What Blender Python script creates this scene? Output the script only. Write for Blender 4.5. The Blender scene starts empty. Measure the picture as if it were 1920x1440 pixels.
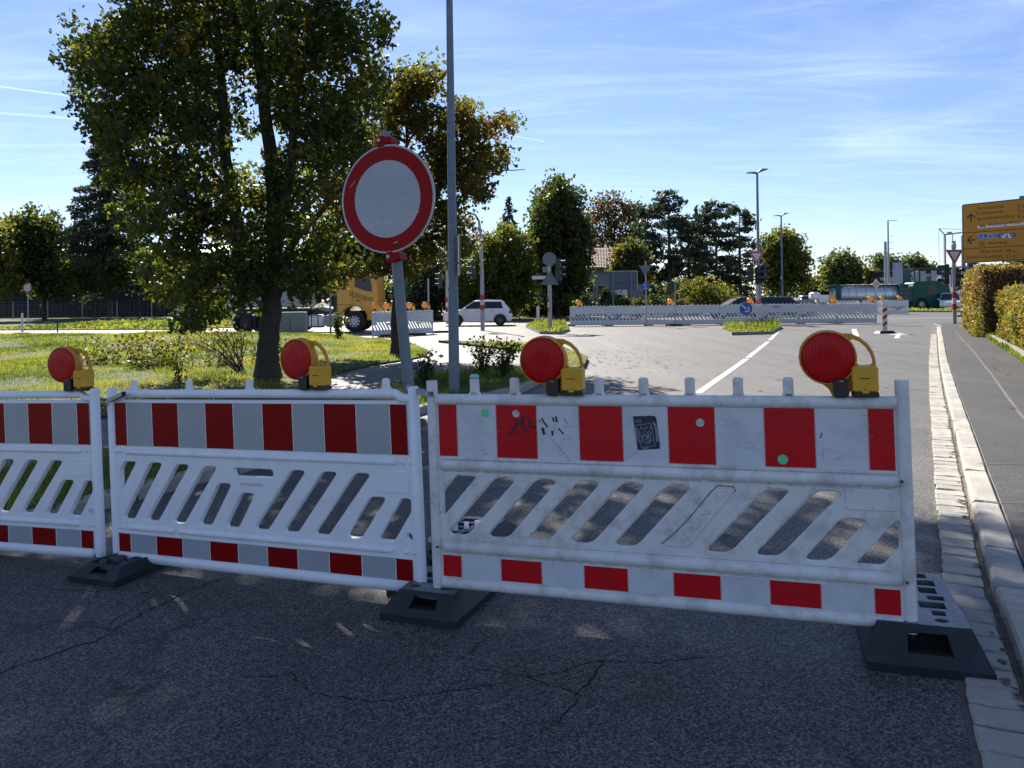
import bpy, math, random
import numpy as np
from mathutils import Vector, Matrix, Euler
from mathutils.geometry import delaunay_2d_cdt
rad = math.radians
PI = math.pi
RNG = np.random.default_rng(7)
random.seed(7)
SC = bpy.context.scene
C = SC.collection

# ------------------------------------------------------------------ camera
FPX, CX, HY, ROLL, CH = 1442.0, 960.0, 561.0, 0.0125, 1.5
cd = bpy.data.cameras.new('camera')
cam = bpy.data.objects.new('camera', cd)
C.objects.link(cam)
cr, sr = math.cos(ROLL), math.sin(ROLL)
cam.matrix_world = Matrix(((cr, sr, 0, 0), (0, 0, -1, 0), (-sr, cr, 0, CH), (0, 0, 0, 1)))
cd.sensor_width = 36
cd.lens = FPX / 1920 * 36
cd.shift_y = -(720 - HY) / 1920
cd.clip_start = 0.05
cd.clip_end = 4000
SC.camera = cam

# ------------------------------------------------------------------ light
SUN_AZ = rad(-17.5)            # direction to the sun, left of the view axis
SUN_EL = rad(38.5)
SKY_STRENGTH = 0.056
world = bpy.data.worlds.new('World')
SC.world = world
world.use_nodes = True
wn, wl = world.node_tree.nodes, world.node_tree.links
wn.clear()


def wnode(t, **k):
    n = wn.new(t)
    for a, v in k.items():
        setattr(n, a, v)
    return n


def wmath(op, a, b=None, clamp=False):
    n = wnode('ShaderNodeMath', operation=op)
    n.use_clamp = clamp
    for i, v in enumerate((a, b)):
        if v is None:
            continue
        if isinstance(v, (int, float)):
            n.inputs[i].default_value = v
        else:
            wl.new(v, n.inputs[i])
    return n.outputs[0]


w_out = wnode('ShaderNodeOutputWorld')
w_bg = wnode('ShaderNodeBackground')
w_bg.inputs['Strength'].default_value = SKY_STRENGTH
w_sky = wnode('ShaderNodeTexSky', sky_type='NISHITA')
w_sky.sun_disc = False
w_sky.sun_elevation = SUN_EL
w_sky.sun_rotation = SUN_AZ
w_sky.altitude = 380
w_sky.air_density = 1.0
w_sky.dust_density = 0.1
w_sky.ozone_density = 2.6
w_tc = wnode('ShaderNodeTexCoord')
w_sep = wnode('ShaderNodeSeparateXYZ')
wl.new(w_tc.outputs['Generated'], w_sep.inputs[0])
dx, dy, dz = w_sep.outputs[0], w_sep.outputs[1], w_sep.outputs[2]
# cirrus: noise on a flat layer far overhead
den = wmath('ADD', wmath('MAXIMUM', dz, 0.0), 0.10)
cxn = wmath('DIVIDE', dx, den)
cyn = wmath('DIVIDE', dy, den)
w_cmb = wnode('ShaderNodeCombineXYZ')
wl.new(cxn, w_cmb.inputs[0])
wl.new(cyn, w_cmb.inputs[1])


def cirrus(rot, scl, scale, detail, dist, lo, hi, rough=0.6):
    m = wnode('ShaderNodeMapping')
    m.inputs['Rotation'].default_value = (0, 0, rad(rot))
    m.inputs['Scale'].default_value = scl
    wl.new(w_cmb.outputs[0], m.inputs[0])
    n = wnode('ShaderNodeTexNoise')
    n.inputs['Scale'].default_value = scale
    n.inputs['Detail'].default_value = detail
    n.inputs['Roughness'].default_value = rough
    n.inputs['Distortion'].default_value = dist
    wl.new(m.outputs[0], n.inputs['Vector'])
    r = wnode('ShaderNodeMapRange', interpolation_type='SMOOTHSTEP')
    r.inputs[1].default_value = lo
    r.inputs[2].default_value = hi
    wl.new(n.outputs[0], r.inputs[0])
    return r.outputs[0]


c1 = cirrus(38, (0.5, 1.2, 1), 1.1, 9, 1.4, 0.40, 0.80)
c2 = cirrus(22, (0.35, 1.5, 1), 2.0, 10, 2.4, 0.46, 0.80, 0.62)
c3 = cirrus(35, (1, 1, 1), 0.5, 3, 0.4, 0.33, 0.62)
cl = wmath('MULTIPLY', wmath('ADD', wmath('MULTIPLY', c1, 0.5), wmath('MULTIPLY', c2, 0.42)), wmath('ADD', wmath('MULTIPLY', c3, 0.7), 0.3), clamp=True)
# contrails: thin straight streaks high in the air (slope and height as seen facing +Y)
ydiv = wmath('MAXIMUM', dy, 0.02)
uu = wmath('DIVIDE', dx, ydiv)
vv = wmath('DIVIDE', dz, ydiv)
for (u0, v0, u1, v1, wd, st) in ((-0.80, 0.305, -0.575, 0.272, 0.0016, 0.8), (-0.80, 0.262, -0.54, 0.240, 0.0024, 0.55),
                                 (0.0, 0.2135, 0.045, 0.2045, 0.0009, 0.7), (-0.80, 0.210, -0.42, 0.205, 0.004, 0.25)):
    sl = (v1 - v0) / (u1 - u0)
    d = wmath('ABSOLUTE', wmath('SUBTRACT', vv, wmath('ADD', wmath('MULTIPLY', wmath('SUBTRACT', uu, u0), sl), v0)))
    band = wmath('SUBTRACT', 1.0, wmath('DIVIDE', d, wd), clamp=True)
    band = wmath('MULTIPLY', band, wmath('GREATER_THAN', uu, u0))
    band = wmath('MULTIPLY', band, wmath('LESS_THAN', uu, u1))
    band = wmath('MULTIPLY', band, wmath('GREATER_THAN', dy, 0.05))
    cl = wmath('ADD', cl, wmath('MULTIPLY', band, st), clamp=True)
cl = wmath('MULTIPLY', cl, wmath('GREATER_THAN', dz, 0.0))
w_mix = wnode('ShaderNodeMix', data_type='RGBA')
CLOUD_RGB = (8.6, 10.0, 12.4, 1)
wl.new(wmath('ADD', wmath('MULTIPLY', cl, 0.66), 0.02), w_mix.inputs[0])
w_tint = wnode('ShaderNodeMix', data_type='RGBA', blend_type='MULTIPLY')
w_tint.inputs[0].default_value = 1
w_tint.inputs[7].default_value = (0.96, 0.955, 1.12, 1)
wl.new(w_sky.outputs[0], w_tint.inputs[6])
wl.new(w_tint.outputs[2], w_mix.inputs[6])
w_mix.inputs[7].default_value = CLOUD_RGB
wl.new(w_mix.outputs[2], w_bg.inputs[0])
wl.new(w_bg.outputs[0], w_out.inputs[0])

sd = bpy.data.lights.new('sun', 'SUN')
sd.energy = 5.0
sd.angle = rad(0.53)
sd.color = (1.0, 0.93, 0.82)
sun = bpy.data.objects.new('sun', sd)
C.objects.link(sun)
sdir = Vector((math.sin(SUN_AZ) * math.cos(SUN_EL), math.cos(SUN_AZ) * math.cos(SUN_EL), math.sin(SUN_EL)))
sun.rotation_euler = sdir.to_track_quat('Z', 'Y').to_euler()
sun.location = (-10, 20, 30)

vs = SC.view_settings
vs.view_transform = 'Standard'
vs.look = 'None'
vs.gamma = 1
vs.use_curve_mapping = False
vs.exposure = 1.25


# ------------------------------------------------------------------ geometry of the place
def sstep(a, b, x):
    t = min(1, max(0, (x - a) / (b - a)))
    return t * t * (3 - 2 * t)


def gz(x, y):
    """height of the road surface: cross fall near the barriers, level further off"""
    s = 0.94 * x - 0.33 * y
    z = max(-0.2, min(0.1, 0.024 * (s + 1.67)))
    return z * (1 - sstep(6, 18, math.hypot(x, y)))


def ray(px, py):
    u = (px - CX) / FPX
    v = (HY - py) / FPX
    return (u * cr + v * sr, 1.0, -u * sr + v * cr)


def atY(px, py, Y):
    r = ray(px, py)
    return Vector((r[0] * Y, Y, CH + r[2] * Y))


def G(px, py, h=0.0):
    """ground point seen at a place of the photograph"""
    r = ray(px, py)
    z = h
    p = None
    for _ in range(12):
        t = (z - CH) / r[2]
        p = (r[0] * t, t)
        z = gz(*p) + h
    return Vector((p[0], p[1], z))


# ------------------------------------------------------------------ materials
MATS = {}


def mat(name, col, rough=0.6, metal=0.0, var=0.0, vscale=8.0, bump=0.0, bscale=60.0, spec=0.5, dirt=None, dscale=4.0, damt=0.5, coat=0.0, emit=None, trans=0.0, coord='Object'):
    if name in MATS:
        return MATS[name]
    m = bpy.data.materials.new(name)
    m.use_nodes = True
    nt = m.node_tree
    n, l = nt.nodes, nt.links
    b = n['Principled BSDF']
    b.inputs['Base Color'].default_value = (*col, 1)
    b.inputs['Roughness'].default_value = rough
    b.inputs['Metallic'].default_value = metal
    b.inputs['Specular IOR Level'].default_value = spec
    b.inputs['Coat Weight'].default_value = coat
    if trans:
        b.inputs['Transmission Weight'].default_value = trans
    tc = n.new('ShaderNodeTexCoord')
    cur = None
    if var:
        t = n.new('ShaderNodeTexNoise')
        t.inputs['Scale'].default_value = vscale
        t.inputs['Detail'].default_value = 6
        l.new(tc.outputs[coord], t.inputs['Vector'])
        mr = n.new('ShaderNodeMapRange')
        mr.inputs[1].default_value = 0.3
        mr.inputs[2].default_value = 0.7
        mr.inputs[3].default_value = 1 - var
        mr.inputs[4].default_value = 1 + var
        l.new(t.outputs[0], mr.inputs[0])
        mx = n.new('ShaderNodeMix')
        mx.data_type = 'RGBA'
        mx.blend_type = 'MULTIPLY'
        mx.inputs[0].default_value = 1
        mx.inputs[6].default_value = (*col, 1)
        l.new(mr.outputs[0], mx.inputs[7])
        cur = mx.outputs[2]
    if dirt:
        t = n.new('ShaderNodeTexNoise')
        t.inputs['Scale'].default_value = dscale
        t.inputs['Detail'].default_value = 9
        t.inputs['Roughness'].default_value = 0.7
        l.new(tc.outputs[coord], t.inputs['Vector'])
        mr = n.new('ShaderNodeMapRange')
        mr.inputs[1].default_value = 0.48
        mr.inputs[2].default_value = 0.72
        mr.inputs[4].default_value = damt
        l.new(t.outputs[0], mr.inputs[0])
        mx = n.new('ShaderNodeMix')
        mx.data_type = 'RGBA'
        l.new(mr.outputs[0], mx.inputs[0])
        if cur:
            l.new(cur, mx.inputs[6])
        else:
            mx.inputs[6].default_value = (*col, 1)
        mx.inputs[7].default_value = (*dirt, 1)
        cur = mx.outputs[2]
    if cur:
        l.new(cur, b.inputs['Base Color'])
    if bump:
        t = n.new('ShaderNodeTexNoise')
        t.inputs['Scale'].default_value = bscale
        t.inputs['Detail'].default_value = 4
        l.new(tc.outputs[coord], t.inputs['Vector'])
        bp = n.new('ShaderNodeBump')
        bp.inputs['Strength'].default_value = bump
        bp.inputs['Distance'].default_value = 0.01
        l.new(t.outputs[0], bp.inputs['Height'])
        l.new(bp.outputs[0], b.inputs['Normal'])
    if emit:
        b.inputs['Emission Color'].default_value = (*emit[0], 1)
        b.inputs['Emission Strength'].default_value = emit[1]
    MATS[name] = m
    return m


def leaf_mat(name, col, transl=0.45, tcol=None):
    if name in MATS:
        return MATS[name]
    m = bpy.data.materials.new(name)
    m.use_nodes = True
    n, l = m.node_tree.nodes, m.node_tree.links
    n.clear()
    o = n.new('ShaderNodeOutputMaterial')
    tc = n.new('ShaderNodeTexCoord')
    t = n.new('ShaderNodeTexNoise')
    t.inputs['Scale'].default_value = 1.7
    t.inputs['Detail'].default_value = 5
    l.new(tc.outputs['Object'], t.inputs['Vector'])
    mr = n.new('ShaderNodeMapRange')
    mr.inputs[1].default_value = 0.3
    mr.inputs[2].default_value = 0.7
    mr.inputs[3].default_value = 0.65
    mr.inputs[4].default_value = 1.35
    l.new(t.outputs[0], mr.inputs[0])
    outs = []
    for c in (col, tcol or tuple(min(1, v * 1.5) for v in col)):
        mx = n.new('ShaderNodeMix')
        mx.data_type = 'RGBA'
        mx.blend_type = 'MULTIPLY'
        mx.inputs[0].default_value = 1
        mx.inputs[6].default_value = (*c, 1)
        l.new(mr.outputs[0], mx.inputs[7])
        outs.append(mx.outputs[2])
    p = n.new('ShaderNodeBsdfPrincipled')
    p.inputs['Roughness'].default_value = 0.55
    p.inputs['Specular IOR Level'].default_value = 0.35
    l.new(outs[0], p.inputs['Base Color'])
    tr = n.new('ShaderNodeBsdfTranslucent')
    l.new(outs[1], tr.inputs[0])
    ms = n.new('ShaderNodeMixShader')
    ms.inputs[0].default_value = transl
    l.new(p.outputs[0], ms.inputs[1])
    l.new(tr.outputs[0], ms.inputs[2])
    l.new(ms.outputs[0], o.inputs[0])
    MATS[name] = m
    return m


def asphalt(name, lo, hi, scale=150.0, crack=0.0, bump=0.5, patch=0.0):
    m = bpy.data.materials.new(name)
    m.use_nodes = True
    n, l = m.node_tree.nodes, m.node_tree.links
    b = n['Principled BSDF']
    tc = n.new('ShaderNodeTexCoord')
    v = n.new('ShaderNodeTexVoronoi')
    v.inputs['Scale'].default_value = scale
    v.inputs['Randomness'].default_value = 1
    l.new(tc.outputs['Object'], v.inputs['Vector'])
    sp = n.new('ShaderNodeSeparateColor')
    l.new(v.outputs['Color'], sp.inputs[0])
    pw = n.new('ShaderNodeMath')
    pw.operation = 'POWER'
    pw.inputs[1].default_value = 1.7
    l.new(sp.outputs[0], pw.inputs[0])
    mx = n.new('ShaderNodeMix')
    mx.data_type = 'RGBA'
    mx.inputs[6].default_value = (*lo, 1)
    mx.inputs[7].default_value = (*hi, 1)
    l.new(pw.outputs[0], mx.inputs[0])
    col = mx.outputs[2]

    def shade(fac_out, a, bb, prev):
        q = n.new('ShaderNodeMapRange')
        q.inputs[1].default_value = 0.3
        q.inputs[2].default_value = 0.7
        q.inputs[3].default_value = a
        q.inputs[4].default_value = bb
        l.new(fac_out, q.inputs[0])
        y = n.new('ShaderNodeMix')
        y.data_type = 'RGBA'
        y.blend_type = 'MULTIPLY'
        y.inputs[0].default_value = 1
        l.new(prev, y.inputs[6])
        l.new(q.outputs[0], y.inputs[7])
        return y.outputs[2]
    for sc_, a, bb in ((0.35, 0.85, 1.15), (2.3, 0.88, 1.12), (24, 0.9, 1.1)):
        t = n.new('ShaderNodeTexNoise')
        t.inputs['Scale'].default_value = sc_
        t.inputs['Detail'].default_value = 6
        l.new(tc.outputs['Object'], t.inputs['Vector'])
        col = shade(t.outputs[0], a, bb, col)
    # traffic-worn streaks along the road
    mp = n.new('ShaderNodeMapping')
    mp.inputs['Rotation'].default_value = (0, 0, rad(28))
    mp.inputs['Scale'].default_value = (1.6, 0.08, 1)
    l.new(tc.outputs['Object'], mp.inputs[0])
    t = n.new('ShaderNodeTexNoise')
    t.inputs['Scale'].default_value = 1.0
    t.inputs['Detail'].default_value = 4
    l.new(mp.outputs[0], t.inputs['Vector'])
    col = shade(t.outputs[0], 0.8, 1.18, col)
    h = v.outputs['Distance']
    bp = n.new('ShaderNodeBump')
    bp.inputs['Strength'].default_value = bump
    bp.inputs['Distance'].default_value = 0.004
    bp.invert = True
    l.new(h, bp.inputs['Height'])
    nrm = bp.outputs[0]
    if crack:
        dn = n.new('ShaderNodeTexNoise')
        dn.inputs['Scale'].default_value = 3.2
        dn.inputs['Detail'].default_value = 8
        dn.inputs['Roughness'].default_value = 0.7
        l.new(tc.outputs['Object'], dn.inputs['Vector'])
        vs_ = n.new('ShaderNodeVectorMath')
        vs_.operation = 'SCALE'
        vs_.inputs['Scale'].default_value = 0.55
        l.new(dn.outputs['Color'], vs_.inputs[0])
        va = n.new('ShaderNodeVectorMath')
        va.operation = 'ADD'
        l.new(tc.outputs['Object'], va.inputs[0])
        l.new(vs_.outputs[0], va.inputs[1])
        cv = n.new('ShaderNodeTexVoronoi')
        cv.feature = 'DISTANCE_TO_EDGE'
        cv.inputs['Scale'].default_value = 0.62
        l.new(va.outputs[0], cv.inputs['Vector'])
        cr_ = n.new('ShaderNodeMapRange')
        cr_.inputs[1].default_value = 0.0
        cr_.inputs[2].default_value = 0.012
        cr_.inputs[3].default_value = 1
        cr_.inputs[4].default_value = 0
        l.new(cv.outputs['Distance'], cr_.inputs[0])
        mk = n.new('ShaderNodeTexNoise')
        mk.inputs['Scale'].default_value = 0.9
        mk.inputs['Detail'].default_value = 3
        l.new(tc.outputs['Object'], mk.inputs['Vector'])
        mk2 = n.new('ShaderNodeMapRange')
        mk2.inputs[1].default_value = 0.42
        mk2.inputs[2].default_value = 0.58
        mk2.inputs[4].default_value = crack
        l.new(mk.outputs[0], mk2.inputs[0])
        mm = n.new('ShaderNodeMath')
        mm.operation = 'MULTIPLY'
        l.new(cr_.outputs[0], mm.inputs[0])
        l.new(mk2.outputs[0], mm.inputs[1])
        y = n.new('ShaderNodeMix')
        y.data_type = 'RGBA'
        l.new(mm.outputs[0], y.inputs[0])
        l.new(col, y.inputs[6])
        y.inputs[7].default_value = (0.008, 0.008, 0.01, 1)
        col = y.outputs[2]
        b2 = n.new('ShaderNodeBump')
        b2.inputs['Strength'].default_value = 0.8
        b2.inputs['Distance'].default_value = 0.012
        b2.invert = True
        l.new(mm.outputs[0], b2.inputs['Height'])
        l.new(nrm, b2.inputs['Normal'])
        nrm = b2.outputs[0]
    l.new(col, b.inputs['Base Color'])
    l.new(nrm, b.inputs['Normal'])
    b.inputs['Roughness'].default_value = 0.66
    b.inputs['Specular IOR Level'].default_value = 0.42
    MATS[name] = m
    return m


M_ROAD = asphalt('asphalt_road', (0.017, 0.0175, 0.0185), (0.190, 0.178, 0.165), 135, crack=0.5, bump=0.6)
M_PATH = asphalt('asphalt_path', (0.03, 0.03, 0.03), (0.15, 0.145, 0.14), 170, crack=0.2, bump=0.4)
M_WALK = asphalt('asphalt_walk', (0.017, 0.016, 0.0155), (0.098, 0.091, 0.084), 170, crack=0.15, bump=0.4)
M_STONE = mat('granite', (0.34, 0.32, 0.285), 0.8, var=0.22, vscale=5, bump=0.5, bscale=90, dirt=(0.16, 0.15, 0.13), dscale=11, damt=0.55)
M_STONE2 = mat('granite_warm', (0.37, 0.34, 0.29), 0.8, var=0.22, vscale=6, bump=0.5, bscale=90, dirt=(0.18, 0.16, 0.13), dscale=9, damt=0.5)
M_STONE3 = mat('granite_grey', (0.29, 0.28, 0.26), 0.8, var=0.22, vscale=7, bump=0.5, bscale=90, dirt=(0.12, 0.11, 0.1), dscale=10, damt=0.5)
M_CONC = mat('concrete', (0.24, 0.23, 0.215), 0.85, var=0.15, vscale=3, bump=0.3, dirt=(0.15, 0.14, 0.13), dscale=5)
M_MORTAR = mat('mortar', (0.10, 0.09, 0.075), 0.9, var=0.3, vscale=12, bump=0.5)
M_PAINT = mat('road_paint', (0.46, 0.455, 0.44), 0.6, var=0.1, vscale=20, dirt=(0.20, 0.195, 0.19), dscale=12, damt=0.9, bump=0.3)
M_SOIL = mat('soil_grass', (0.05, 0.065, 0.02), 0.95, var=0.35, vscale=2.5, bump=0.6, bscale=25, dirt=(0.11, 0.09, 0.045), dscale=0.9, damt=0.7)
M_GROUND = mat('far_ground', (0.06, 0.08, 0.03), 0.95, var=0.3, vscale=0.3, dirt=(0.14, 0.13, 0.07), dscale=0.12, damt=0.5)
M_WHITE = mat('white_plastic', (0.76, 0.79, 0.84), 0.42, var=0.03, vscale=6, dirt=(0.45, 0.46, 0.47), dscale=9, damt=0.25)
M_DIRTY = mat('worn_white_plastic', (0.66, 0.67, 0.67), 0.55, var=0.07, vscale=5, dirt=(0.19, 0.175, 0.15), dscale=7, damt=0.6, bump=0.12, bscale=40)
M_FARW = mat('far_white_plastic', (0.62, 0.63, 0.64), 0.5, var=0.06, vscale=3)
M_RED = mat('red_sheet', (0.52, 0.006, 0.012), 0.4, spec=0.2, var=0.05, vscale=4, dirt=(0.28, 0.02, 0.03), dscale=9, damt=0.5)
M_RED2 = mat('red_retro_sheet', (0.22, 0.002, 0.003), 0.4, spec=0.12, var=0.06, vscale=4)
M_SHEET = mat('white_sheet', (0.58, 0.61, 0.66), 0.4, var=0.04, vscale=4, dirt=(0.34, 0.36, 0.38), dscale=6, damt=0.5)
M_SHEET2 = mat('silver_retro_sheet', (0.34, 0.365, 0.40), 0.3, var=0.05, vscale=5)
M_SIGNW = mat('sign_white', (0.33, 0.36, 0.40), 0.3, var=0.10, vscale=4, dirt=(0.27, 0.29, 0.32), dscale=9, damt=0.6)
M_SIGNR = mat('sign_red', (0.26, 0.001, 0.003), 0.4, spec=0.15)
M_SEAM = mat('seam_pink', (0.55, 0.30, 0.30), 0.6)
M_RUBBER = mat('black_rubber', (0.009, 0.012, 0.018), 0.55, var=0.25, vscale=9, bump=0.3, bscale=120, dirt=(0.03, 0.035, 0.045), dscale=11, damt=0.6)
M_RUBTOP = mat('rubber_sky_sheen', (0.12, 0.13, 0.145), 0.38, var=0.3, vscale=10, bump=0.5, bscale=60, dirt=(0.05, 0.05, 0.055), dscale=16, damt=0.7)  # paler rubber for the foot decks, sky sheen put into the colour
M_BLACK = mat('black_plastic', (0.012, 0.013, 0.016), 0.4)
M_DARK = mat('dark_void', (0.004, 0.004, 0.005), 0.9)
M_YEL = mat('yellow_plastic', (0.62, 0.33, 0.012), 0.38, var=0.06, vscale=12)
M_YEL2 = mat('ochre_plastic', (0.56, 0.24, 0.008), 0.38, var=0.06, vscale=12)
M_GALV = mat('galvanised_steel', (0.15, 0.18, 0.21), 0.5, 0.35, var=0.14, vscale=14, dirt=(0.12, 0.13, 0.15), dscale=6, damt=0.5)
M_GALVL = mat('light_galvanised', (0.34, 0.35, 0.36), 0.5, 0.3, var=0.1, vscale=8)
M_STEEL = mat('steel', (0.35, 0.36, 0.38), 0.4, 0.8)
M_SIGNB = mat('sign_back', (0.14, 0.16, 0.18), 0.55, 0.3, var=0.08)
M_BLUE = mat('sign_blue', (0.012, 0.09, 0.42), 0.4)
M_SYEL = mat('sign_yellow', (0.50, 0.215, 0.005), 0.45, var=0.03)
M_TEXT = mat('sign_text', (0.03, 0.022, 0.015), 0.5)
M_WTEXT = mat('white_text', (0.7, 0.7, 0.7), 0.5)
M_TGREEN = mat('signal_green_housing', (0.012, 0.035, 0.032), 0.5)
M_AMBER = mat('amber_lens', (0.85, 0.30, 0.03), 0.25, coat=0.5)
M_BARK = mat('bark', (0.045, 0.038, 0.03), 0.95, var=0.35, vscale=9, bump=1.0, bscale=22)
M_BARKP = mat('pine_bark', (0.09, 0.06, 0.045), 0.95, var=0.3, vscale=3, bump=0.6)
M_TYRE = mat('tyre', (0.018, 0.018, 0.02), 0.8)
M_GLASS = mat('car_glass', (0.012, 0.018, 0.025), 0.22, spec=0.5)
M_CARW = mat('car_white', (0.74, 0.76, 0.80), 0.25, coat=0.8)
M_CARD = mat('car_dark', (0.02, 0.025, 0.035), 0.2, coat=1.0)
M_CARG = mat('car_grey', (0.3, 0.31, 0.33), 0.25, 0.3, coat=0.8)
M_CHROME = mat('chrome', (0.7, 0.7, 0.72), 0.2, 1.0)
M_ORANGE = mat('truck_orange', (0.66, 0.31, 0.014), 0.35, coat=0.4, var=0.05)
M_GREEN = mat('truck_green', (0.007, 0.085, 0.062), 0.5, spec=.3, var=0.06)
M_ALU = mat('aluminium', (0.55, 0.56, 0.58), 0.38, 0.75, var=0.08, vscale=2)
M_LENS = None


def lens_mat():
    m = bpy.data.materials.new('red_ribbed_lens')
    m.use_nodes = True
    n, l = m.node_tree.nodes, m.node_tree.links
    b = n['Principled BSDF']
    b.inputs['Roughness'].default_value = 0.3
    b.inputs['Specular IOR Level'].default_value = 0.2
    b.inputs['Coat Weight'].default_value = 0.0
    b.inputs['Coat Roughness'].default_value = 0.12
    tc = n.new('ShaderNodeTexCoord')
    w1 = n.new('ShaderNodeTexWave')
    w1.bands_direction = 'X'
    w1.inputs['Scale'].default_value = 26
    w2 = n.new('ShaderNodeTexWave')
    w2.bands_direction = 'Z'
    w2.inputs['Scale'].default_value = 34
    for w in (w1, w2):
        l.new(tc.outputs['Object'], w.inputs['Vector'])
    # the fine cross ribs only cover the middle of the lens
    ln = n.new('ShaderNodeVectorMath')
    ln.operation = 'LENGTH'
    l.new(tc.outputs['Object'], ln.inputs[0])
    mr = n.new('ShaderNodeMapRange')
    mr.inputs[1].default_value = 0.03
    mr.inputs[2].default_value = 0.075
    mr.inputs[3].default_value = 0.8
    mr.inputs[4].default_value = 0.0
    l.new(ln.outputs['Value'], mr.inputs[0])
    mu = n.new('ShaderNodeMath')
    mu.operation = 'MULTIPLY'
    l.new(w2.outputs[0], mu.inputs[0])
    l.new(mr.outputs[0], mu.inputs[1])
    ad = n.new('ShaderNodeMath')
    ad.operation = 'ADD'
    l.new(w1.outputs[0], ad.inputs[0])
    l.new(mu.outputs[0], ad.inputs[1])
    bp = n.new('ShaderNodeBump')
    bp.inputs['Strength'].default_value = 0.9
    bp.inputs['Distance'].default_value = 0.004
    l.new(ad.outputs[0], bp.inputs['Height'])
    l.new(bp.outputs[0], b.inputs['Normal'])
    cx = n.new('ShaderNodeMapRange')
    cx.inputs[1].default_value = 0.0
    cx.inputs[2].default_value = 0.035
    l.new(ln.outputs['Value'], cx.inputs[0])
    mx = n.new('ShaderNodeMix')
    mx.data_type = 'RGBA'
    mx.inputs[6].default_value = (0.14, 0.002, 0.004, 1)
    mx.inputs[7].default_value = (0.62, 0.004, 0.008, 1)
    l.new(cx.outputs[0], mx.inputs[0])
    rb = n.new('ShaderNodeMapRange')  # rib shading also put into the base colour as darker lines
    rb.inputs[1].default_value = 0.0
    rb.inputs[2].default_value = 1.6
    rb.inputs[3].default_value = 0.62
    rb.inputs[4].default_value = 1.15
    l.new(ad.outputs[0], rb.inputs[0])
    ml = n.new('ShaderNodeMix')
    ml.data_type = 'RGBA'
    ml.blend_type = 'MULTIPLY'
    ml.inputs[0].default_value = 1
    l.new(mx.outputs[2], ml.inputs[6])
    l.new(rb.outputs[0], ml.inputs[7])
    l.new(ml.outputs[2], b.inputs['Base Color'])
    return m


M_LENS = lens_mat()


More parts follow.
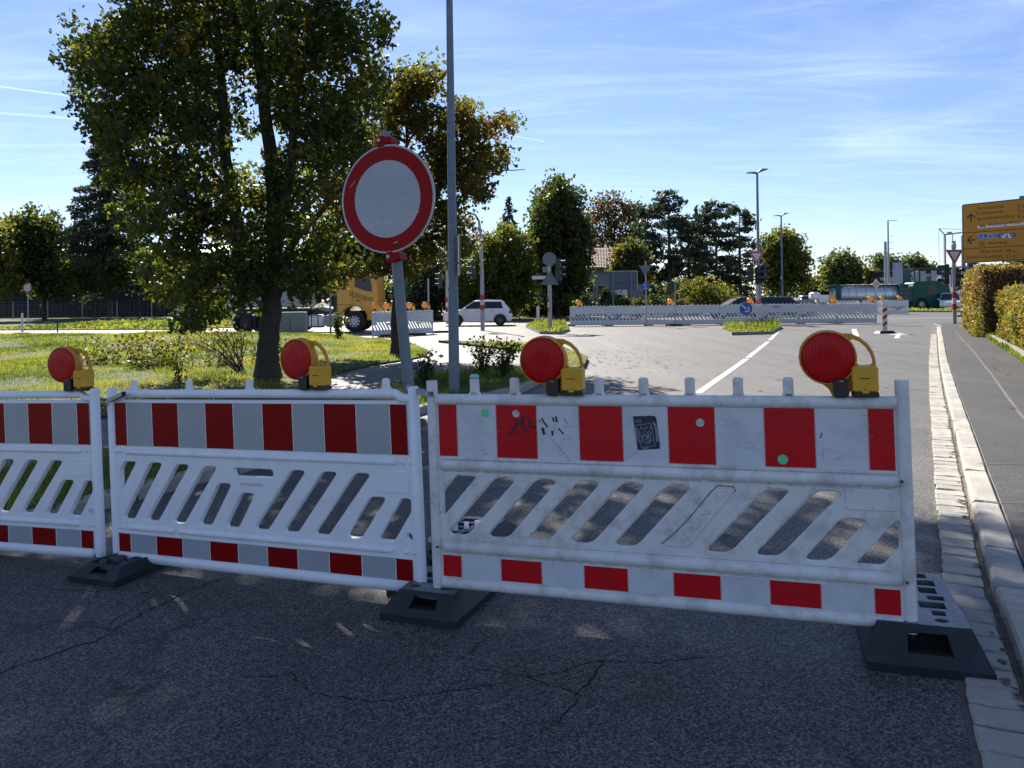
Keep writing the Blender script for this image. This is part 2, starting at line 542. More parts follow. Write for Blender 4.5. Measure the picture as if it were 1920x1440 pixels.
# ------------------------------------------------------------------ mesh helpers
class MB:
    def __init__(s):
        s.v, s.f, s.m, s.sm = [], [], [], []

    def add(s, vs_, fs, mi=0, smooth=False):
        o = len(s.v)
        s.v += [tuple(p) for p in vs_]
        for f in fs:
            s.f.append([i + o for i in f])
            s.m.append(mi)
            s.sm.append(smooth)

    def box(s, c, d, mi=0, rz=0.0, ry=0.0, rx=0.0, taper=None):
        x, y, z = d[0] / 2, d[1] / 2, d[2] / 2
        tx, ty = taper or (1, 1)
        vs_ = [(-x, -y, -z), (x, -y, -z), (x, y, -z), (-x, y, -z), (-x * tx, -y * ty, z), (x * tx, -y * ty, z), (x * tx, y * ty, z), (-x * tx, y * ty, z)]
        R = Euler((rx, ry, rz)).to_matrix()
        c = Vector(c)
        s.add([R @ Vector(p) + c for p in vs_], [(0, 3, 2, 1), (4, 5, 6, 7), (0, 1, 5, 4), (1, 2, 6, 5), (2, 3, 7, 6), (3, 0, 4, 7)], mi)

    def bbox(s, c, d, b=0.01, mi=0):
        """box with chamfered vertical and horizontal edges"""
        x, y, z = d[0] / 2, d[1] / 2, d[2] / 2
        rings = []
        for zz, k in ((-z, b), (-z + b, 0), (z - b, 0), (z, b)):
            X, Y = x - k, y - k
            rings.append([(X - b, -Y, zz), (X, -Y + b, zz), (X, Y - b, zz), (X - b, Y, zz), (-X + b, Y, zz), (-X, Y - b, zz), (-X, -Y + b, zz), (-X + b, -Y, zz)])
        vs_ = [Vector(p) + Vector(c) for r in rings for p in r]
        fs = []
        for i in range(3):
            for j in range(8):
                k = (j + 1) % 8
                fs.append((i * 8 + j, i * 8 + k, i * 8 + 8 + k, i * 8 + 8 + j))
        fs.append(tuple(range(7, -1, -1)))
        fs.append(tuple(range(24, 32)))
        s.add(vs_, fs, mi)

    def cyl(s, p0, p1, r0, r1=None, n=12, mi=0, cap=True, smooth=True):
        p0, p1 = Vector(p0), Vector(p1)
        r1 = r0 if r1 is None else r1
        d = (p1 - p0).normalized()
        a = d.orthogonal().normalized()
        b = d.cross(a)
        vs_ = []
        for p, r in ((p0, r0), (p1, r1)):
            for i in range(n):
                t = 2 * PI * i / n
                vs_.append(p + a * math.cos(t) * r + b * math.sin(t) * r)
        s.add(vs_, [(i, (i + 1) % n, n + (i + 1) % n, n + i) for i in range(n)], mi, smooth)
        if cap:
            s.add(vs_[:n], [tuple(range(n - 1, -1, -1))], mi)
            s.add(vs_[n:], [tuple(range(n))], mi)

    def tube(s, pts, rs, n=8, mi=0):
        pts = [Vector(p) for p in pts]
        if isinstance(rs, (int, float)):
            rs = [rs] * len(pts)
        a = None
        vs_ = []
        for i, p in enumerate(pts):
            d = (pts[min(i + 1, len(pts) - 1)] - pts[max(i - 1, 0)]).normalized()
            if a is None:
                a = d.orthogonal().normalized()
            a = (a - d * a.dot(d)).normalized()
            b = d.cross(a)
            for k in range(n):
                t = 2 * PI * k / n
                vs_.append(p + a * math.cos(t) * rs[i] + b * math.sin(t) * rs[i])
        fs = []
        for i in range(len(pts) - 1):
            for k in range(n):
                q = (k + 1) % n
                fs.append((i * n + k, i * n + q, (i + 1) * n + q, (i + 1) * n + k))
        s.add(vs_, fs, mi, True)
        s.add(vs_[:n], [tuple(range(n - 1, -1, -1))], mi)
        s.add(vs_[-n:], [tuple(range(n))], mi)

    def lathe(s, prof, n=24, c=(0, 0, 0), axis='Y', mi=0, smooth=True):
        """prof: (radius, position along axis)"""
        vs_ = []
        for r, h in prof:
            for i in range(n):
                t = 2 * PI * i / n
                a, b = r * math.cos(t), r * math.sin(t)
                p = (a, h, b) if axis == 'Y' else ((a, b, h) if axis == 'Z' else (h, a, b))
                vs_.append(Vector(p) + Vector(c))
        fs = []
        for j in range(len(prof) - 1):
            for i in range(n):
                k = (i + 1) % n
                fs.append((j * n + i, j * n + k, (j + 1) * n + k, (j + 1) * n + i))
        s.add(vs_, fs, mi, smooth)

    def prism(s, poly, axis, a, b, mi=0):
        """poly in the plane across axis, extruded from a to b"""
        def P(p, t):
            return (p[0], t, p[1]) if axis == 'Y' else ((t, p[0], p[1]) if axis == 'X' else (p[0], p[1], t))
        n = len(poly)
        vs_ = [P(p, a) for p in poly] + [P(p, b) for p in poly]
        s.add(vs_, [(i, (i + 1) % n, n + (i + 1) % n, n + i) for i in range(n)] + [tuple(range(n - 1, -1, -1)), tuple(range(n, 2 * n))], mi)

    def build(s, name, mats, parent=None, loc=None):
        me = bpy.data.meshes.new(name)
        me.from_pydata(s.v, [], s.f)
        if not isinstance(mats, (list, tuple)):
            mats = [mats]
        for m in mats:
            me.materials.append(m)
        me.polygons.foreach_set('material_index', s.m)
        me.polygons.foreach_set('use_smooth', s.sm)
        me.update()
        return link(name, me, parent, loc)


def link(name, me, parent=None, loc=None):
    o = bpy.data.objects.new(name, me)
    C.objects.link(o)
    if parent is not None:
        o.parent = parent
    if loc is not None:
        o.location = loc
    return o


def plate(loops, z0, z1, bevel=0.0, name='plate', res=2):
    """a moulded plate with holes from 2D loops (x,z); front at y=z0, back at y=z1"""
    cu = bpy.data.curves.new(name, 'CURVE')
    cu.dimensions = '2D'
    cu.fill_mode = 'BOTH'
    for lp in loops:
        sp = cu.splines.new('POLY')
        sp.points.add(len(lp) - 1)
        for i, p in enumerate(lp):
            sp.points[i].co = (p[0], p[1], 0, 1)
        sp.use_cyclic_u = True
    half = abs(z1 - z0) / 2
    cu.extrude = max(1e-4, half - bevel)
    cu.bevel_depth = bevel
    cu.bevel_resolution = res
    cu.offset = -bevel
    o = bpy.data.objects.new(name, cu)
    C.objects.link(o)
    bpy.context.view_layer.update()
    me = bpy.data.meshes.new_from_object(o.evaluated_get(bpy.context.evaluated_depsgraph_get()))
    bpy.data.objects.remove(o)
    bpy.data.curves.remove(cu)
    me.materials.clear()
    mid = (z0 + z1) / 2
    me.transform(Matrix(((1, 0, 0, 0), (0, 0, 1, mid), (0, 1, 0, 0), (0, 0, 0, 1))))
    me.update()
    return me


def plate_obj(name, loops, z0, z1, bevel, m, parent, res=2, smooth=False):
    me = plate(loops, z0, z1, bevel, name, res)
    me.materials.append(m)
    me.flip_normals()
    o = link(name, me, parent)
    if smooth:
        for p in me.polygons:
            p.use_smooth = True
    return o


def text_mesh(s, x0, x1, z0, h, y, squash=True):
    """text as mesh in the local xz plane at y, filling x0..x1, capital height h, base z0"""
    cu = bpy.data.curves.new('txt', 'FONT')
    cu.body = s
    cu.extrude = 0.0
    cu.resolution_u = 2
    o = bpy.data.objects.new('txt', cu)
    C.objects.link(o)
    bpy.context.view_layer.update()
    me = bpy.data.meshes.new_from_object(o.evaluated_get(bpy.context.evaluated_depsgraph_get()))
    bpy.data.objects.remove(o)
    bpy.data.curves.remove(cu)
    vs_ = [v.co.copy() for v in me.vertices]
    fs = [tuple(p.vertices) for p in me.polygons]
    bpy.data.meshes.remove(me)
    a = min(v.x for v in vs_)
    b = max(v.x for v in vs_)
    kx = (x1 - x0) / (b - a)
    kz = h / 0.69
    return [(x0 + (v.x - a) * kx, y, z0 + v.y * kz) for v in vs_], fs


def thing(name, label, cat, loc=(0, 0, 0), rz=0.0, group=None, rot=None):
    o = bpy.data.objects.new(name, None)
    o.empty_display_size = 0.2
    C.objects.link(o)
    o.location = loc
    o.rotation_euler = rot or (0, 0, rz)
    tag(o, label, cat, group)
    return o


def tag(o, label=None, cat=None, group=None, kind=None):
    if label:
        o['label'] = label
    if cat:
        o['category'] = cat
    if group:
        o['group'] = group
    if kind:
        o['kind'] = kind
    return o


def copy_tree(o, label, loc, rot, group=None):
    r = o.copy()
    C.objects.link(r)
    r.location = loc
    r.rotation_euler = rot
    r['label'] = label
    if group:
        r['group'] = group

    def rec(src, dst):
        for ch in src.children:
            c = ch.copy()
            C.objects.link(c)
            c.parent = dst
            rec(ch, c)
    rec(o, r)
    return r


def inpoly(x, y, poly):
    x = np.asarray(x)
    y = np.asarray(y)
    inside = np.zeros(x.shape, bool)
    n = len(poly)
    for i in range(n):
        x0, y0 = poly[i]
        x1, y1 = poly[(i + 1) % n]
        if y0 == y1:
            continue
        c = ((y0 > y) != (y1 > y)) & (x < (x1 - x0) * (y - y0) / (y1 - y0) + x0)
        inside ^= c
    return inside


def resample(pl, step):
    out = []
    for (a, b) in zip(pl[:-1], pl[1:]):
        a, b = Vector(a[:2]), Vector(b[:2])
        n = max(1, int((b - a).length / step))
        for i in range(n):
            out.append(a.lerp(b, i / n))
    out.append(Vector(pl[-1][:2]))
    return out


def raised(name, poly, h, m, step=1.0, hf=None, skirt=True, side=None):
    """a ground area as a closed sheet at height h above the road, with its side down to the road"""
    pts = [Vector(p[:2]) for p in poly]
    ring = []
    for i in range(len(pts)):
        a, b = pts[i], pts[(i + 1) % len(pts)]
        n = max(1, int((b - a).length / step))
        ring += [a.lerp(b, k / n) for k in range(n)]
    P = [(p.x, p.y) for p in ring]
    xs = [p[0] for p in P]
    ys = [p[1] for p in P]
    gx = np.arange(min(xs), max(xs), step)
    gy = np.arange(min(ys), max(ys), step)
    X, Y = np.meshgrid(gx, gy)
    X, Y = X.ravel() + step * .5, Y.ravel() + step * .5
    k = inpoly(X, Y, P)
    inner = [Vector((float(a), float(b))) for a, b in zip(X[k], Y[k])]
    res = delaunay_2d_cdt(ring + inner, [], [list(range(len(ring)))], 1, 1e-4)
    vs_, fs = res[0], res[2]
    hf = hf or (lambda x, y: 0.0)
    mb = MB()
    mb.add([(v.x, v.y, gz(v.x, v.y) + h + hf(v.x, v.y)) for v in vs_], [tuple(f) for f in fs], 0, True)
    me_n = len(ring)
    if skirt:
        top = [(p.x, p.y, gz(p.x, p.y) + h + hf(p.x, p.y)) for p in ring]
        bot = [(p.x, p.y, gz(p.x, p.y) - 0.08) for p in ring]
        mb.add(top + bot, [(i, (i + 1) % me_n, me_n + (i + 1) % me_n, me_n + i) for i in range(me_n)], 1 if side else 0)
    o = mb.build(name, [m, side] if side else [m])
    o['kind'] = 'structure'
    return o


def grid_sheet(name, xs, ys, z, m):
    vs_ = [(x, y, gz(x, y) + z) for y in ys for x in xs]
    nx = len(xs)
    fs = [(j * nx + i, j * nx + i + 1, (j + 1) * nx + i + 1, (j + 1) * nx + i) for j in range(len(ys) - 1) for i in range(nx - 1)]
    mb = MB()
    mb.add(vs_, fs, 0, True)
    o = mb.build(name, m)
    o['kind'] = 'structure'
    return o


def strip_sheet(mb, pl, w, z, mi=0, step=1.0):
    """painted line of width w along pl"""
    p = resample(pl, step)
    vs_ = []
    for i, q in enumerate(p):
        d = (p[min(i + 1, len(p) - 1)] - p[max(i - 1, 0)]).normalized()
        n = Vector((-d.y, d.x)) * w / 2
        for s_ in (n, -n):
            a = q + s_
            vs_.append((a.x, a.y, gz(a.x, a.y) + z))
    mb.add(vs_, [(2 * i, 2 * i + 1, 2 * i + 3, 2 * i + 2) for i in range(len(p) - 1)], mi)


# ------------------------------------------------------------------ ground, road, paths
far = [-900, -400, -200, -120, -80, -50, -30, -20, -12, -8, -6, -4, -3, -2, -1, 0, 1, 2, 3, 4, 6, 8, 12, 20, 30, 50, 80, 120, 200, 400, 900]
fary = [-60, -20, -8, -4, -2, 0, 1, 2, 3, 4, 5, 6, 7, 8, 10, 12, 15, 18, 22, 30, 50, 80, 120, 200, 400, 800, 1800]
grid_sheet('ground', far, fary, -0.12, M_GROUND)
rx = [-70, -50, -35, -25] + [x * 0.5 for x in range(-40, 41)] + [25, 35, 50, 75, 110]
ry = [x * 0.5 for x in range(-10, 45)] + [24, 28, 34, 42, 50, 57]
grid_sheet('road', rx, ry, 0.0, M_ROAD)
raised('far_road', [(24, 57.1), (120, 57.1), (190, 100), (60, 100), (34, 84), (24, 84)], -0.004, M_ROAD, 12)

GI = [(-0.4, -1.6), (0.6, 0.6), (1.42, 2.36), (2.07, 3.72), (3.25, 5.95), (5.9, 10.9), (9.2, 17.0), (19.3, 35.4)]


def offset(pl, d):
    out = []
    p = [Vector(q) for q in pl]
    for i, q in enumerate(p):
        t = (p[min(i + 1, len(p) - 1)] - p[max(i - 1, 0)]).normalized()
        n = Vector((t.y, -t.x))
        out.append((q.x + n.x * d, q.y + n.y * d))
    return out


def along(pl, s):
    p = [Vector(q) for q in pl]
    for a, b in zip(p[:-1], p[1:]):
        L = (b - a).length
        if s <= L:
            return a + (b - a) * (s / L), (b - a).normalized()
        s -= L
    return p[-1], (p[-1] - p[-2]).normalized()


GUT = thing('gutter', None, None)
GUT['kind'] = 'structure'
m_ = MB()
strip_sheet(m_, offset(GI, 0.105), 0.25, 0.002)
m_.build('joint_bed', M_MORTAR, GUT)
gz_len = sum((Vector(b) - Vector(a)).length for a, b in zip(GI[:-1], GI[1:]))


def stone_mesh(L, W, H, seed, m, rough=0.006, bev=0.012):
    r = random.Random(seed)
    mb = MB()
    x, y = L / 2, W / 2
    j = lambda k: r.uniform(-k, k)
    rings = []
    for zz, ins in ((-0.05, 0.0), (H - bev, 0.0), (H, bev)):
        ring = []
        for (sx, sy) in ((-1, -1), (0, -1), (1, -1), (1, 0), (1, 1), (0, 1), (-1, 1), (-1, 0)):
            ring.append((sx * (x - ins) + j(rough), sy * (y - ins) + j(rough), zz + (j(0.003) if zz > 0 else 0)))
        rings += ring
    fs = []
    for i in range(2):
        for k in range(8):
            q = (k + 1) % 8
            fs.append((i * 8 + k, i * 8 + q, i * 8 + 8 + q, i * 8 + 8 + k))
    c = len(rings)
    rings.append((j(0.01), j(0.01), H + 0.002))
    for k in range(8):
        fs.append((16 + k, 16 + (k + 1) % 8, c))
    mb.add(rings, fs, 0, False)
    me = bpy.data.meshes.new('stone')
    me.from_pydata(mb.v, [], mb.f)
    me.materials.append(m)
    me.update()
    return me


SM = [stone_mesh(0.148, 0.175, 0.016, i, (M_STONE, M_STONE2, M_STONE3)[i % 3], 0.004, 0.007) for i in range(9)]
s_ = 2.2
k_ = 0
gut_c = offset(GI, 0.09)
while s_ < 34 and k_ < 300:
    st = random.uniform(0.145, 0.165)
    p, t = along(gut_c, s_)
    o = link('stone', SM[random.randrange(9)], GUT, (p.x, p.y, gz(p.x, p.y) + 0.001 + random.uniform(-0.002, 0.003)))
    o.rotation_euler = (0, 0, math.atan2(t.y, t.x) + random.uniform(-.035, .035))
    o.scale = ((st - 0.009) / 0.148, random.uniform(0.95, 1.05), 1)
    s_ += st
    k_ += 1
KERB = thing('kerb', None, None)
KERB['kind'] = 'structure'
KM = [stone_mesh(0.985, 0.15, 0.07, 50 + i, (M_STONE, M_STONE2, M_STONE3)[i % 3], 0.004, 0.014) for i in range(6)]
ker_c = offset(GI, 0.205 + 0.075)
s_ = 1.2
while s_ < 39.5:
    st = random.choice((0.8, 1.0, 1.0, 0.62))
    p, t = along(ker_c, s_ + st / 2)
    o = link('kerb_stone', KM[random.randrange(6)], KERB, (p.x, p.y, gz(p.x, p.y) + 0.01))
    o.rotation_euler = (0, 0, math.atan2(t.y, t.x))
    o.scale = ((st - 0.012) / 0.985, random.uniform(0.97, 1.03), 1)
    s_ += st
# pavement on the right
WI = offset(GI, 0.365)
hedge_base = [(1.2, -2.6), (3.2, 1.8), (7.3, 9.6), (11.5, 17.3), (15.1, 24.2), (21.6, 36.2)]
walk_poly = WI + [(20.6, 37.6), (24.5, 40.0), (60, 44), (60, 41), (24, 37.6)] + hedge_base[::-1]
raised('sidewalk', walk_poly, 0.075, M_WALK, 0.9, side=M_CONC)
m_ = MB()
strip_sheet(m_, [G(1791, 622, .08), G(1822, 655, .08), G(1858, 700, .08), G(1890, 745, .08), G(1920, 785, .08), (4.2, 4.2)], 0.035, 0.079)
for (a, b) in ((G(1832, 869, .08), G(1920, 869, .08)), (G(1857, 942, .08), G(1920, 943, .08))):
    strip_sheet(m_, [a, b], 0.012, 0.0792, 1)
o = m_.build('pavement_seams', [mat('seam_fill', (.11, .105, .095), .9, var=.3, vscale=9), M_MORTAR])
o['kind'] = 'structure'
m_ = MB()
for a, b in zip(hedge_base[1:-1], hedge_base[2:]):
    a, b = Vector(a), Vector(b)
    d = (b - a)
    c = (a + b) / 2
    m_.box((c.x, c.y, 0.11), (d.length, 0.08, 0.14), 0, rz=math.atan2(d.y, d.x))
tag(m_.build('edging', M_CONC), None, None, None, 'structure')
raised('hedge_bed', hedge_base + [(26, 37.5), (60, 41), (60, 30), (16, -2)], 0.07, M_SOIL, 2.0)

# left: verge by the kerb, path, lawn
def P2(*a, h=0.1):
    return [tuple(G(x, y, h)[:2]) for x, y in a]


KL = [(-9.0, -3.0), (-5.2, 1.6)] + [tuple(G(x, y)[:2]) for x, y in ((232, 946), (388, 903), (480, 879), (640, 828), (790, 778), (975, 738), (1022, 717))]
verge_poly = KL + P2((1016, 708), (985, 697), (900, 694), (820, 702), (770, 716)) + [(-2.9, 9.7), (-4.6, 7.3), (-8.5, 2.5), (-12.5, -2)]
verge_poly = [tuple(p) for p in verge_poly]
raised('verge', offset(KL, -0.14) + verge_poly[len(KL):], 0.10, M_SOIL, 0.5)
VK = thing('kerb_edge', None, None)
VK['kind'] = 'structure'
kl_c = offset(KL, -0.07)
VL = sum((Vector(b) - Vector(a)).length for a, b in zip(KL[:-1], KL[1:]))
s_ = 0
while s_ < VL - 0.5:
    p, t = along(kl_c, s_ + 0.5)
    o = link('kerb_stone', KM[random.randrange(6)], VK, (p.x, p.y, gz(p.x, p.y) + 0.045))
    o.rotation_euler = (0, 0, math.atan2(t.y, t.x))
    s_ += 1.0
lawn_edge_far = P2((0, 640), (200, 636), (340, 632), (480, 626), (560, 628), (640, 628), (700, 633), (752, 640), (785, 648), (803, 657), (798, 666), (770, 672))
lawn_poly = [(-60, 33.5), (-40, 32.6)] + lawn_edge_far + P2((700, 682), (640, 695), (590, 716), (540, 736)) + [(-4.6, 11.6), (-6.0, 9.7), (-9.5, 5.5), (-14, 0.5), (-40, -3), (-60, 0)]


def lawn_h(x, y):
    t = math.exp(-((y - 27 - 0.1 * (x + 20)) / 5.5) ** 2) * sstep(-5, -11, x)
    return 0.30 * t * (1 - sstep(29, 33, y)) + 0.04 * math.sin(x * 1.3) * math.sin(y * 0.9) * sstep(13, 16, y) * sstep(33, 28, y) * sstep(-3, -6, x)


raised('lawn', lawn_poly, 0.10, M_SOIL, 0.8, hf=lawn_h)
path_poly = [(-70, -3), (-14, 0.5)][1:] + [(-9.5, 5.5), (-6.0, 9.7), (-4.6, 11.6)] + P2((540, 736), (590, 716), (640, 695), (700, 682), (770, 672), (798, 666), (803, 657), (785, 648), (820, 640), (985, 657), (1062, 690), (1058, 704), (1030, 713), (1016, 708), (985, 697), (900, 694), (820, 702), (770, 716)) + [(-2.9, 9.7), (-4.6, 7.3), (-8.5, 2.5), (-12.5, -2)]
raised('footpath', path_poly, 0.055, M_PATH, 0.7)
strip_poly = P2((822, 638), (900, 641), (985, 645), (1060, 652), (1102, 668), (1096, 682), (1078, 692), (1062, 690), (985, 657))
raised('grass_strip', strip_poly, 0.10, M_SOIL, 0.7)
far_verge = P2((-700, 618), (0, 618), (320, 617), (480, 612), (640, 607), (640, 600), (320, 594), (0, 594), (-700, 594), h=0.05)
raised('roadside_grass', far_verge, 0.05, M_SOIL, 4)
isl1 = P2((986, 611), (1003, 603), (1058, 604), (1068, 617), (1050, 623), (1012, 622))
raised('traffic_island', isl1, 0.12, M_SOIL, 1.0, side=M_CONC)
isl2 = P2((1355, 618), (1366, 603), (1450, 603), (1466, 612), (1446, 622), (1372, 624))
raised('traffic_island', isl2, 0.12, M_SOIL, 1.0, side=M_CONC)
isl3 = P2((1688, 583), (1705, 577), (1900, 576), (1900, 583))
raised('median_grass', isl3, 0.12, M_SOIL, 3.0, side=M_CONC)
isl4 = P2((900, 598), (1068, 600), (1068, 594), (900, 592))
raised('roadside_grass', isl4, 0.06, M_SOIL, 3.0)
# markings
m_ = MB()
strip_sheet(m_, [G(1308, 738), G(1400, 673)], 0.13, 0.005)
strip_sheet(m_, [G(1402, 671), G(1440, 641)], 0.13, 0.005)
strip_sheet(m_, [G(1443, 638), G(1462, 619)], 0.13, 0.005)
strip_sheet(m_, [G(1601, 617), G(1606, 631)], 0.2, 0.005)


def arrow(c, ang, L, mb):
    R = Matrix.Rotation(ang, 2)
    pts = [(-L / 2, -.08), (L * .1, -.08), (L * .1, -.38), (L / 2, 0), (L * .1, .38), (L * .1, .08), (-L / 2, .08)]
    vs_ = []
    for p in pts:
        q = R @ Vector(p)
        vs_.append((c.x + q.x, c.y + q.y, 0.005))
    mb.add(vs_, [(0, 1, 5, 6), (2, 3, 4)])


arrow(G(1684, 629), rad(62), 4.2, m_)
strip_sheet(m_, [(-20, 44.5), (2.4, 44.5)], 0.25, 0.005, 0, 4)
strip_sheet(m_, [(23, 47.5), (70, 49.5)], 0.3, 0.005, 0, 6)
strip_sheet(m_, [(-60, 48.8), (-6, 48.6)], 0.2, 0.005, 0, 4)
strip_sheet(m_, [(-5, 33.2), (-1, 34.6)], 0.3, 0.005)
o = m_.build('road_markings', M_PAINT)
o['kind'] = 'structure'

# cracks in the old surface
m_ = MB()
rc = random.Random(3)


def crack(pix, w, jit=.02):
    w *= .7
    P = [G(*p) for p in pix]
    pts = []
    for a, b in zip(P[:-1], P[1:]):
        n = max(2, int((b - a).length / .03))
        pts += [a.lerp(b, k / n) for k in range(n)]
    pts.append(P[-1])
    off = 0
    vs_ = []
    for i, p in enumerate(pts):
        d = (pts[min(i + 1, len(pts) - 1)] - pts[max(i - 1, 0)]).normalized()
        off = off * .8 + rc.gauss(0, jit * .45)
        n_ = Vector((-d.y, d.x, 0))
        ww = w * rc.uniform(.25, 1.4) * (1 if 0 < i < len(pts) - 1 else .05)
        for s_ in (.5, -.5):
            q = p + n_ * (off + s_ * ww)
            vs_.append((q.x, q.y, gz(q.x, q.y) + .0012))
    m_.add(vs_, [(2 * i, 2 * i + 1, 2 * i + 3, 2 * i + 2) for i in range(len(pts) - 1)])


crack([(-60, 1290), (60, 1238), (200, 1190), (260, 1150), (330, 1118), (420, 1085)], .018)
crack([(200, 1186), (250, 1140), (300, 1112), (180, 1112), (60, 1098)], .009)
crack([(440, 1270), (540, 1265), (600, 1300), (700, 1316), (860, 1300), (1050, 1262), (1130, 1240), (1330, 1236)], .010)
crack([(930, 1180), (880, 1215), (850, 1240), (905, 1250), (1060, 1290), (1090, 1305), (1010, 1380)], .009)
crack([(1130, 1240), (1110, 1275), (1080, 1310)], .012)
crack([(830, 1000), (900, 930), (930, 915)], .007)
crack([(520, 940), (640, 925), (780, 935)], .007)
crack([(0, 1110), (110, 1105), (240, 1116), (330, 1120)], .006)
crack([(1105, 662), (1230, 655), (1380, 668), (1560, 650), (1740, 655)], .012)
crack([(1280, 716), (1360, 706), (1420, 700)], .010)
crack([(1480, 700), (1600, 716), (1745, 735)], .009)
crack([(1140, 628), (1300, 636), (1420, 634)], .016)
o = m_.build('road_cracks', mat('crack_dark', (0.010, 0.010, 0.012), .95))
o['kind'] = 'structure'

# ------------------------------------------------------------------ foliage builders
LEAF5 = np.array([(0, 0, 0), (.28, -.12, .05), (.5, .18, -.02), (.22, .35, .04), (.12, .72, 0), (-.22, .35, .04), (-.5, .18, -.02), (-.28, -.12, .05)], float) - np.array((0, .25, 0))
LEAF4 = np.array([(0, -.5, 0), (.42, 0, .12), (0, .5, 0), (-.42, 0, .12)], float)
NEEDLE = np.array([(0, -.5, 0), (.12, 0, .02), (0, .5, 0), (-.12, 0, -.02)], float)


def scatter_mesh(name, pos, size, tmpl, midx, mats, parent=None, up=None, jit=1.0):
    N = len(pos)
    k = len(tmpl)
    q = RNG.normal(size=(N, 4))
    if up is not None:
        q[:, 0] += up
    q /= np.linalg.norm(q, axis=1)[:, None]
    w, x, y, z = q.T
    Rm = np.stack([1 - 2 * (y * y + z * z), 2 * (x * y - z * w), 2 * (x * z + y * w), 2 * (x * y + z * w), 1 - 2 * (x * x + z * z), 2 * (y * z - x * w), 2 * (x * z - y * w), 2 * (y * z + x * w), 1 - 2 * (x * x + y * y)], 1).reshape(N, 3, 3)
    size = np.broadcast_to(size, (N,))
    V = np.einsum('nij,kj->nki', Rm, tmpl) * size[:, None, None] + pos[:, None, :]
    return raw_mesh(name, V.reshape(-1, 3), k, midx, mats, parent)


def raw_mesh(name, V, k, midx, mats, parent=None):
    N = len(V) // k
    me = bpy.data.meshes.new(name)
    me.vertices.add(N * k)
    me.vertices.foreach_set('co', V.astype(np.float32).ravel())
    me.loops.add(N * k)
    me.loops.foreach_set('vertex_index', np.arange(N * k, dtype=np.int32))
    me.polygons.add(N)
    me.polygons.foreach_set('loop_start', np.arange(0, N * k, k, dtype=np.int32))
    me.polygons.foreach_set('loop_total', np.full(N, k, dtype=np.int32))
    me.polygons.foreach_set('material_index', midx.astype(np.int32))
    for m in mats:
        me.materials.append(m)
    me.update(calc_edges=True)
    return link(name, me, parent)


def blob_points(blobs, n_cl, cl_r, per, squash=0.75, shell=0.45):
    """leaf positions: clusters spread through the blobs, more of them near the outside"""
    B = np.array(blobs)
    w = B[:, 3] ** 2.2
    idx = RNG.choice(len(B), n_cl, p=w / w.sum())
    d = RNG.normal(size=(n_cl, 3))
    d /= np.linalg.norm(d, axis=1)[:, None]
    r = (shell + (1.13 - shell) * RNG.random(n_cl)) * B[idx, 3]
    c = B[idx, :3] + d * r[:, None]
    cr_ = cl_r * (0.55 + 0.9 * RNG.random(n_cl))
    pp = np.repeat(c, per, 0)
    e = np.clip(RNG.normal(size=(n_cl * per, 3)) * 0.55, -.95, .95)
    e[:, 2] *= squash
    return c, pp + e * np.repeat(cr_, per)[:, None], np.repeat(np.arange(n_cl), per)


def px_blobs(lst, Y, depth=0.0):
    out = []
    for (px, py, r) in lst:
        R = r * Y / FPX
        offs = (0,) if depth <= 0 else (-1, 0, 1)
        for k in offs:
            dy = k * depth * random.uniform(0.5, 1.0)
            p = atY(px, py, Y + dy)
            out.append((p.x, p.y, p.z, R * (Y + dy) / Y))
    return out


def limb(mb, pts, r0, r1, n=8):
    pts = [Vector(p) for p in pts]
    P = []
    for a, b in zip(pts[:-1], pts[1:]):
        for i in range(4):
            P.append(a.lerp(b, i / 4))
    P.append(pts[-1])
    for i in range(1, len(P) - 1):
        P[i] = P[i] + Vector([random.uniform(-1, 1) * r0 * 0.13 for _ in range(3)])
    rs = [r0 + (r1 - r0) * (i / (len(P) - 1)) ** 0.8 for i in range(len(P))]
    mb.tube(P, rs, n)
    return P


def broadleaf(name, label, base, blobs, limbs, leafm, probs, n_cl, per, cl_r, size, bark=M_BARK, tmpl=LEAF4, twigs=60, group=None, cat='tree', shell=0.45, flare=True, trunk_parts=True):
    t = thing(name, label, cat, base, 0, group)
    b = Vector(base)
    inv = -b
    mb = MB()
    allp = []
    for (pts, r0, r1) in limbs:
        P = limb(mb, [Vector(p) - b for p in pts], r0, r1, 10 if r0 > .1 else 6)
        allp += [(p, r0) for p in P[2:]]
    if flare and limbs:
        r = limbs[0][1]
        mb.lathe([(r * 1.55, -0.12), (r * 1.3, 0.08), (r * 1.08, 0.3), (r * 0.9, 0.6)], 10, axis='Z')
    c, pos, ci = blob_points(blobs, n_cl, cl_r, per, shell=shell)
    arr = np.array([p[0][:] for p in allp]) if allp else np.zeros((1, 3))
    sel = RNG.choice(len(c), min(twigs, len(c)), replace=False)
    for i in sel:
        tgt = Vector(c[i]) - b
        dd = np.linalg.norm(arr - np.array(tgt[:]), axis=1) + np.maximum(0, arr[:, 2] - tgt.z) * 1.5
        s0 = Vector(arr[int(np.argmin(dd))])
        L = (tgt - s0).length
        mid = s0.lerp(tgt, .5) + Vector((random.uniform(-.1, .1) * L, random.uniform(-.1, .1) * L, .12 * L))
        mb.tube([s0, s0.lerp(mid, .6), mid, mid.lerp(tgt, .6), tgt], [0.018 + .012 * L, 0.014 + .009 * L, 0.012 + .006 * L, 0.010, 0.004], 5)
    mb.build('trunk', bark, t)
    midc = RNG.choice(len(leafm), n_cl, p=probs)
    mi = midc[ci].copy()
    rnd = RNG.random(len(mi)) < 0.3
    mi[rnd] = RNG.choice(len(leafm), rnd.sum(), p=probs)
    sz = size * (0.65 + 0.7 * RNG.random(len(pos)))
    scatter_mesh('crown', pos - np.array(b[:]), sz, tmpl, mi, leafm, t)
    return t


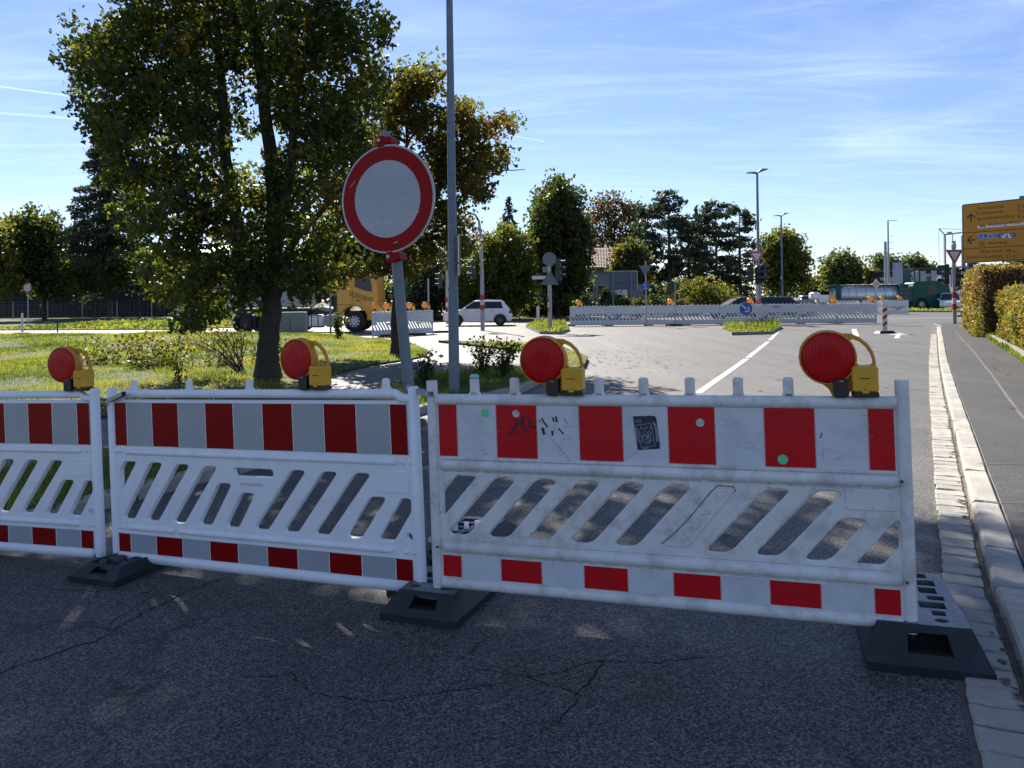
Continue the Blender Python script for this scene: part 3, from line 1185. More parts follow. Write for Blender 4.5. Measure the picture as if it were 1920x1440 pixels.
L_DK = leaf_mat('leaf_dark', (0.032, 0.046, 0.013), 0.38, (0.085, 0.115, 0.011))
L_MID = leaf_mat('leaf_green', (0.050, 0.070, 0.014), 0.44, (0.17, 0.21, 0.017))
L_YG = leaf_mat('leaf_yellow_green', (0.065, 0.075, 0.013), 0.42, (0.22, 0.21, 0.018))
L_YEL = leaf_mat('leaf_yellow', (0.15, 0.11, 0.016), 0.42, (0.36, 0.26, 0.02))
L_ORG = leaf_mat('leaf_orange', (0.10, 0.050, 0.014), 0.42, (0.24, 0.11, 0.018))
L_BRN = leaf_mat('leaf_brown', (0.085, 0.05, 0.025), 0.4, (0.2, 0.10, 0.03))
L_LIME = leaf_mat('leaf_lime', (0.075, 0.10, 0.015), 0.42, (0.19, 0.23, 0.02))
L_FAR = leaf_mat('leaf_far', (0.075, 0.11, 0.05), 0.38, (0.16, 0.22, 0.07))
L_PINE = leaf_mat('needles', (0.034, 0.052, 0.034), 0.25, (0.07, 0.105, 0.045))
L_PINE2 = leaf_mat('needles_olive', (0.04, 0.05, 0.02), 0.25, (0.09, 0.11, 0.03))
L_HEDGE = leaf_mat('hedge_yellow', (0.27, 0.215, 0.025), 0.4, (0.40, 0.31, 0.03))
L_HGRN = leaf_mat('hedge_green', (0.09, 0.12, 0.022), 0.4, (0.2, 0.24, 0.03))
L_HBRN = leaf_mat('hedge_brown', (0.16, 0.075, 0.035), 0.35, (0.3, 0.14, 0.05))
L_GRS = leaf_mat('grass_blade', (0.085, 0.12, 0.02), 0.48, (0.26, 0.32, 0.03))
L_GRS2 = leaf_mat('grass_blade_yellow', (0.18, 0.165, 0.045), 0.48, (0.42, 0.39, 0.06))
L_GRS3 = leaf_mat('grass_blade_dark', (0.05, 0.085, 0.02), 0.4, (0.12, 0.19, 0.03))

# big maple
B1 = Vector((*G(502, 709, .1)[:2], 0.1))
Y1 = B1.y
bl = px_blobs([(215, 75, 75), (180, 120, 50), (150, 185, 24), (185, 215, 34), (300, 40, 85), (400, 25, 80), (520, 40, 85), (620, 50, 80), (690, 70, 42), (700, 130, 34), (250, 150, 75), (340, 140, 80),
                (455, 130, 70), (560, 150, 85), (655, 160, 70), (225, 240, 52), (300, 230, 75), (395, 240, 60), (560, 250, 80), (650, 250, 62), (245, 320, 46), (320, 320, 66), (400, 340, 60),
                (520, 345, 72), (620, 330, 60), (680, 330, 30), (270, 400, 50), (350, 420, 66), (450, 430, 60), (540, 440, 66), (610, 440, 48), (300, 470, 50), (380, 500, 62), (470, 510, 60),
                (550, 515, 48), (610, 510, 40), (660, 500, 26), (280, 520, 28), (330, 545, 38), (400, 560, 40), (380, 590, 32), (462, 556, 26), (345, 598, 22), (550, 548, 22), (588, 530, 20)], Y1, 1.35)
top = []  # unseen upper crown, with side lobes added to shade the foreground
for (x, y, z, r) in ((-6.6, 14.2, 8.3, 1.5), (-5.0, 14.2, 9.0, 1.8), (-3.4, 14.4, 9.2, 1.8), (-2.0, 14.2, 8.7, 1.5), (-6.0, 14.2, 10.2, 1.6), (-4.6, 14.2, 11.2, 1.7), (-3.2, 14.0, 10.8, 1.7), (-1.8, 14.2, 10.2, 1.4),
                     (-0.7, 14.3, 9.4, .95), (0.4, 14.3, 9.3, .85), (1.3, 14.0, 9.2, 0.75), (-4.2, 14.1, 12.4, 1.2), (-0.6, 14.0, 10.8, 1.0)):
    for dy in (-1.3, 0.9):
        top.append((x, y + dy, z + (0.2 if dy < 0 else 0.5), r))
top += [(-4.2, 17, 9.9, 1.2), (-2.9, 17.2, 9.9, 1.1), (-2.2, 16.4, 10.7, .9)]  # further unseen lobes, added to thicken the shade behind the barriers
a_ = lambda px, py, dy=0.0: atY(px, py, Y1 + dy)
limbs1 = [([B1, a_(503, 650), a_(508, 590), a_(512, 530)], .205, .175),
          ([a_(512, 535), a_(515, 420, .1), a_(508, 300, .2), a_(492, 150, .2), a_(472, 0, .1), a_(470, -200, 0), a_(500, -380)], .18, .05),
          ([a_(508, 560), a_(450, 440, -.1), a_(424, 300, -.2), a_(415, 150, -.2), a_(400, -20, -.3), a_(380, -180, -.4)], .15, .04),
          ([a_(514, 520), a_(560, 440, .3), a_(600, 400, .5), a_(640, 350, .7), a_(690, 300, .8)], .09, .03),
          ([a_(512, 470), a_(545, 330, -.4), a_(555, 180, -.6), a_(590, 20, -.6), a_(640, -150, -.6)], .11, .03),
          ([a_(430, 360), a_(360, 280, .3), a_(300, 200, .5), a_(240, 120, .6)], .07, .02),
          ([a_(440, 430), a_(380, 380, -.6), a_(310, 350, -.9), a_(260, 320, -1)], .06, .02),
          ([a_(480, -180), a_(620, -260), (-1.6, Y1, 9.6), (-.2, Y1 - .2, 9.6), (1.1, Y1 - .3, 9.3)], .08, .02),  # unseen bough, added to carry the shading side lobes
          ([a_(470, 500), a_(420, 520, .4), a_(370, 560, .6)], .05, .015)]
broadleaf('maple_tree', 'tall dark green maple with dense low crown, left of the round road closure sign', B1, bl + top, limbs1,
          [L_DK, L_MID, L_YG, L_YEL], [.52, .33, .11, .04], 3000, 42, .265, .104, tmpl=LEAF5, twigs=260, shell=.3)

B2 = Vector((*G(745, 667, .1)[:2], 0.1))
Y2 = B2.y
bl = px_blobs([(770, 160, 42), (810, 150, 32), (730, 200, 50), (790, 230, 45), (700, 280, 45), (860, 210, 30), (885, 250, 32), (830, 280, 40), (925, 245, 22), (955, 235, 16), (940, 290, 18), (905, 300, 30),
                (860, 320, 44), (790, 330, 44), (730, 360, 50), (650, 380, 55), (690, 440, 50), (760, 430, 42), (820, 400, 45), (885, 360, 32), (860, 440, 38), (620, 450, 45), (600, 490, 34), (660, 490, 30),
                (730, 490, 30), (800, 475, 30), (868, 465, 18), (580, 512, 20), (640, 520, 16), (700, 512, 16), (760, 508, 16)], Y2, 1.2)
b_ = lambda px, py, dy=0.0: atY(px, py, Y2 + dy)
limbs2 = [([B2, b_(742, 600), b_(750, 540), b_(752, 500)], .15, .13), ([b_(752, 505), b_(745, 400), b_(760, 300), b_(770, 170)], .11, .02), ([b_(750, 510), b_(800, 400), b_(840, 330), b_(900, 270), b_(955, 235)], .08, .012),
          ([b_(750, 500), b_(690, 430), b_(640, 370), b_(620, 300)], .08, .02), ([b_(752, 480), b_(830, 420), b_(880, 350), b_(940, 320), b_(985, 318)], .05, .008), ([b_(740, 480), b_(680, 490), b_(610, 500)], .04, .01)]
broadleaf('maple_tree', 'thinner maple turning orange and brown, behind the round sign and the tall lamp post', B2, bl, limbs2,
          [L_MID, L_YG, L_ORG, L_BRN, L_YEL], [.36, .30, .12, .14, .08], 980, 30, .27, .115, tmpl=LEAF5, twigs=420, shell=.35)


def simple_tree(name, label, px, pyb, Y, blobs, leafm, probs, n_cl=500, per=18, size=.28, cl_r=.6, depth=None, trunk_r=None, group=None, forks=3, cat='tree', twigs=50, shell=.4, z0=None):
    base = Vector((atY(px, pyb, Y).x, Y, 0.0 if z0 is None else z0))
    B = px_blobs(blobs, Y, depth if depth is not None else max(b[2] for b in blobs) * Y / FPX * 0.8)
    zt = max(b[2] for b in B)
    tr = trunk_r or 0.02 * zt
    lim = []
    cz = sum(b[2] for b in B) / len(B)
    fork = Vector((base.x, Y, base.z + (cz - base.z) * 0.45))
    lim.append(([base, base.lerp(fork, .5), fork], tr, tr * .8))
    for k in range(forks):
        b = random.choice(B)
        lim.append(([fork, fork.lerp(Vector(b[:3]), .5) + Vector((0, 0, .1 * zt)), Vector(b[:3])], tr * .6, tr * .12))
    b = max(B, key=lambda q: q[2])
    lim.append(([fork, fork.lerp(Vector(b[:3]), .5), Vector(b[:3])], tr * .7, tr * .15))
    return broadleaf(name, label, base, B, lim, leafm, probs, n_cl, per, cl_r, size, twigs=twigs, group=group, cat=cat, shell=shell)


GRP_L = 'trees in front of the dark timber shed'
simple_tree('broadleaf_tree', 'leafy green tree left of the spruce, in front of the dark shed', 83, 600, 72,
            [(60, 410, 22), (90, 425, 22), (30, 425, 18), (50, 450, 30), (90, 460, 26), (60, 490, 30), (100, 500, 22), (40, 520, 28), (85, 530, 26), (110, 540, 20)], [L_DK, L_MID, L_YG], [.5, .38, .12], 600, 16, .34, .8, group=GRP_L)
simple_tree('broadleaf_tree', 'olive tree cut by the left edge of the photo, beside the speed limit sign', -10, 600, 68,
            [(0, 440, 22), (-30, 430, 34), (5, 480, 26), (-30, 500, 40), (10, 530, 24), (-60, 460, 40)], [L_MID, L_YG, L_YEL], [.45, .4, .15], 420, 15, .34, .8, group=GRP_L)
simple_tree('broadleaf_tree', 'low dark bushy tree hanging over the wire fence, right of the spruce trunk', 262, 600, 76,
            [(150, 510, 22), (190, 515, 18), (230, 500, 26), (270, 500, 30), (310, 510, 28), (120, 520, 20)], [L_DK, L_MID], [.7, .3], 380, 15, .34, .8, group=GRP_L)
simple_tree('broadleaf_tree', 'rounded yellow-green tree behind the white car', 948, 600, 57,
            [(945, 445, 22), (915, 465, 22), (975, 465, 24), (890, 490, 24), (930, 500, 32), (975, 505, 30), (895, 530, 28), (940, 540, 32), (985, 545, 24), (910, 560, 24), (960, 565, 22), (860, 520, 20), (880, 560, 20)], [L_MID, L_LIME, L_YG], [.5, .3, .2], 900, 18, .26, .6, forks=6)
simple_tree('broadleaf_tree', 'tall dark oval tree between the traffic sign cluster and the tiled house', 1046, 600, 60,
            [(1045, 350, 20), (1030, 375, 26), (1065, 380, 26), (1020, 410, 28), (1060, 415, 34), (1085, 430, 22), (1030, 450, 34), (1075, 460, 32), (1025, 490, 32), (1070, 500, 34), (1035, 525, 32), (1080, 530, 22), (1045, 550, 28), (1005, 440, 16)], [L_DK, L_MID, L_BRN], [.72, .22, .06], 1300, 20, .26, .6, forks=7, depth=1.6)
simple_tree('broadleaf_tree', 'thin autumn tree with brown leaves rising behind the tiled roof', 1150, 580, 88,
            [(1125, 385, 16), (1155, 380, 18), (1180, 390, 18), (1110, 410, 16), (1145, 410, 24), (1180, 415, 22), (1120, 440, 22), (1160, 445, 26), (1195, 440, 16), (1200, 400, 10), (1105, 470, 18), (1140, 470, 20)], [L_BRN, L_ORG, L_DK, L_YG], [.36, .16, .3, .18], 420, 13, .30, .9, forks=8, twigs=120)
simple_tree('broadleaf_tree', 'small yellowish tree against the grey house wall', 1182, 590, 66,
            [(1165, 475, 14), (1185, 465, 16), (1200, 480, 14), (1160, 500, 14), (1190, 500, 18), (1205, 520, 14)], [L_YG, L_MID, L_ORG, L_DK], [.3, .3, .1, .3], 300, 14, .26, .6)
simple_tree('broadleaf_tree', 'bright lime tree behind the second street lamp, right of the pines', 1470, 590, 82,
            [(1470, 440, 14), (1450, 455, 18), (1490, 460, 18), (1440, 480, 18), (1470, 480, 26), (1500, 490, 16), (1450, 505, 24), (1485, 515, 26), (1510, 530, 12), (1460, 535, 18), (1435, 520, 14)], [L_LIME, L_YG, L_MID], [.35, .35, .3], 600, 16, .34, .8)
simple_tree('broadleaf_tree', 'round green tree above the left end of the tank trailer', 1580, 580, 118,
            [(1580, 488, 14), (1560, 500, 16), (1598, 502, 16), (1572, 515, 20), (1600, 520, 14), (1555, 525, 12), (1590, 535, 12)], [L_LIME, L_YG, L_FAR], [.3, .3, .4], 420, 14, .5, 1.1, forks=4)
simple_tree('broadleaf_tree', 'yellowing tree between the round tree and the flag banners', 1622, 580, 125,
            [(1625, 520, 14), (1612, 535, 12), (1640, 530, 12), (1655, 540, 8)], [L_YEL, L_YG, L_FAR], [.3, .3, .4], 220, 13, .5, 1.0, forks=3)
simple_tree('broadleaf_tree', 'grey-green tree behind the tall mast over the tank trailer', 1662, 575, 130,
            [(1652, 490, 12), (1672, 498, 14), (1650, 510, 14), (1680, 515, 14), (1660, 525, 14)], [L_FAR, L_MID], [.7, .3], 280, 13, .5, 1.0, forks=3)
simple_tree('broadleaf_tree', 'broad green tree behind the grey banner and green pylon', 1712, 575, 132,
            [(1698, 495, 12), (1718, 492, 10), (1735, 505, 12), (1700, 515, 14), (1722, 518, 14)], [L_FAR, L_MID, L_YG], [.6, .25, .15], 260, 13, .5, 1.0, forks=3)
simple_tree('broadleaf_tree', 'distant dark tree above the gap right of the lime tree', 1530, 575, 140,
            [(1520, 540, 12), (1538, 535, 12), (1548, 545, 8), (1508, 548, 8)], [L_FAR, L_DK], [.6, .4], 220, 12, .55, 1.1, forks=3)
simple_tree('broadleaf_tree', 'dark tree behind the yellow direction sign at the right edge', 1925, 600, 33,
            [(1915, 480, 18), (1930, 500, 26), (1912, 505, 10), (1940, 460, 30)], [L_MID, L_YG, L_DK], [.4, .3, .3], 260, 15, .16, .4, forks=3)
simple_tree('dark_conifer', 'dark dense conifer behind the tall lamp post and the signal pole', 815, 600, 60,
            [(790, 480, 26), (820, 500, 30), (850, 520, 26), (790, 530, 34), (830, 550, 30), (770, 560, 26), (860, 570, 18), (800, 580, 26), (840, 590, 18)], [L_PINE, L_DK], [.7, .3], 600, 15, .24, .6, depth=1.2)

# shrubs
SHR = 'garden shrubs beyond the cross street'


def shrub(name, label, px, py, Y, w, h, leafm, probs, n=240, per=12, size=.17, group=SHR, z0=0.0, cat='shrub'):
    base = Vector((atY(px, py, Y).x, Y, z0))
    t = thing(name, label, cat, base, 0, group)
    blobs = []
    for i in range(7):
        a = i / 7 * 2 * PI
        blobs.append((math.cos(a) * w * .28, math.sin(a) * w * .22, h * random.uniform(.35, .6), min(w, h) * .34))
    blobs.append((0, 0, h * .66, min(w, h) * .33))
    c, pos, ci = blob_points(blobs, n, size * 1.5, per)
    pos[:, 2] = np.abs(pos[:, 2])
    mi = RNG.choice(len(leafm), n, p=probs)[ci]
    scatter_mesh('foliage', pos, size * (0.6 + .8 * RNG.random(len(pos))), LEAF4, mi, leafm, t)
    mb = MB()
    for i in range(6):
        a = random.uniform(0, 2 * PI)
        mb.tube([(0, 0, -.05), (math.cos(a) * w * .12, math.sin(a) * w * .1, h * .35), (math.cos(a) * w * .25, math.sin(a) * w * .2, h * .7)], [.03, .02, .008], 5)
    mb.build('stem', M_BARK, t)['kind'] = 'stuff'
    return t


shrub('shrub', 'yellow-green shrub in front of the white notice board', 1160, 590, 56, 2.6, 1.9, [L_YG, L_LIME, L_DK], [.4, .3, .3])
shrub('shrub', 'yellow shrub below the pines, left of the traffic signals', 1322, 590, 60, 3.4, 3.4, [L_LIME, L_YEL, L_YG], [.4, .2, .4], 380)
shrub('shrub', 'tall green shrub at the foot of the right pine, beside the yellow shrub', 1362, 590, 62, 2.6, 2.6, [L_MID, L_YG], [.6, .4], 260)
shrub('shrub', 'round olive shrub left of the white delineator post', 1000, 597, 60, 1.9, 1.5, [L_YG, L_MID], [.5, .5], 180)
shrub('shrub', 'low brownish shrub right of the white delineator post', 1024, 597, 61, 1.8, 1.1, [L_YG, L_BRN, L_MID], [.4, .3, .3], 160)
shrub('shrub', 'grey-green shrub by the garden fence, left end of the long barrier row', 1060, 597, 62, 1.7, 1.7, [L_MID, L_FAR], [.5, .5], 160)
shrub('shrub', 'slim dark column shrub against the house wall', 1139, 597, 64, 1.0, 3.0, [L_PINE, L_DK], [.7, .3], 260)
shrub('shrub', 'dark shrub behind the blue cyclist sign', 1225, 597, 66, 3.6, 1.7, [L_DK, L_MID], [.7, .3], 240)
shrub('shrub', 'dark shrub under the tall pine, behind the long barrier row', 1268, 597, 68, 4.2, 2.0, [L_DK, L_MID, L_BRN], [.6, .3, .1], 260)
shrub('shrub', 'dark green bush between house and oval tree', 1085, 597, 66, 3.6, 2.4, [L_PINE, L_DK], [.6, .4], 260)
shrub('shrub', 'clipped dark dome shrub with pale rim, right of the white notice board', 1196, 597, 58, 2.3, 1.5, [L_DK, L_MID], [.8, .2], 220)

# near weeds and small plants
WEED = 'leafy plants in the kerbside verge'


def weedplant(label, px, py, w, h, n, leafm, probs, size=.05, group=WEED):
    b = G(px, py, .1)
    b.z = gz(b.x, b.y) + .1
    t = thing('leafy_plant', label, 'plant', b, 0, group)
    mb = MB()
    pos = []
    for i in range(n):
        a = random.uniform(0, 2 * PI)
        r = w * random.uniform(.1, .5)
        hh = h * random.uniform(.55, 1)
        tip = Vector((math.cos(a) * r, math.sin(a) * r, hh))
        mid = Vector((tip.x * .35, tip.y * .35, hh * .55))
        mb.tube([(0, 0, 0), mid, tip], [.008, .006, .003], 4)
        for k in range(26):
            f = random.uniform(.15, 1)
            p = mid.lerp(tip, (f - .5) * 2) if f > .5 else Vector((0, 0, 0)).lerp(mid, f * 2)
            pos.append(p + Vector([random.gauss(0, .03 + .05 * (1 - f)) for _ in range(3)]))
    mb.build('stem', M_BARK, t)['kind'] = 'stuff'
    pos = np.array([p[:] for p in pos])
    pos[:, 2] = np.abs(pos[:, 2])
    scatter_mesh('foliage', pos, size * (.6 + .8 * RNG.random(len(pos))), LEAF4, RNG.choice(len(leafm), len(pos), p=probs), leafm, t)


weedplant('bushy weed right of the tall lamp post, nearer to the post', 905, 706, .7, .78, 22, [L_MID, L_DK, L_BRN], [.6, .3, .1])
weedplant('bushy weed right of the tall lamp post, nearer to the red lamp', 945, 709, .75, .80, 24, [L_DK, L_MID, L_BRN], [.55, .4, .05])
weedplant('dark weed between the sign pole and the tall lamp post', 798, 728, .6, .62, 16, [L_DK, L_MID], [.7, .3])
weedplant('small dark sapling stem standing in the lawn left of the maple trunk', 337, 727, .18, .6, 3, [L_BRN, L_DK], [.5, .5], group='wild plants on the lawn')
weedplant('small bright weed beside the grey cable cabinet', 634, 637, .8, 1.1, 14, [L_LIME, L_MID], [.6, .4], size=.1, group='wild plants on the lawn')

# wild scrub on the lawn
b = G(320, 690, .1)
t = thing('wild_bush', 'low green bramble scrub on the lawn left of the maple trunk', 'bush', b)
c, pos, ci = blob_points([(-1.3, 0.8, .25, .4), (-.6, .3, .28, .45), (.0, .3, .3, .45), (.9, .8, .25, .4), (-2.2, 1.2, .2, .4), (1.7, 1.4, .25, .4), (-.2, -.4, .2, .3)], 190, .22, 11)
pos[:, 2] = np.abs(pos[:, 2])
scatter_mesh('foliage', pos, .075 * (0.6 + .8 * RNG.random(len(pos))), LEAF4, RNG.choice(4, 190, p=[.25, .4, .05, .3])[ci], [L_DK, L_MID, L_BRN, L_YG], t)
mb = MB()
for i in range(26):
    x = random.uniform(-2.4, 1.9)
    mb.tube([(x, .6, 0), (x + random.uniform(-.2, .2), .6, .4), (x + random.uniform(-.4, .4), .6, .75)], [.008, .006, .003], 4)
mb.build('stem', M_BARK, t)['kind'] = 'stuff'
b = G(452, 697, .1)
t = thing('leaning_shrub', 'nearly bare reddish shrub leaning left, beside the maple trunk', 'bush', b)
mb = MB()
pos = []
for i in range(26):
    lean = random.uniform(-1.3, .15)
    h = random.uniform(.6, 1.15)
    tip = Vector((lean, random.uniform(-.3, .3), h))
    mid = tip * .5 + Vector((0, 0, .08))
    mb.tube([(random.uniform(-.1, .1), 0, 0), mid, tip], [.011, .008, .003], 4)
    for k in range(14):
        pos.append((mid.lerp(tip, random.uniform(.3, 1.1)) + Vector([random.gauss(0, .06) for _ in range(3)]))[:])
mb.build('stem', M_BARK, t)['kind'] = 'stuff'
pos = np.array(pos)
scatter_mesh('foliage', pos, .05 * (.6 + .8 * RNG.random(len(pos))), LEAF4, RNG.choice(3, len(pos), p=[.5, .3, .2]), [L_BRN, L_MID, L_ORG], t)


# pines and spruce
def conifer(name, label, px, Y, pyt, py_lo, wpx, kind='spruce', n_br=120, base_py=600, group=None, dens=26, bare=None, trunk_r=.22, mats=None, lean=0.0):
    x = atY(px, 560, Y).x
    base = Vector((x, Y, 0))
    zt = atY(px, pyt, Y).z
    zl = atY(px, py_lo, Y).z
    R = wpx * Y / FPX
    t = thing(name, label, 'tree', base, 0, group)
    mb = MB()
    mb.tube([(0, 0, -.1), (lean * .3, 0, zt * .35), (lean * .6, 0, zt * .7), (lean, 0, zt)], [trunk_r, trunk_r * .8, trunk_r * .45, .03], 8)
    pos, sz = [], []
    for i in range(n_br):
        f = (i + random.random()) / n_br
        z = zl + (zt - zl) * f
        a = random.uniform(0, 2 * PI)
        if kind == 'spruce':
            L = R * (1 - f) ** .85 * random.uniform(.6, 1.05) + .15
            tip = Vector((math.cos(a) * L, math.sin(a) * L, -L * .28 + .12 * L))
        else:
            L = R * (.35 + .65 * math.sin(PI * min(1, (f * .85 + .12)))) * random.uniform(.5, 1.1)
            tip = Vector((math.cos(a) * L, math.sin(a) * L, L * random.uniform(-.05, .35)))
        cx_ = lean * z / zt
        o = Vector((cx_, 0, z))
        mb.tube([o, o + tip * .5 + Vector((0, 0, .06 * L)), o + tip], [.03 + .012 * L, .02 + .005 * L, .008], 4)
        nn = int(dens * (0.4 + L) * (1.5 if kind == 'pine' else 1))
        for k in range(nn):
            q = random.random() ** .6
            if kind == 'spruce':
                p = o + tip * q + Vector((random.gauss(0, .12 * L * (1.1 - q) + .05), random.gauss(0, .12 * L * (1.1 - q) + .05), -abs(random.gauss(0, .22)) * (0.5 + .3 * L)))
            else:
                q = .72 + .33 * random.random()
                p = o + tip * q + Vector((random.gauss(0, .17 * L + .12), random.gauss(0, .17 * L + .12), random.gauss(.12, .13)))
            pos.append(p[:])
    mb.build('trunk', M_BARKP, t)
    pos = np.array(pos)
    mats = mats or [L_PINE, L_PINE2]
    s = (0.006 * Y) * (.7 + .8 * RNG.random(len(pos)))
    tm = NEEDLE * np.array((1.5, 1, 1))
    scatter_mesh('crown', pos, np.maximum(s, .25), tm, RNG.choice(len(mats), len(pos), p=[.75, .25] if len(mats) == 2 else None), mats, t)
    return t


conifer('spruce_tree', 'tall dark spruce with bare grey trunk in front of the timber shed', 205, 84, 222, 530, 135, 'spruce', 230, dens=26, trunk_r=.28, mats=[L_PINE, L_DK])
PG = 'pines beyond the long barrier row'
conifer('pine_tree', 'tallest pine, left of the group behind the long barrier row', 1256, 76, 362, 530, 50, 'pine', 62, group=PG, dens=24, trunk_r=.25)
conifer('pine_tree', 'slim pine at the left end of the group behind the long barrier row', 1212, 78, 392, 520, 24, 'pine', 34, group=PG, dens=20)
conifer('pine_tree', 'thin wispy conifer top between the two broad pines', 1308, 84, 384, 540, 16, 'spruce', 60, group=PG, dens=10)
conifer('pine_tree', 'broad pine just left of the first street lamp', 1344, 74, 382, 545, 42, 'pine', 62, group=PG, dens=24)
conifer('pine_tree', 'pine directly behind the give way sign and first street lamp', 1388, 76, 392, 560, 36, 'pine', 52, group=PG, dens=24)
conifer('pine_tree', 'dark low pine right of the tallest pine', 1292, 80, 415, 560, 36, 'pine', 48, group=PG, dens=24)
conifer('pine_tree', 'thin distant pine top above the yellow-green tree', 957, 92, 368, 470, 30, 'spruce', 70, dens=9, trunk_r=.2)

# far wooded skyline
bl = []
for i in range(46):
    px = 1200 + i * 17 + random.uniform(-6, 6)
    bl.append((*atY(px, 553 + random.uniform(-9, 3), 240)[:3], 3.4 * random.uniform(.7, 1.3)))
for i in range(20):
    px = -60 + i * 16
    bl.append((*atY(px, 545 + random.uniform(-5, 3), 250)[:3], 4))
for i in range(60):
    px = 480 + i * 14
    bl.append((*atY(px, 548 + random.uniform(-8, 3), 130)[:3], 2.6 * random.uniform(.7, 1.3)))
c, pos, ci = blob_points(bl, 1900, 1.6, 12)
pos[:, 2] = np.abs(pos[:, 2])
o = scatter_mesh('distant_woods', pos, .9 * (0.6 + .8 * RNG.random(len(pos))), LEAF4, RNG.choice(3, 1900, p=[.5, .4, .1])[ci], [L_FAR, L_DK, L_YG])
o['kind'] = 'stuff'


# hedges
def hedge(label, a, b, depth, h, leafm, probs, n, size=.07):
    a, b = Vector(a), Vector(b)
    d = b - a
    L = d.length
    base = Vector((a.x, a.y, .07))
    t = thing('hedge', label, 'hedge', base, math.atan2(d.y, d.x), 'beech hedge blocks beside the pavement')
    # local x along, y to the left of the walk direction is the pavement side
    mb = MB()
    mb.box((L / 2, -depth / 2, h / 2), (L - .25, depth - .25, h - .15))
    mb.build('inner_branches', M_BARK, t)
    f = RNG.random(n)
    areas = np.array([L * h, L * h * .3, L * depth, depth * h, depth * h])
    face = RNG.choice(5, n, p=areas / areas.sum())
    u = RNG.random(n)
    v = RNG.random(n)
    j = RNG.normal(size=n) * .06
    X = np.where(face < 3, u * L, np.where(face == 3, j, L + j))
    Y = np.where(face == 0, j, np.where(face == 1, -depth + j, -v * depth))
    Y = np.where(face >= 3, -u * depth, Y)
    Z = np.where(face == 2, h + j, v * h)
    und = .07 * np.sin(X * 3.1) + .05 * np.sin(Z * 5 + X) + .04 * np.sin(X * 9 + Z * 4)
    Y = np.where(face == 0, Y + und, Y)
    pos = np.stack([X, Y, Z], 1)
    nz = np.sin(X * 1.9 + 1) * np.sin(Z * 2.7) + RNG.normal(size=n) * .8
    mi = np.zeros(n, int)
    o_ = np.argsort(nz)
    cuts = (np.cumsum(probs) * n).astype(int)
    s0 = 0
    for k, cc in enumerate(cuts):
        mi[o_[s0:cc]] = k
        s0 = cc
    scatter_mesh('foliage', pos, size * (.6 + .8 * f), LEAF4, mi, leafm, t)
    return t


HM = [L_HBRN, L_HEDGE, L_HGRN]
hp = lambda i, t: Vector(hedge_base[i]).lerp(Vector(hedge_base[i + 1]), t)
hedge('nearest low hedge block with golden yellow leaves', (8.6, 11.2), (15.55, 24.4), 1.3, 1.52, HM, [.14, .58, .28], 60000, .062)
hedge('tall middle hedge block, brown and yellow, with a dark end', (15.2, 25.0), (18.5, 31.2), 1.5, 2.25, HM, [.34, .41, .25], 24000, .075)
hedge('farthest tall narrow hedge block beside the give way sign', (19.2, 32.2), (21.3, 36.1), 1.2, 2.05, HM, [.14, .58, .28], 14000, .08)


# ------------------------------------------------------------------ grass
def grass(name, poly, dens, hh, w, ymax=60, hf=None, zoff=.1, mats=None, probs=None, label=None, lumps=True):
    poly = [tuple(p[:2]) for p in poly]
    xs = [p[0] for p in poly]
    ys = [p[1] for p in poly]
    x0, x1, y0, y1 = max(min(xs), -34), max(xs), max(min(ys), 3), min(max(ys), ymax)
    n = int((x1 - x0) * (y1 - y0) * dens)
    X = RNG.uniform(x0, x1, n)
    Y = y0 + (y1 - y0) * RNG.random(n)
    k = inpoly(X, Y, poly) & (np.abs(X / Y) < .78)
    X, Y = X[k], Y[k]
    # thin out with distance, wider blades instead
    keep = RNG.random(len(X)) < np.clip(15 / Y, .12, 1)
    X, Y = X[keep], Y[keep]
    n = len(X)
    Z = np.array([gz(a, b) + zoff + (hf(a, b) if hf else 0) for a, b in zip(X, Y)])
    ws = w * np.clip(Y / 12, 1, 5) * (.6 + .8 * RNG.random(n))
    lump = .6 + .5 * (np.sin(X * 1.7 + 2 * np.sin(Y * .8)) * np.sin(Y * 1.1 + X * .4)) if lumps else 1
    hs = hh * (.45 + .9 * RNG.random(n)) * np.maximum(.35, lump)
    a = RNG.uniform(0, PI, n)
    la = RNG.uniform(0, 2 * PI, n)
    ln = hs * RNG.uniform(.1, .75, n)
    base = np.stack([X, Y, Z - .01], 1)
    side = np.stack([np.cos(a) * ws, np.sin(a) * ws, np.zeros(n)], 1) * .5
    tip = base + np.stack([np.cos(la) * ln, np.sin(la) * ln, hs], 1)
    V = np.stack([base - side, base + side, tip], 1).reshape(-1, 3)
    mats = mats or [L_GRS, L_GRS2, L_GRS3]
    probs = probs or [.5, .25, .25]
    patch = np.sin(X * .9 + 1.3 * np.sin(Y * .5)) + np.sin(Y * 1.4 - X * .3) + RNG.normal(size=n) * 1.0
    mi = np.zeros(n, int)
    o_ = np.argsort(patch)
    s0 = 0
    for q, cc in enumerate((np.cumsum(probs) * n + .5).astype(int)):
        mi[o_[s0:cc]] = q
        s0 = cc
    o = raw_mesh(name, V, 3, mi, mats)
    o['kind'] = 'stuff'
    return o


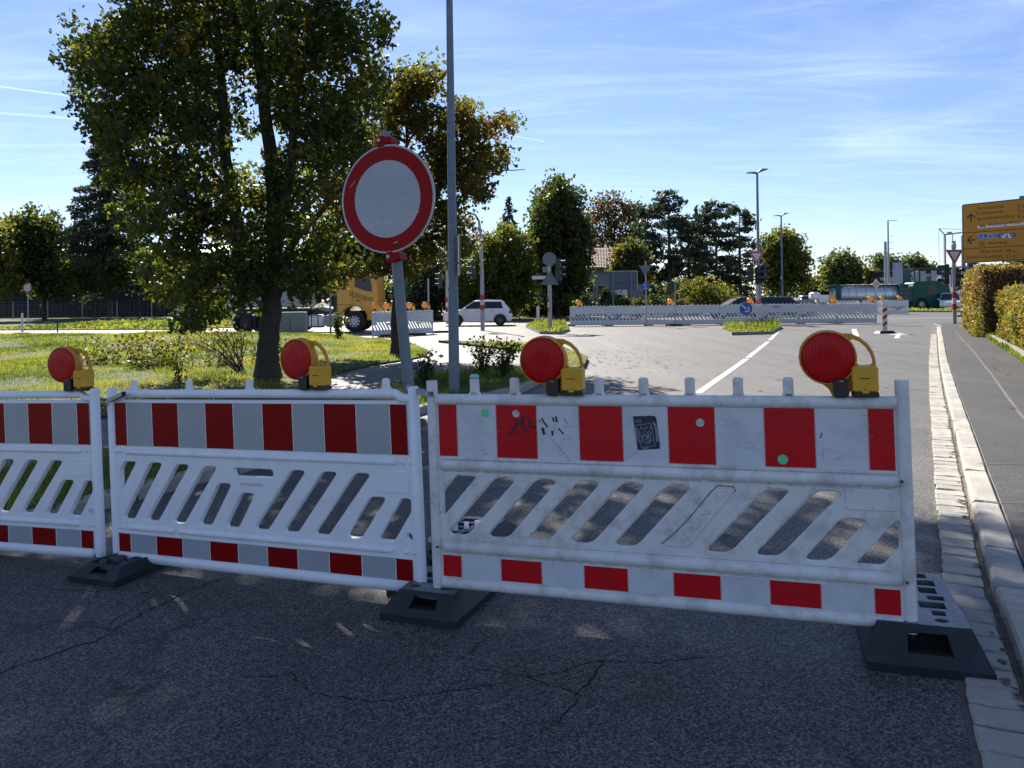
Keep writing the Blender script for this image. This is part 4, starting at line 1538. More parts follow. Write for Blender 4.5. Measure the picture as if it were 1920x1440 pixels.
grass('lawn_grass', lawn_poly, 620, .10, .015, hf=lawn_h, mats=[L_GRS3, L_GRS, L_GRS2], probs=[.22, .5, .28])
grass('verge_grass', verge_poly, 900, .17, .011, ymax=19, mats=[L_GRS3, L_GRS, L_GRS2], probs=[.35, .55, .1])
grass('strip_grass', strip_poly, 700, .10, .013, mats=[L_GRS3, L_GRS, L_GRS2], probs=[.1, .5, .4])
grass('island_grass', isl1, 150, .22, .022, mats=[L_GRS3, L_GRS, L_GRS2], probs=[.2, .6, .2], zoff=.12)
grass('island_grass', isl2, 170, .27, .022, mats=[L_GRS3, L_GRS, L_GRS2], probs=[.3, .6, .1], zoff=.12)
grass('median_blades', isl3, 60, .22, .05, ymax=90, mats=[L_GRS3, L_GRS, L_GRS2], probs=[.2, .5, .3], zoff=.12)
grass('roadside_blades', far_verge, 45, .2, .06, ymax=95, mats=[L_GRS3, L_GRS, L_GRS2], probs=[.4, .35, .25], zoff=.05)
hb = [tuple(G(x, y, .08)[:2]) for x, y in ((1818, 611), (1858, 640), (1878, 652), (1920, 682), (1920, 660), (1870, 634), (1826, 608))]
grass('hedge_foot_grass', hb, 800, .16, .02, mats=[L_GRS3, L_GRS, L_LIME], probs=[.2, .5, .3], zoff=.07)
# fallen leaves
n = 420
X = np.concatenate([RNG.normal(2.2, 1.0, 120), RNG.uniform(-4, 12, 130), RNG.uniform(-5, 2, 110), RNG.normal(12, 2, 60)])
Y = np.concatenate([RNG.normal(19, 2.2, 120), RNG.uniform(7, 34, 130), RNG.uniform(9, 22, 110), RNG.normal(19, 4, 60)])
Z = np.array([gz(a, b) for a, b in zip(X, Y)]) + np.where(X < 1.2, .11, np.where(X > .54 * Y + .2, .09, .012))
ks = RNG.random(260) ** 1.6 * 26 + 2.5
kp = [along(offset(GI, .195), float(q) + 1.5)[0] for q in ks]
X = np.concatenate([X, np.array([q.x for q in kp]) + RNG.normal(size=260) * .03])
Y = np.concatenate([Y, np.array([q.y for q in kp]) + RNG.normal(size=260) * .03])
Z = np.concatenate([Z, np.array([gz(q.x, q.y) + .022 for q in kp])])
k = (X > 1.9) | (Y < 18)
LSC = np.where(np.arange(len(X)) >= 420, .45, 1.0)[k]
pos = np.stack([X, Y, Z], 1)[k]
V = (LEAF5 * np.array((.09, .09, .05)))[None] * (.6 + .8 * RNG.random((len(pos), 1, 1))) * LSC[:, None, None]
ang = RNG.uniform(0, 2 * PI, len(pos))
ca, sa = np.cos(ang), np.sin(ang)
V = np.stack([V[..., 0] * ca[:, None] - V[..., 1] * sa[:, None], V[..., 0] * sa[:, None] + V[..., 1] * ca[:, None], np.abs(V[..., 2]) * 2], -1) + pos[:, None, :]
o = raw_mesh('fallen_leaves', V.reshape(-1, 3), 8, RNG.choice(3, len(pos), p=[.5, .3, .2]), [L_BRN, L_ORG, L_YEL])
o['kind'] = 'stuff'


# ------------------------------------------------------------------ barriers
def rpoly(pts, r, n=3):
    """polygon with rounded corners"""
    out = []
    N = len(pts)
    for i in range(N):
        p0, p1, p2 = Vector(pts[i - 1]), Vector(pts[i]), Vector(pts[(i + 1) % N])
        a = (p0 - p1)
        b = (p2 - p1)
        rr = min(r, a.length * .45, b.length * .45)
        s, e = p1 + a.normalized() * rr, p1 + b.normalized() * rr
        for k in range(n + 1):
            t = k / n
            q = s.lerp(p1, t).lerp(p1.lerp(e, t), t)
            out.append((q.x, q.y))
    return out


def slot(bl_, tr_, z0, z1, w=.088, r=.022, xmin=None, xmax=None):
    dxs = (tr_ - w - bl_) / (z1 - z0)
    pts = [(bl_, z0), (bl_ + w, z0), (tr_, z1), (tr_ - w, z1)]
    if xmin is not None and bl_ < xmin:
        zc = z0 + (xmin - bl_) / dxs
        zc2 = z0 + (xmin - bl_ - w) / dxs
        if bl_ + w > xmin:
            pts = [(xmin, z0), (bl_ + w, z0), (tr_, z1), (tr_ - w, z1), (xmin, zc)]
        else:
            pts = [(xmin, zc2), (tr_, z1), (tr_ - w, z1), (xmin, zc)]
    if xmax is not None and tr_ > xmax:
        zc = z0 + (xmax - bl_ - w) / dxs
        zc2 = z0 + (xmax - bl_) / dxs
        if tr_ - w < xmax:
            pts = [(bl_, z0), (bl_ + w, z0), (xmax, zc), (xmax, z1), (tr_ - w, z1)]
        else:
            pts = [(bl_, z0), (bl_ + w, z0), (xmax, zc), (xmax, min(z1, zc2))]
    return rpoly(pts, r if len(pts) == 4 and xmin is None and xmax is None or (bl_ >= (xmin or -9) and tr_ <= (xmax or 9)) else .014)


def rect(x0, x1, z0, z1, r=0.0):
    p = [(x0, z0), (x1, z0), (x1, z1), (x0, z1)]
    return rpoly(p, r) if r else p


def stripes(name, z0, z1, parent, red, white, y, x0=.01, x1=1.99, phase=0.5, seams=True):
    mb = MB()
    n = 10
    x = x0
    units = [.095] + [.199] * 9 + [.095]
    tot = sum(units)
    units = [u * (x1 - x0) / tot for u in units]
    for i, u in enumerate(units):
        mb.add([(x, y, z0), (x + u, y, z0), (x + u, y, z1), (x, y, z1)], [(0, 1, 2, 3)], 0 if i % 2 == 0 else 1)
        x += u
    # body behind the sheets and thin pale gaps at the joints
    mb.box(((x0 + x1) / 2, y + .004, (z0 + z1) / 2), (x1 - x0 + .003, .006, z1 - z0 + .003), 1)
    x = x0
    for i, u in enumerate(units[:-1]):
        x += u
        mb.box((x, y - .0006, (z0 + z1) / 2), (.0035, .001, z1 - z0 - .002), 2)
    return mb.build(name, [red, white, M_SEAM if seams else M_WHITE], parent)


def hump(mb, x0, x1, zc, r, y, n=6):
    """half-round ridge moulded on the front of the panel"""
    for sgn in (1,):
        prof = [(math.cos(PI * k / n) * r, -math.sin(PI * k / n) * r * .8) for k in range(n + 1)]
        vs_ = []
        for xx, sc_ in ((x0, .55), (x0 + .012, 1), (x1 - .012, 1), (x1, .55)):
            vs_ += [(xx, y + p[1] * sc_, zc + p[0] * sc_) for p in prof]
        m = n + 1
        fs = [(j * m + i, j * m + i + 1, (j + 1) * m + i + 1, (j + 1) * m + i) for j in range(3) for i in range(n)]
        fs += [tuple(range(m - 1, -1, -1)), tuple(range(3 * m, 4 * m))]
        mb.add(vs_, fs, 0, True)


def peg(mb, x, z, w=.042, h=.085, d=.03):
    mb.bbox((x, .012, z + h / 2), (w, d, h), .007)
    mb.box((x, .012, z + .008), (w + .014, d, .02), 0, taper=(.8, 1))


def old_barrier(name, label, m, red, white, group):
    t = thing(name, label, 'barrier', (0, 0, 0), 0, group)
    slots = []
    for k in range(9):
        if k == 6:
            continue
        slots.append(slot(-.165 + .2 * k, .197 + .2 * k, .376, .660, .104, .034, xmin=.02))
    slots.append(slot(1.628, 1.886, .37, .554, .104, .034))
    slots.append(slot(1.828, 2.086, .37, .554, .104, .034, xmax=1.992))
    outer = rect(.0, 2.003, .13, .742)
    plate_obj('panel', [outer] + slots, -.004, .028, .006, m, t)
    # board behind the upper reflective sheet
    mb = MB()
    mb.box((1.0, .012, .875), (2.005, .02, .29))
    mb.box((1.003, -.006, .748), (1.985, .012, .012))
    mb.build('board', m, t)
    for zz, r, x0, x1 in ((1.022, .026, .0, 2.0), (.712, .026, .012, 2.0), (.322, .026, .012, 2.0), (.150, .026, .0, 2.0)):
        mb = MB()
        if zz > 1:
            mb.tube([(x0, .008, zz), (x1, .008, zz)], .027, 12)
        else:
            hump(mb, x0, x1, zz, r, -.003)
        mb.build('rail', m, t)
    for x in (-.023, 2.022):
        mb = MB()
        mb.tube([(x, .008, .115), (x, .008, 1.112)], .0265, 14)
        mb.cyl((x, .008, .092), (x, .008, .118), .023, n=12, mi=1)
        mb.build('post', [m, M_BLACK], t)
    for k in (1, 2, 4, 5, 6, 7, 8):
        mb = MB()
        peg(mb, .2 * k - .003, 1.040)
        mb.build('peg', m, t)
    # raised label plates
    pl = rpoly([(1.062, .395), (1.165, .395), (1.375, .655), (1.265, .655)], .018)
    plate_obj('raised_plate', [pl], -.011, -.002, .003, m, t)
    plate_obj('raised_plate', [rect(1.80, 1.985, .592, .678, .012)], -.010, -.002, .003, m, t)
    stripes('reflective_strip', .752, 1.0, t, red, white, -.0035, .012, 1.988)
    stripes('reflective_strip', .181, .282, t, red, white, -.0085, .014, 1.988)
    return t


def new_barrier(name, label, m, red, white, group, far=False):
    t = thing(name, label, 'barrier', (0, 0, 0), 0, group)
    sl = []
    S = ((-.16, .148, .575), (.047, .352, .575), (.233, .554, .572), (.430, .756, .568), (.628, .853, .478), (.820, 1.012, .432),
         (1.018, 1.352, .568), (1.214, 1.552, .568), (1.410, 1.752, .568), (1.610, 1.838, .452), (1.803, 2.02, .452))
    for i, (b_, t_, z_) in enumerate(S):
        b_, t_ = b_ - .014, t_ + .014
        sl.append(slot(b_, t_, .235 if i else .235, z_, .096, .028, xmin=.03 if i == 0 else None, xmax=1.99 if i == 10 else None))
    sl.append(rpoly([(.882, .522), (.882, .566), (1.152, .566), (1.152, .522)], .02))
    if not far:
        sl.append([(1.992 - .019 + .019 * math.cos(a), .262 + .021 * math.sin(a)) for a in [k * PI / 5 for k in range(10)]])
    outer = rect(.0, 2.005, .012, .665)
    plate_obj('panel', [outer] + sl, -.004, .030, .005, m, t)
    mb = MB()
    mb.box((1.002, .013, .80), (2.005, .022, .275))
    mb.build('board', m, t)
    mb = MB()
    mb.tube([(.05, .008, .955), (.075, .008, .972), (1.925, .008, .972), (1.955, .008, .95), (2.01, .008, .945)], .024, 12)
    mb.tube([(-.03, .008, .945), (.06, .008, .948)], .022, 12)
    mb.build('rail', m, t)
    for zz, segs in ((.632, ((.08, 1.92),)), (.190, ((.08, .44), (.47, 1.88))), (.018, ((.0, 1.99),))):
        for (x0, x1) in segs:
            mb = MB()
            hump(mb, x0, x1, zz, .017 if zz > .1 else .030, -.003)
            mb.build('rail', m, t)
    if not far:
        mb = MB()
        for zz in (.632, .186):
            for x in (.012, .045, 1.955, 2.0):
                mb.lathe([(.001, -.014), (.008, -.012), (.012, -.004), (.012, .0)], 8, (x, 0, zz), 'Y')
        mb.build('boss_knobs', m, t)['kind'] = 'stuff'
    for x in (-.023, 2.026):
        mb = MB()
        mb.tube([(x, .008, .0), (x, .008, 1.0), (x, .008, 1.008)], [.027, .027, .021], 14)
        mb.cyl((x, .008, -.07), (x, .008, .004), .022, n=10, mi=1)
        mb.build('post', [m, M_BLACK], t)
    for x in (.150, .575, 1.005, 1.868) if not far else [.14 + .215 * i for i in range(9)]:
        mb = MB()
        peg(mb, x, .985, .036, .065)
        mb.build('peg', m, t)
    plate_obj('raised_plate', [rect(1.79, 1.985, .478, .585, .008)], -.007, -.002, .002, m, t)
    stripes('reflective_strip', .670, .919, t, red, white, -.0035, .006, 1.986, seams=False)
    stripes('reflective_strip', .047, .152, t, red, white, -.0085, .010, 1.988, seams=False)
    if not far:
        mb = MB()
        vs_, fs = text_mesh('nissen', .935, 1.075, .472, .024, -.0052)
        mb.add(vs_, fs)
        mb.build('embossed_lettering', M_SHEET2, t)
    return t


NEAR = 'striped barriers standing across the road in the foreground'
ab = math.atan2(-.6424, 1.8928)
b1 = old_barrier('road_barrier', 'worn striped barrier at the right with green dots, a dark sticker and graffiti', M_DIRTY, M_RED, M_SHEET, NEAR)
b1.location = (-.349, 3.691, 0.0)
b1.rotation_euler = (0, -.023, ab)
# stickers and marks on it
def disc(mb, x, z, r, y, mi=0, n=18):
    mb.add([(x + math.cos(2 * PI * k / n) * r, y, z + math.sin(2 * PI * k / n) * r) for k in range(n)], [tuple(range(n - 1, -1, -1))], mi)


M_GDOT = mat('green_sticker', (0.10, 0.62, 0.28), 0.5)
M_SDOT = mat('silver_sticker', (0.45, 0.5, 0.52), 0.4, var=0.3, vscale=60, dirt=(0.2, 0.28, 0.3), dscale=80, damt=.8)
M_INK = mat('marker_ink', (0.012, 0.01, 0.022), 0.5)
M_STK = mat('dark_sticker', (0.014, 0.018, 0.04), 0.35)
M_STK2 = mat('sticker_print', (0.22, 0.25, 0.34), 0.45)
M_MINT = mat('mint_paint', (0.28, 0.55, 0.52), 0.5, var=.2, vscale=60)
M_GRIME = mat('grime', (0.20, 0.155, 0.10), 0.85, var=.3, vscale=30)


def onb(px, py, O=(-.368, 3.697), B=(1.525, 3.055), a=.023):
    r = ray(px, py)
    d = Vector(B) - Vector(O)
    n = Vector((-d.y, d.x))
    t = n.dot(Vector(O)) / n.dot(Vector(r[:2]))
    u = d.normalized().dot(Vector((r[0] * t, t)) - Vector(O))
    z = CH + r[2] * t
    return (u * math.cos(a) + z * math.sin(a) - .018, z * math.cos(a) - u * math.sin(a))


for (px, py, r, m) in ((909, 774, .0195, M_GDOT), (1467, 861, .0205, M_GDOT), (967, 775, .0175, M_SDOT), (1312, 792, .0175, M_SDOT)):
    u, w = onb(px, py)
    mb = MB()
    disc(mb, u, w, r, -.0052)
    mb.build('sticker', m, b1)
mb = MB()


def stroke(mb, pts, w, y=-.0056, mi=0):
    P = [Vector(onb(*p)) for p in pts]
    for i in range(len(P) - 1):
        a, b = P[i], P[i + 1]
        d = (b - a).normalized()
        n = Vector((-d.y, d.x)) * w / 2
        e = d * w * .3
        q = [a - n - e, b - n + e, b + n + e, a + n - e]
        mb.add([(v.x, y - .00006 * i, v.y) for v in q], [(0, 1, 2, 3)], mi)


for pts, w in (([(981, 779), (978, 790), (969, 797), (955, 813)], .010), ([(979, 788), (981, 799), (988, 810)], .010), ([(967, 784), (967, 797)], .006), ([(969, 808), (970, 817)], .006),
               ([(991, 783), (993, 795), (997, 801)], .009), ([(991, 797), (998, 802), (1003, 799)], .010), ([(1016, 784), (1020, 792), (1026, 799)], .007), ([(1017, 803), (1020, 813)], .012),
               ([(1036, 783), (1038, 789)], .008), ([(1042, 781), (1044, 790)], .009), ([(1035, 808), (1036, 815)], .009), ([(1047, 803), (1056, 813)], .006), ([(1058, 785), (1063, 793)], .003),
               ([(1004, 812), (1005, 813)], .012), ([(1010, 787), (1014, 791)], .004)):
    stroke(mb, pts, w)
mb.build('graffiti_mark', M_INK, b1)['kind'] = 'stuff'
# dark printed sticker
mb = MB()
q = [onb(*p) for p in ((1186, 780), (1226, 779), (1230, 783), (1237, 838), (1236, 841), (1195, 843))]
mb.add([(a, -.0052, b) for a, b in q], [tuple(range(6))[::-1]], 0)
stroke_ = lambda pts, w: stroke(mb, pts, w, -.0064, 1)
stroke_([(1191, 797), (1220, 793), (1228, 835), (1202, 838), (1191, 797)], .003)
for i in range(70):
    x = random.uniform(1197, 1222)
    y = random.uniform(799, 832)
    a = random.uniform(0, 6.28)
    stroke_([(x + (y - 815) * .12, y), (x + (y - 815) * .12 + 3.5 * math.cos(a), y + 3.5 * math.sin(a))], random.uniform(.0015, .004))
for k in range(12):
    a0, a1 = 2 * PI * k / 12, 2 * PI * (k + 1) / 12
    stroke_([(1211 + 5.5 * math.cos(a0), 828 + 5 * math.sin(a0)), (1211 + 5.5 * math.cos(a1), 828 + 5 * math.sin(a1))], .002)
stroke_([(1225, 792), (1228, 797), (1230, 806), (1232, 826)], .009)
stroke_([(1191, 803), (1192, 815), (1196, 826)], .005)
stroke_([(1204, 840), (1215, 839)], .004)
u0, w0 = onb(1190, 792)
u1, w1 = onb(1203, 786)
vs_, fs = text_mesh('WIR', u0, u1, w0, w1 - w0, -.0068)
mb.add(vs_, fs, 1)
mb.build('sticker', [M_STK, M_STK2], b1)
# light scratches
mb = MB()
for i in range(60):
    x = random.choice((random.uniform(865, 928), random.uniform(1012, 1080), random.uniform(1172, 1250), random.uniform(1345, 1430), random.uniform(1535, 1625)))
    y = random.uniform(775, 860)
    a = random.gauss(0, .6)
    L = random.uniform(4, 22)
    stroke(mb, [(x, y), (x + L * math.cos(a), y + L * math.sin(a))], random.uniform(.0006, .0016), -.0049)
stroke(mb, [(1035, 825), (1050, 842), (1068, 862)], .0018, -.0049)
stroke(mb, [(1170, 860), (1205, 842)], .0012, -.0049)
stroke(mb, [(1537, 820), (1540, 812)], .008, -.0049)
stroke(mb, [(1350, 892), (1360, 884)], .0012, -.0049)
mb.build('scratches', mat('scratch', (0.22, 0.24, 0.27), .7), b1)['kind'] = 'stuff'
# brown grime lying along the moulded plate and ridge, and the moulded lettering
mb = MB()
for i in range(1):
    P = [(1240, 1018), (1262, 1000), (1282, 980), (1300, 960), (1318, 938), (1335, 918), (1345, 909), (1374, 911), (1379, 920)]
    for a, b in zip(P[:-1], P[1:]):
        stroke(mb, [a, b], .0045, -.0125 - random.uniform(0, .0004))
mb.build('grime_line', M_GRIME, b1)
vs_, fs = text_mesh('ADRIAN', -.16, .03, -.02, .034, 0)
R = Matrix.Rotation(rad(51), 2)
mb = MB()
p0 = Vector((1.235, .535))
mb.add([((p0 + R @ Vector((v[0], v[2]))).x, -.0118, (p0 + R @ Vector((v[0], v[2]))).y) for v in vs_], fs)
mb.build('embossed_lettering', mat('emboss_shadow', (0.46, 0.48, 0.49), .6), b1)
mb = MB()
mb2 = MB()
gr = random.Random(5)


def gl(mbx, x0, z0, x1, z1, w, y):
    n = max(2, int(math.hypot(x1 - x0, z1 - z0) / .02))
    for i in range(n):
        if gr.random() < .06:
            continue
        a = Vector((x0 + (x1 - x0) * i / n, z0 + (z1 - z0) * i / n))
        b = Vector((x0 + (x1 - x0) * (i + 1) / n, z0 + (z1 - z0) * (i + 1) / n))
        d = (b - a).normalized()
        q = Vector((-d.y, d.x)) * w * gr.uniform(.35, .9) * .4
        qq = [a - q, b - q, b + q, a + q]
        mbx.add([(v.x, y, v.y) for v in qq], [(0, 1, 2, 3)])


for k in range(9):
    if k == 6:
        continue
    xb, xt = -.165 + .2 * k, .197 + .2 * k
    sl_ = (xt - .104 - xb) / .284
    z0_ = .40 if xb > 0 else .376 + (0.03 - xb) / sl_ + .01
    gl(mb, xb - .006 + sl_ * (z0_ - .376), z0_, xt - .11 - .02, .645, .007, -.0046)
    gl(mb, xt - .10, .666, xt - .04, .666, .007, -.0046)
for (z_, y_, w_) in ((.682, -.0047, .009), (.743, -.0047, .006), (.353, -.0047, .007), (.291, -.0047, .006)):
    gl(mb2, .03, z_, 1.98, z_, w_, y_)
for i in range(26):
    x = gr.uniform(.03, 1.97)
    z = gr.choice((.68, .35, .30))
    gl(mb2, x, z, x + gr.uniform(-.004, .004), z - gr.uniform(.02, .09), .003, -.0048)
mb.build('grime_line', mat('grime_light', (0.46, 0.415, 0.35), .85, var=.3, vscale=40), b1)['kind'] = 'stuff'
mb2.build('grime_line', mat('grime_grey', (0.43, 0.425, 0.41), .85, var=.3, vscale=40), b1)['kind'] = 'stuff'
# small screw heads
mb = MB()
for (px, py) in ((824, 1022), (1688, 900), (1698, 1088)):
    u, w = onb(px, py)
    mb.lathe([(.001, -.034), (.005, -.033), (.006, -.026)], 8, (u, 0, w), 'Y')
mb.build('screw', M_BLACK, b1)['kind'] = 'stuff'
# mint splash on the first peg
mb = MB()
mb.bbox((.197, .012, 1.131), (.040, .034, .022), .007)
mb.build('paint_splash', M_MINT, b1)

NB2 = new_barrier('road_barrier', 'clean white striped barrier in the middle, between two red lamps and a metal clip', M_WHITE, M_RED2, M_SHEET2, NEAR)
NB2.location = (-2.34, 4.553, -.004)
NB2.rotation_euler = (0, -.035, math.atan2(-.7484, 1.8374))
NB3 = copy_tree(NB2, 'clean white striped barrier cut by the left edge of the photo', (-4.405, 5.262, -.082), (0, -.035, rad(-18.8)))
# metal clips between neighbours
def clip(label, p, q):
    mb = MB()
    p, q = Vector(p), Vector(q)
    d = q - p
    n = Vector((0, 0, 1)).cross(d).normalized() * .012
    for s_ in (-1, 1):
        mb.add([p + n * s_ - Vector((0, 0, .012)), q + n * s_ - Vector((0, 0, .012)), q + n * s_ + Vector((0, 0, .012)), p + n * s_ + Vector((0, 0, .012))], [(0, 1, 2, 3)])
    mb.add([p - n + Vector((0, 0, .012)), q - n + Vector((0, 0, .012)), q + n + Vector((0, 0, .012)), p + n + Vector((0, 0, .012))], [(0, 1, 2, 3)])
    mb.tube([p - Vector((0, 0, .03)), p + Vector((0, 0, .02))], .008, 6)
    tag(mb.build('metal_clip', M_STEEL), label, 'clip', 'metal clips joining the foreground barriers')


clip('steel clip joining the middle barrier to the worn right barrier', atY(765, 727, 3.92), atY(808, 740, 3.66))
clip('steel clip joining the left barrier to the middle barrier', atY(203, 752, 4.56), atY(232, 738, 4.44))


# ------------------------------------------------------------------ rubber feet
def rubber_foot(label, loc, rz, H=.115, L=.80, W=.40, tilt=0.0, group='rubber feet under the foreground barriers', mark=None):
    """local x across, y to the rear, z up; origin at the middle of the front bottom edge"""
    t = thing('rubber_foot', label, 'barrier foot', loc, rz, group, rot=(0, tilt, rz))
    mb = MB()
    lip = .034
    fs_, ss, bs = .10, .055, .08
    x = W / 2
    b0 = [(-x, 0, 0), (x, 0, 0), (x, L, 0), (-x, L, 0)]
    b1_ = [(-x, 0, lip), (x, 0, lip), (x, L, lip), (-x, L, lip)]
    tp = [(-x + ss, fs_, H), (x - ss, fs_, H), (x - ss, L - bs, H), (-x + ss, L - bs, H)]
    V = b0 + b1_ + tp
    mb.add(V, [(0, 1, 5, 4), (1, 2, 6, 5), (2, 3, 7, 6), (3, 0, 4, 7), (5, 6, 10, 9), (6, 7, 11, 10), (7, 4, 8, 11)])
    # sloping front with a hand hole
    def fp(u, v):
        a = Vector(V[4]).lerp(Vector(V[5]), u)
        b = Vector(V[8]).lerp(Vector(V[9]), u)
        return a.lerp(b, v)
    u0, u1, v0, v1 = .33, .72, .30, .80
    A = [fp(0, 0), fp(1, 0), fp(1, 1), fp(0, 1), fp(u0, v0), fp(u1, v0), fp(u1, v1), fp(u0, v1)]
    mb.add(A, [(0, 1, 5, 4), (1, 2, 6, 5), (2, 3, 7, 6), (3, 0, 4, 7)])
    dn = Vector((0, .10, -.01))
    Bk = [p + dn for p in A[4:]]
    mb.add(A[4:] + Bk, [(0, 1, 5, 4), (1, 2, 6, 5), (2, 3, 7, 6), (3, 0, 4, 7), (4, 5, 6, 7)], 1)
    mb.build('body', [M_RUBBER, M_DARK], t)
    # ribbed top deck with pockets
    xl = x - ss
    deck = [(-xl, fs_), (xl, fs_), (xl, L - bs), (-xl, L - bs)]
    holes = []
    y = fs_ + .03
    rows = [((-.11, -.065, 'c'), (.045, .10, 'c')), ((-.12, -.02), (.05, .10)), ((-.12, -.03), (.015, .115)), ((-.12, -.02), (.06, .125)), ((-.11, .0), (.04, .11)), ((-.12, -.03), (.02, .12)), ((-.1, .1),)]
    for i, r in enumerate(rows):
        hh = .05 if i in (0, 1, 3) else (.07 if i != 6 else .06)
        for h in r:
            if len(h) == 3:
                c = ((h[0] + h[1]) / 2, y + .025)
                holes.append([(c[0] + .026 * math.cos(k * PI / 6), c[1] + .02 * math.sin(k * PI / 6)) for k in range(12)])
            else:
                holes.append([(h[0], y), (h[1], y), (h[1], y + hh), (h[0], y + hh)])
        y += hh + .025
        if y > L - bs - .08:
            break
    me = plate([deck] + holes, 0, .035, .0, 'deck')
    me.transform(Matrix(((1, 0, 0, 0), (0, 0, 1, 0), (0, -1, 0, H + .0008), (0, 0, 0, 1))))
    me.materials.append(M_RUBTOP)
    o = link('deck', me, t)
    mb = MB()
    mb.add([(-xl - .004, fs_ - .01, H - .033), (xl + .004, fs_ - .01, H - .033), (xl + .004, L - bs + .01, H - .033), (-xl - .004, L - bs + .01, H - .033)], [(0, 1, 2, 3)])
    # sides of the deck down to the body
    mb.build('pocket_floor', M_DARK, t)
    if mark:
        mb = MB()
        for i in range(3):
            mb.box((-.08 + .05 * i, L * .55 + .05 * i, H + .004), (.03, .16, .003), 0, rz=.5)
        mb.build('marking', mark, t)
    return t


def foot_at(label, px, py, width_ang, **k):
    p = G(px, py)
    return rubber_foot(label, (p.x, p.y, p.z), width_ang, **k)


fa = rad(-19)
foot_at('thick pale-topped rubber foot by the gutter, carrying the right end of the worn barrier', 1744, 1270, fa, tilt=-.023, H=.158, W=.44)
foot_at('black rubber foot between the middle barrier and the worn barrier', 782, 1172, rad(-22), tilt=-.03, H=.118, L=.86)
foot_at('low flat rubber foot between the left barrier and the middle barrier', 170, 1097, rad(-22), tilt=-.03, H=.082, W=.36)
M_PINK = mat('pale_marking', (0.62, 0.52, 0.58), .5)
foot_at('rubber foot with pale stripes under the leaning sign pole', 815, 1062, rad(-24), tilt=-.03, H=.10, L=.74, mark=M_PINK)
foot_at('dark rubber foot lying half hidden behind the middle barrier', 742, 1096, rad(-100), tilt=-.02, H=.07, L=.4, W=.3)


# ------------------------------------------------------------------ warning lamps
def warning_lamp(label, lensm, back, group, ribs=True):
    t = thing('warning_lamp', label, 'warning lamp', (0, 0, 0), 0, group)
    # origin at the bottom of the black clamp; -y faces the viewer
    lc = (-.045, .0, .160)
    mb = MB()
    mb.lathe([(.0, -.0385), (.04, -.0380), (.075, -.0365), (.095, -.0335), (.1015, -.029), (.103, -.022)], 40, axis='Y')
    mb.build('lens', lensm, t, lc)
    mb = MB()
    mb.lathe([(.103, -.030), (.1075, -.031), (.110, -.024), (.110, .010), (.104, .018), (.0, .018)], 40, lc, 'Y')
    mb.build('lens_ring', M_YEL2, t)
    mb = MB()
    mb.lathe([(.098, .016), (.095, .035), (.080, .055), (.050, .068), (.0, .072)], 32, lc, 'Y')
    mb.build('rear_dome', back, t)
    # flat body with carrying handle and neck
    out = []
    for a in [150, 135, 120, 105, 90, 75, 60]:
        out.append((lc[0] + .112 * math.cos(rad(a)), lc[2] + .112 * math.sin(rad(a))))
    out += [(.045, .255), (.080, .238), (.108, .212), (.126, .180), (.134, .145), (.134, .118), (.138, .10), (.138, .02), (.035, .02), (.03, .0), (-.03, .0), (-.045, .03), (-.07, .052), (-.10, .068), (-.13, .09), (-.15, .12), (-.157, .16), (-.15, .20)]
    hole = [(.040, .226), (.052, .233), (.075, .222), (.098, .200), (.114, .172), (.122, .145), (.120, .134), (.112, .128), (.072, .128), (.062, .136), (.058, .16), (.052, .19), (.040, .212)]
    plate_obj('body', [out, hole], .004, .022, .004, M_YEL2, t)
    mb = MB()
    mb.bbox((.090, -.002, .074), (.098, .072, .104), .007)
    mb.box((.090, -.040, .026), (.024, .006, .014))
    mb.build('battery_case', M_YEL, t)
    mb = MB()
    mb.bbox((.090, -.002, .012), (.100, .068, .020), .004)
    mb.box((.088, -.0385, .078), (.040, .002, .004))
    mb.lathe([(.0, -.001), (.003, -.001), (.003, .0)], 8, (.088, -.039, .034), 'Y')
    mb.build('case_base', M_BLACK, t)
    mb = MB()
    mb.bbox((.0, -.018, .038), (.056, .05, .076), .006)
    for i in range(6):
        mb.box((.0, -.0435, .018 + i * .009), (.044, .002, .0025))
    mb.build('clamp', M_BLACK, t)
    mb = MB()
    mb.box((.003, -.0445, .067), (.014, .002, .004))
    for a in (80, 165, 215, 275, 335):
        mb.lathe([(.0, -.0015), (.0018, -.001), (.002, .001)], 6, (lc[0] + .098 * math.cos(rad(a)), -.0368, lc[2] + .098 * math.sin(rad(a))), 'Y')
    mb.box((-.0335, -.018, .055), (.006, .012, .010))
    mb.build('screws', M_STEEL, t)['kind'] = 'stuff'
    return t


LG = 'red warning lamps on the foreground barriers'
M_DOME = mat('yellow_dome', (0.70, 0.36, 0.02), .22, coat=.5)
wl1 = warning_lamp('red warning lamp on the right end of the worn barrier, beside the last peg', M_LENS, M_DOME, LG)
wl1.rotation_euler = (0, -.02, rad(-21))


def on_barrier(b, u, w, y=.0):
    bpy.context.view_layer.update()
    return b.matrix_world @ Vector((u, y, w))


wl1.location = on_barrier(b1, 1.797, 1.047)
copy_tree(wl1, 'red warning lamp on the left part of the worn barrier, above the graffiti', on_barrier(b1, .592, 1.047), (0, -.015, rad(-19)))
copy_tree(wl1, 'red warning lamp on the middle barrier, beside the maple trunk', on_barrier(NB2, 1.395, .995), (0, -.02, rad(-26)))
copy_tree(wl1, 'red warning lamp on the left barrier, seen against the lawn', on_barrier(NB3, 1.86, .995), (0, -.02, rad(-16)))

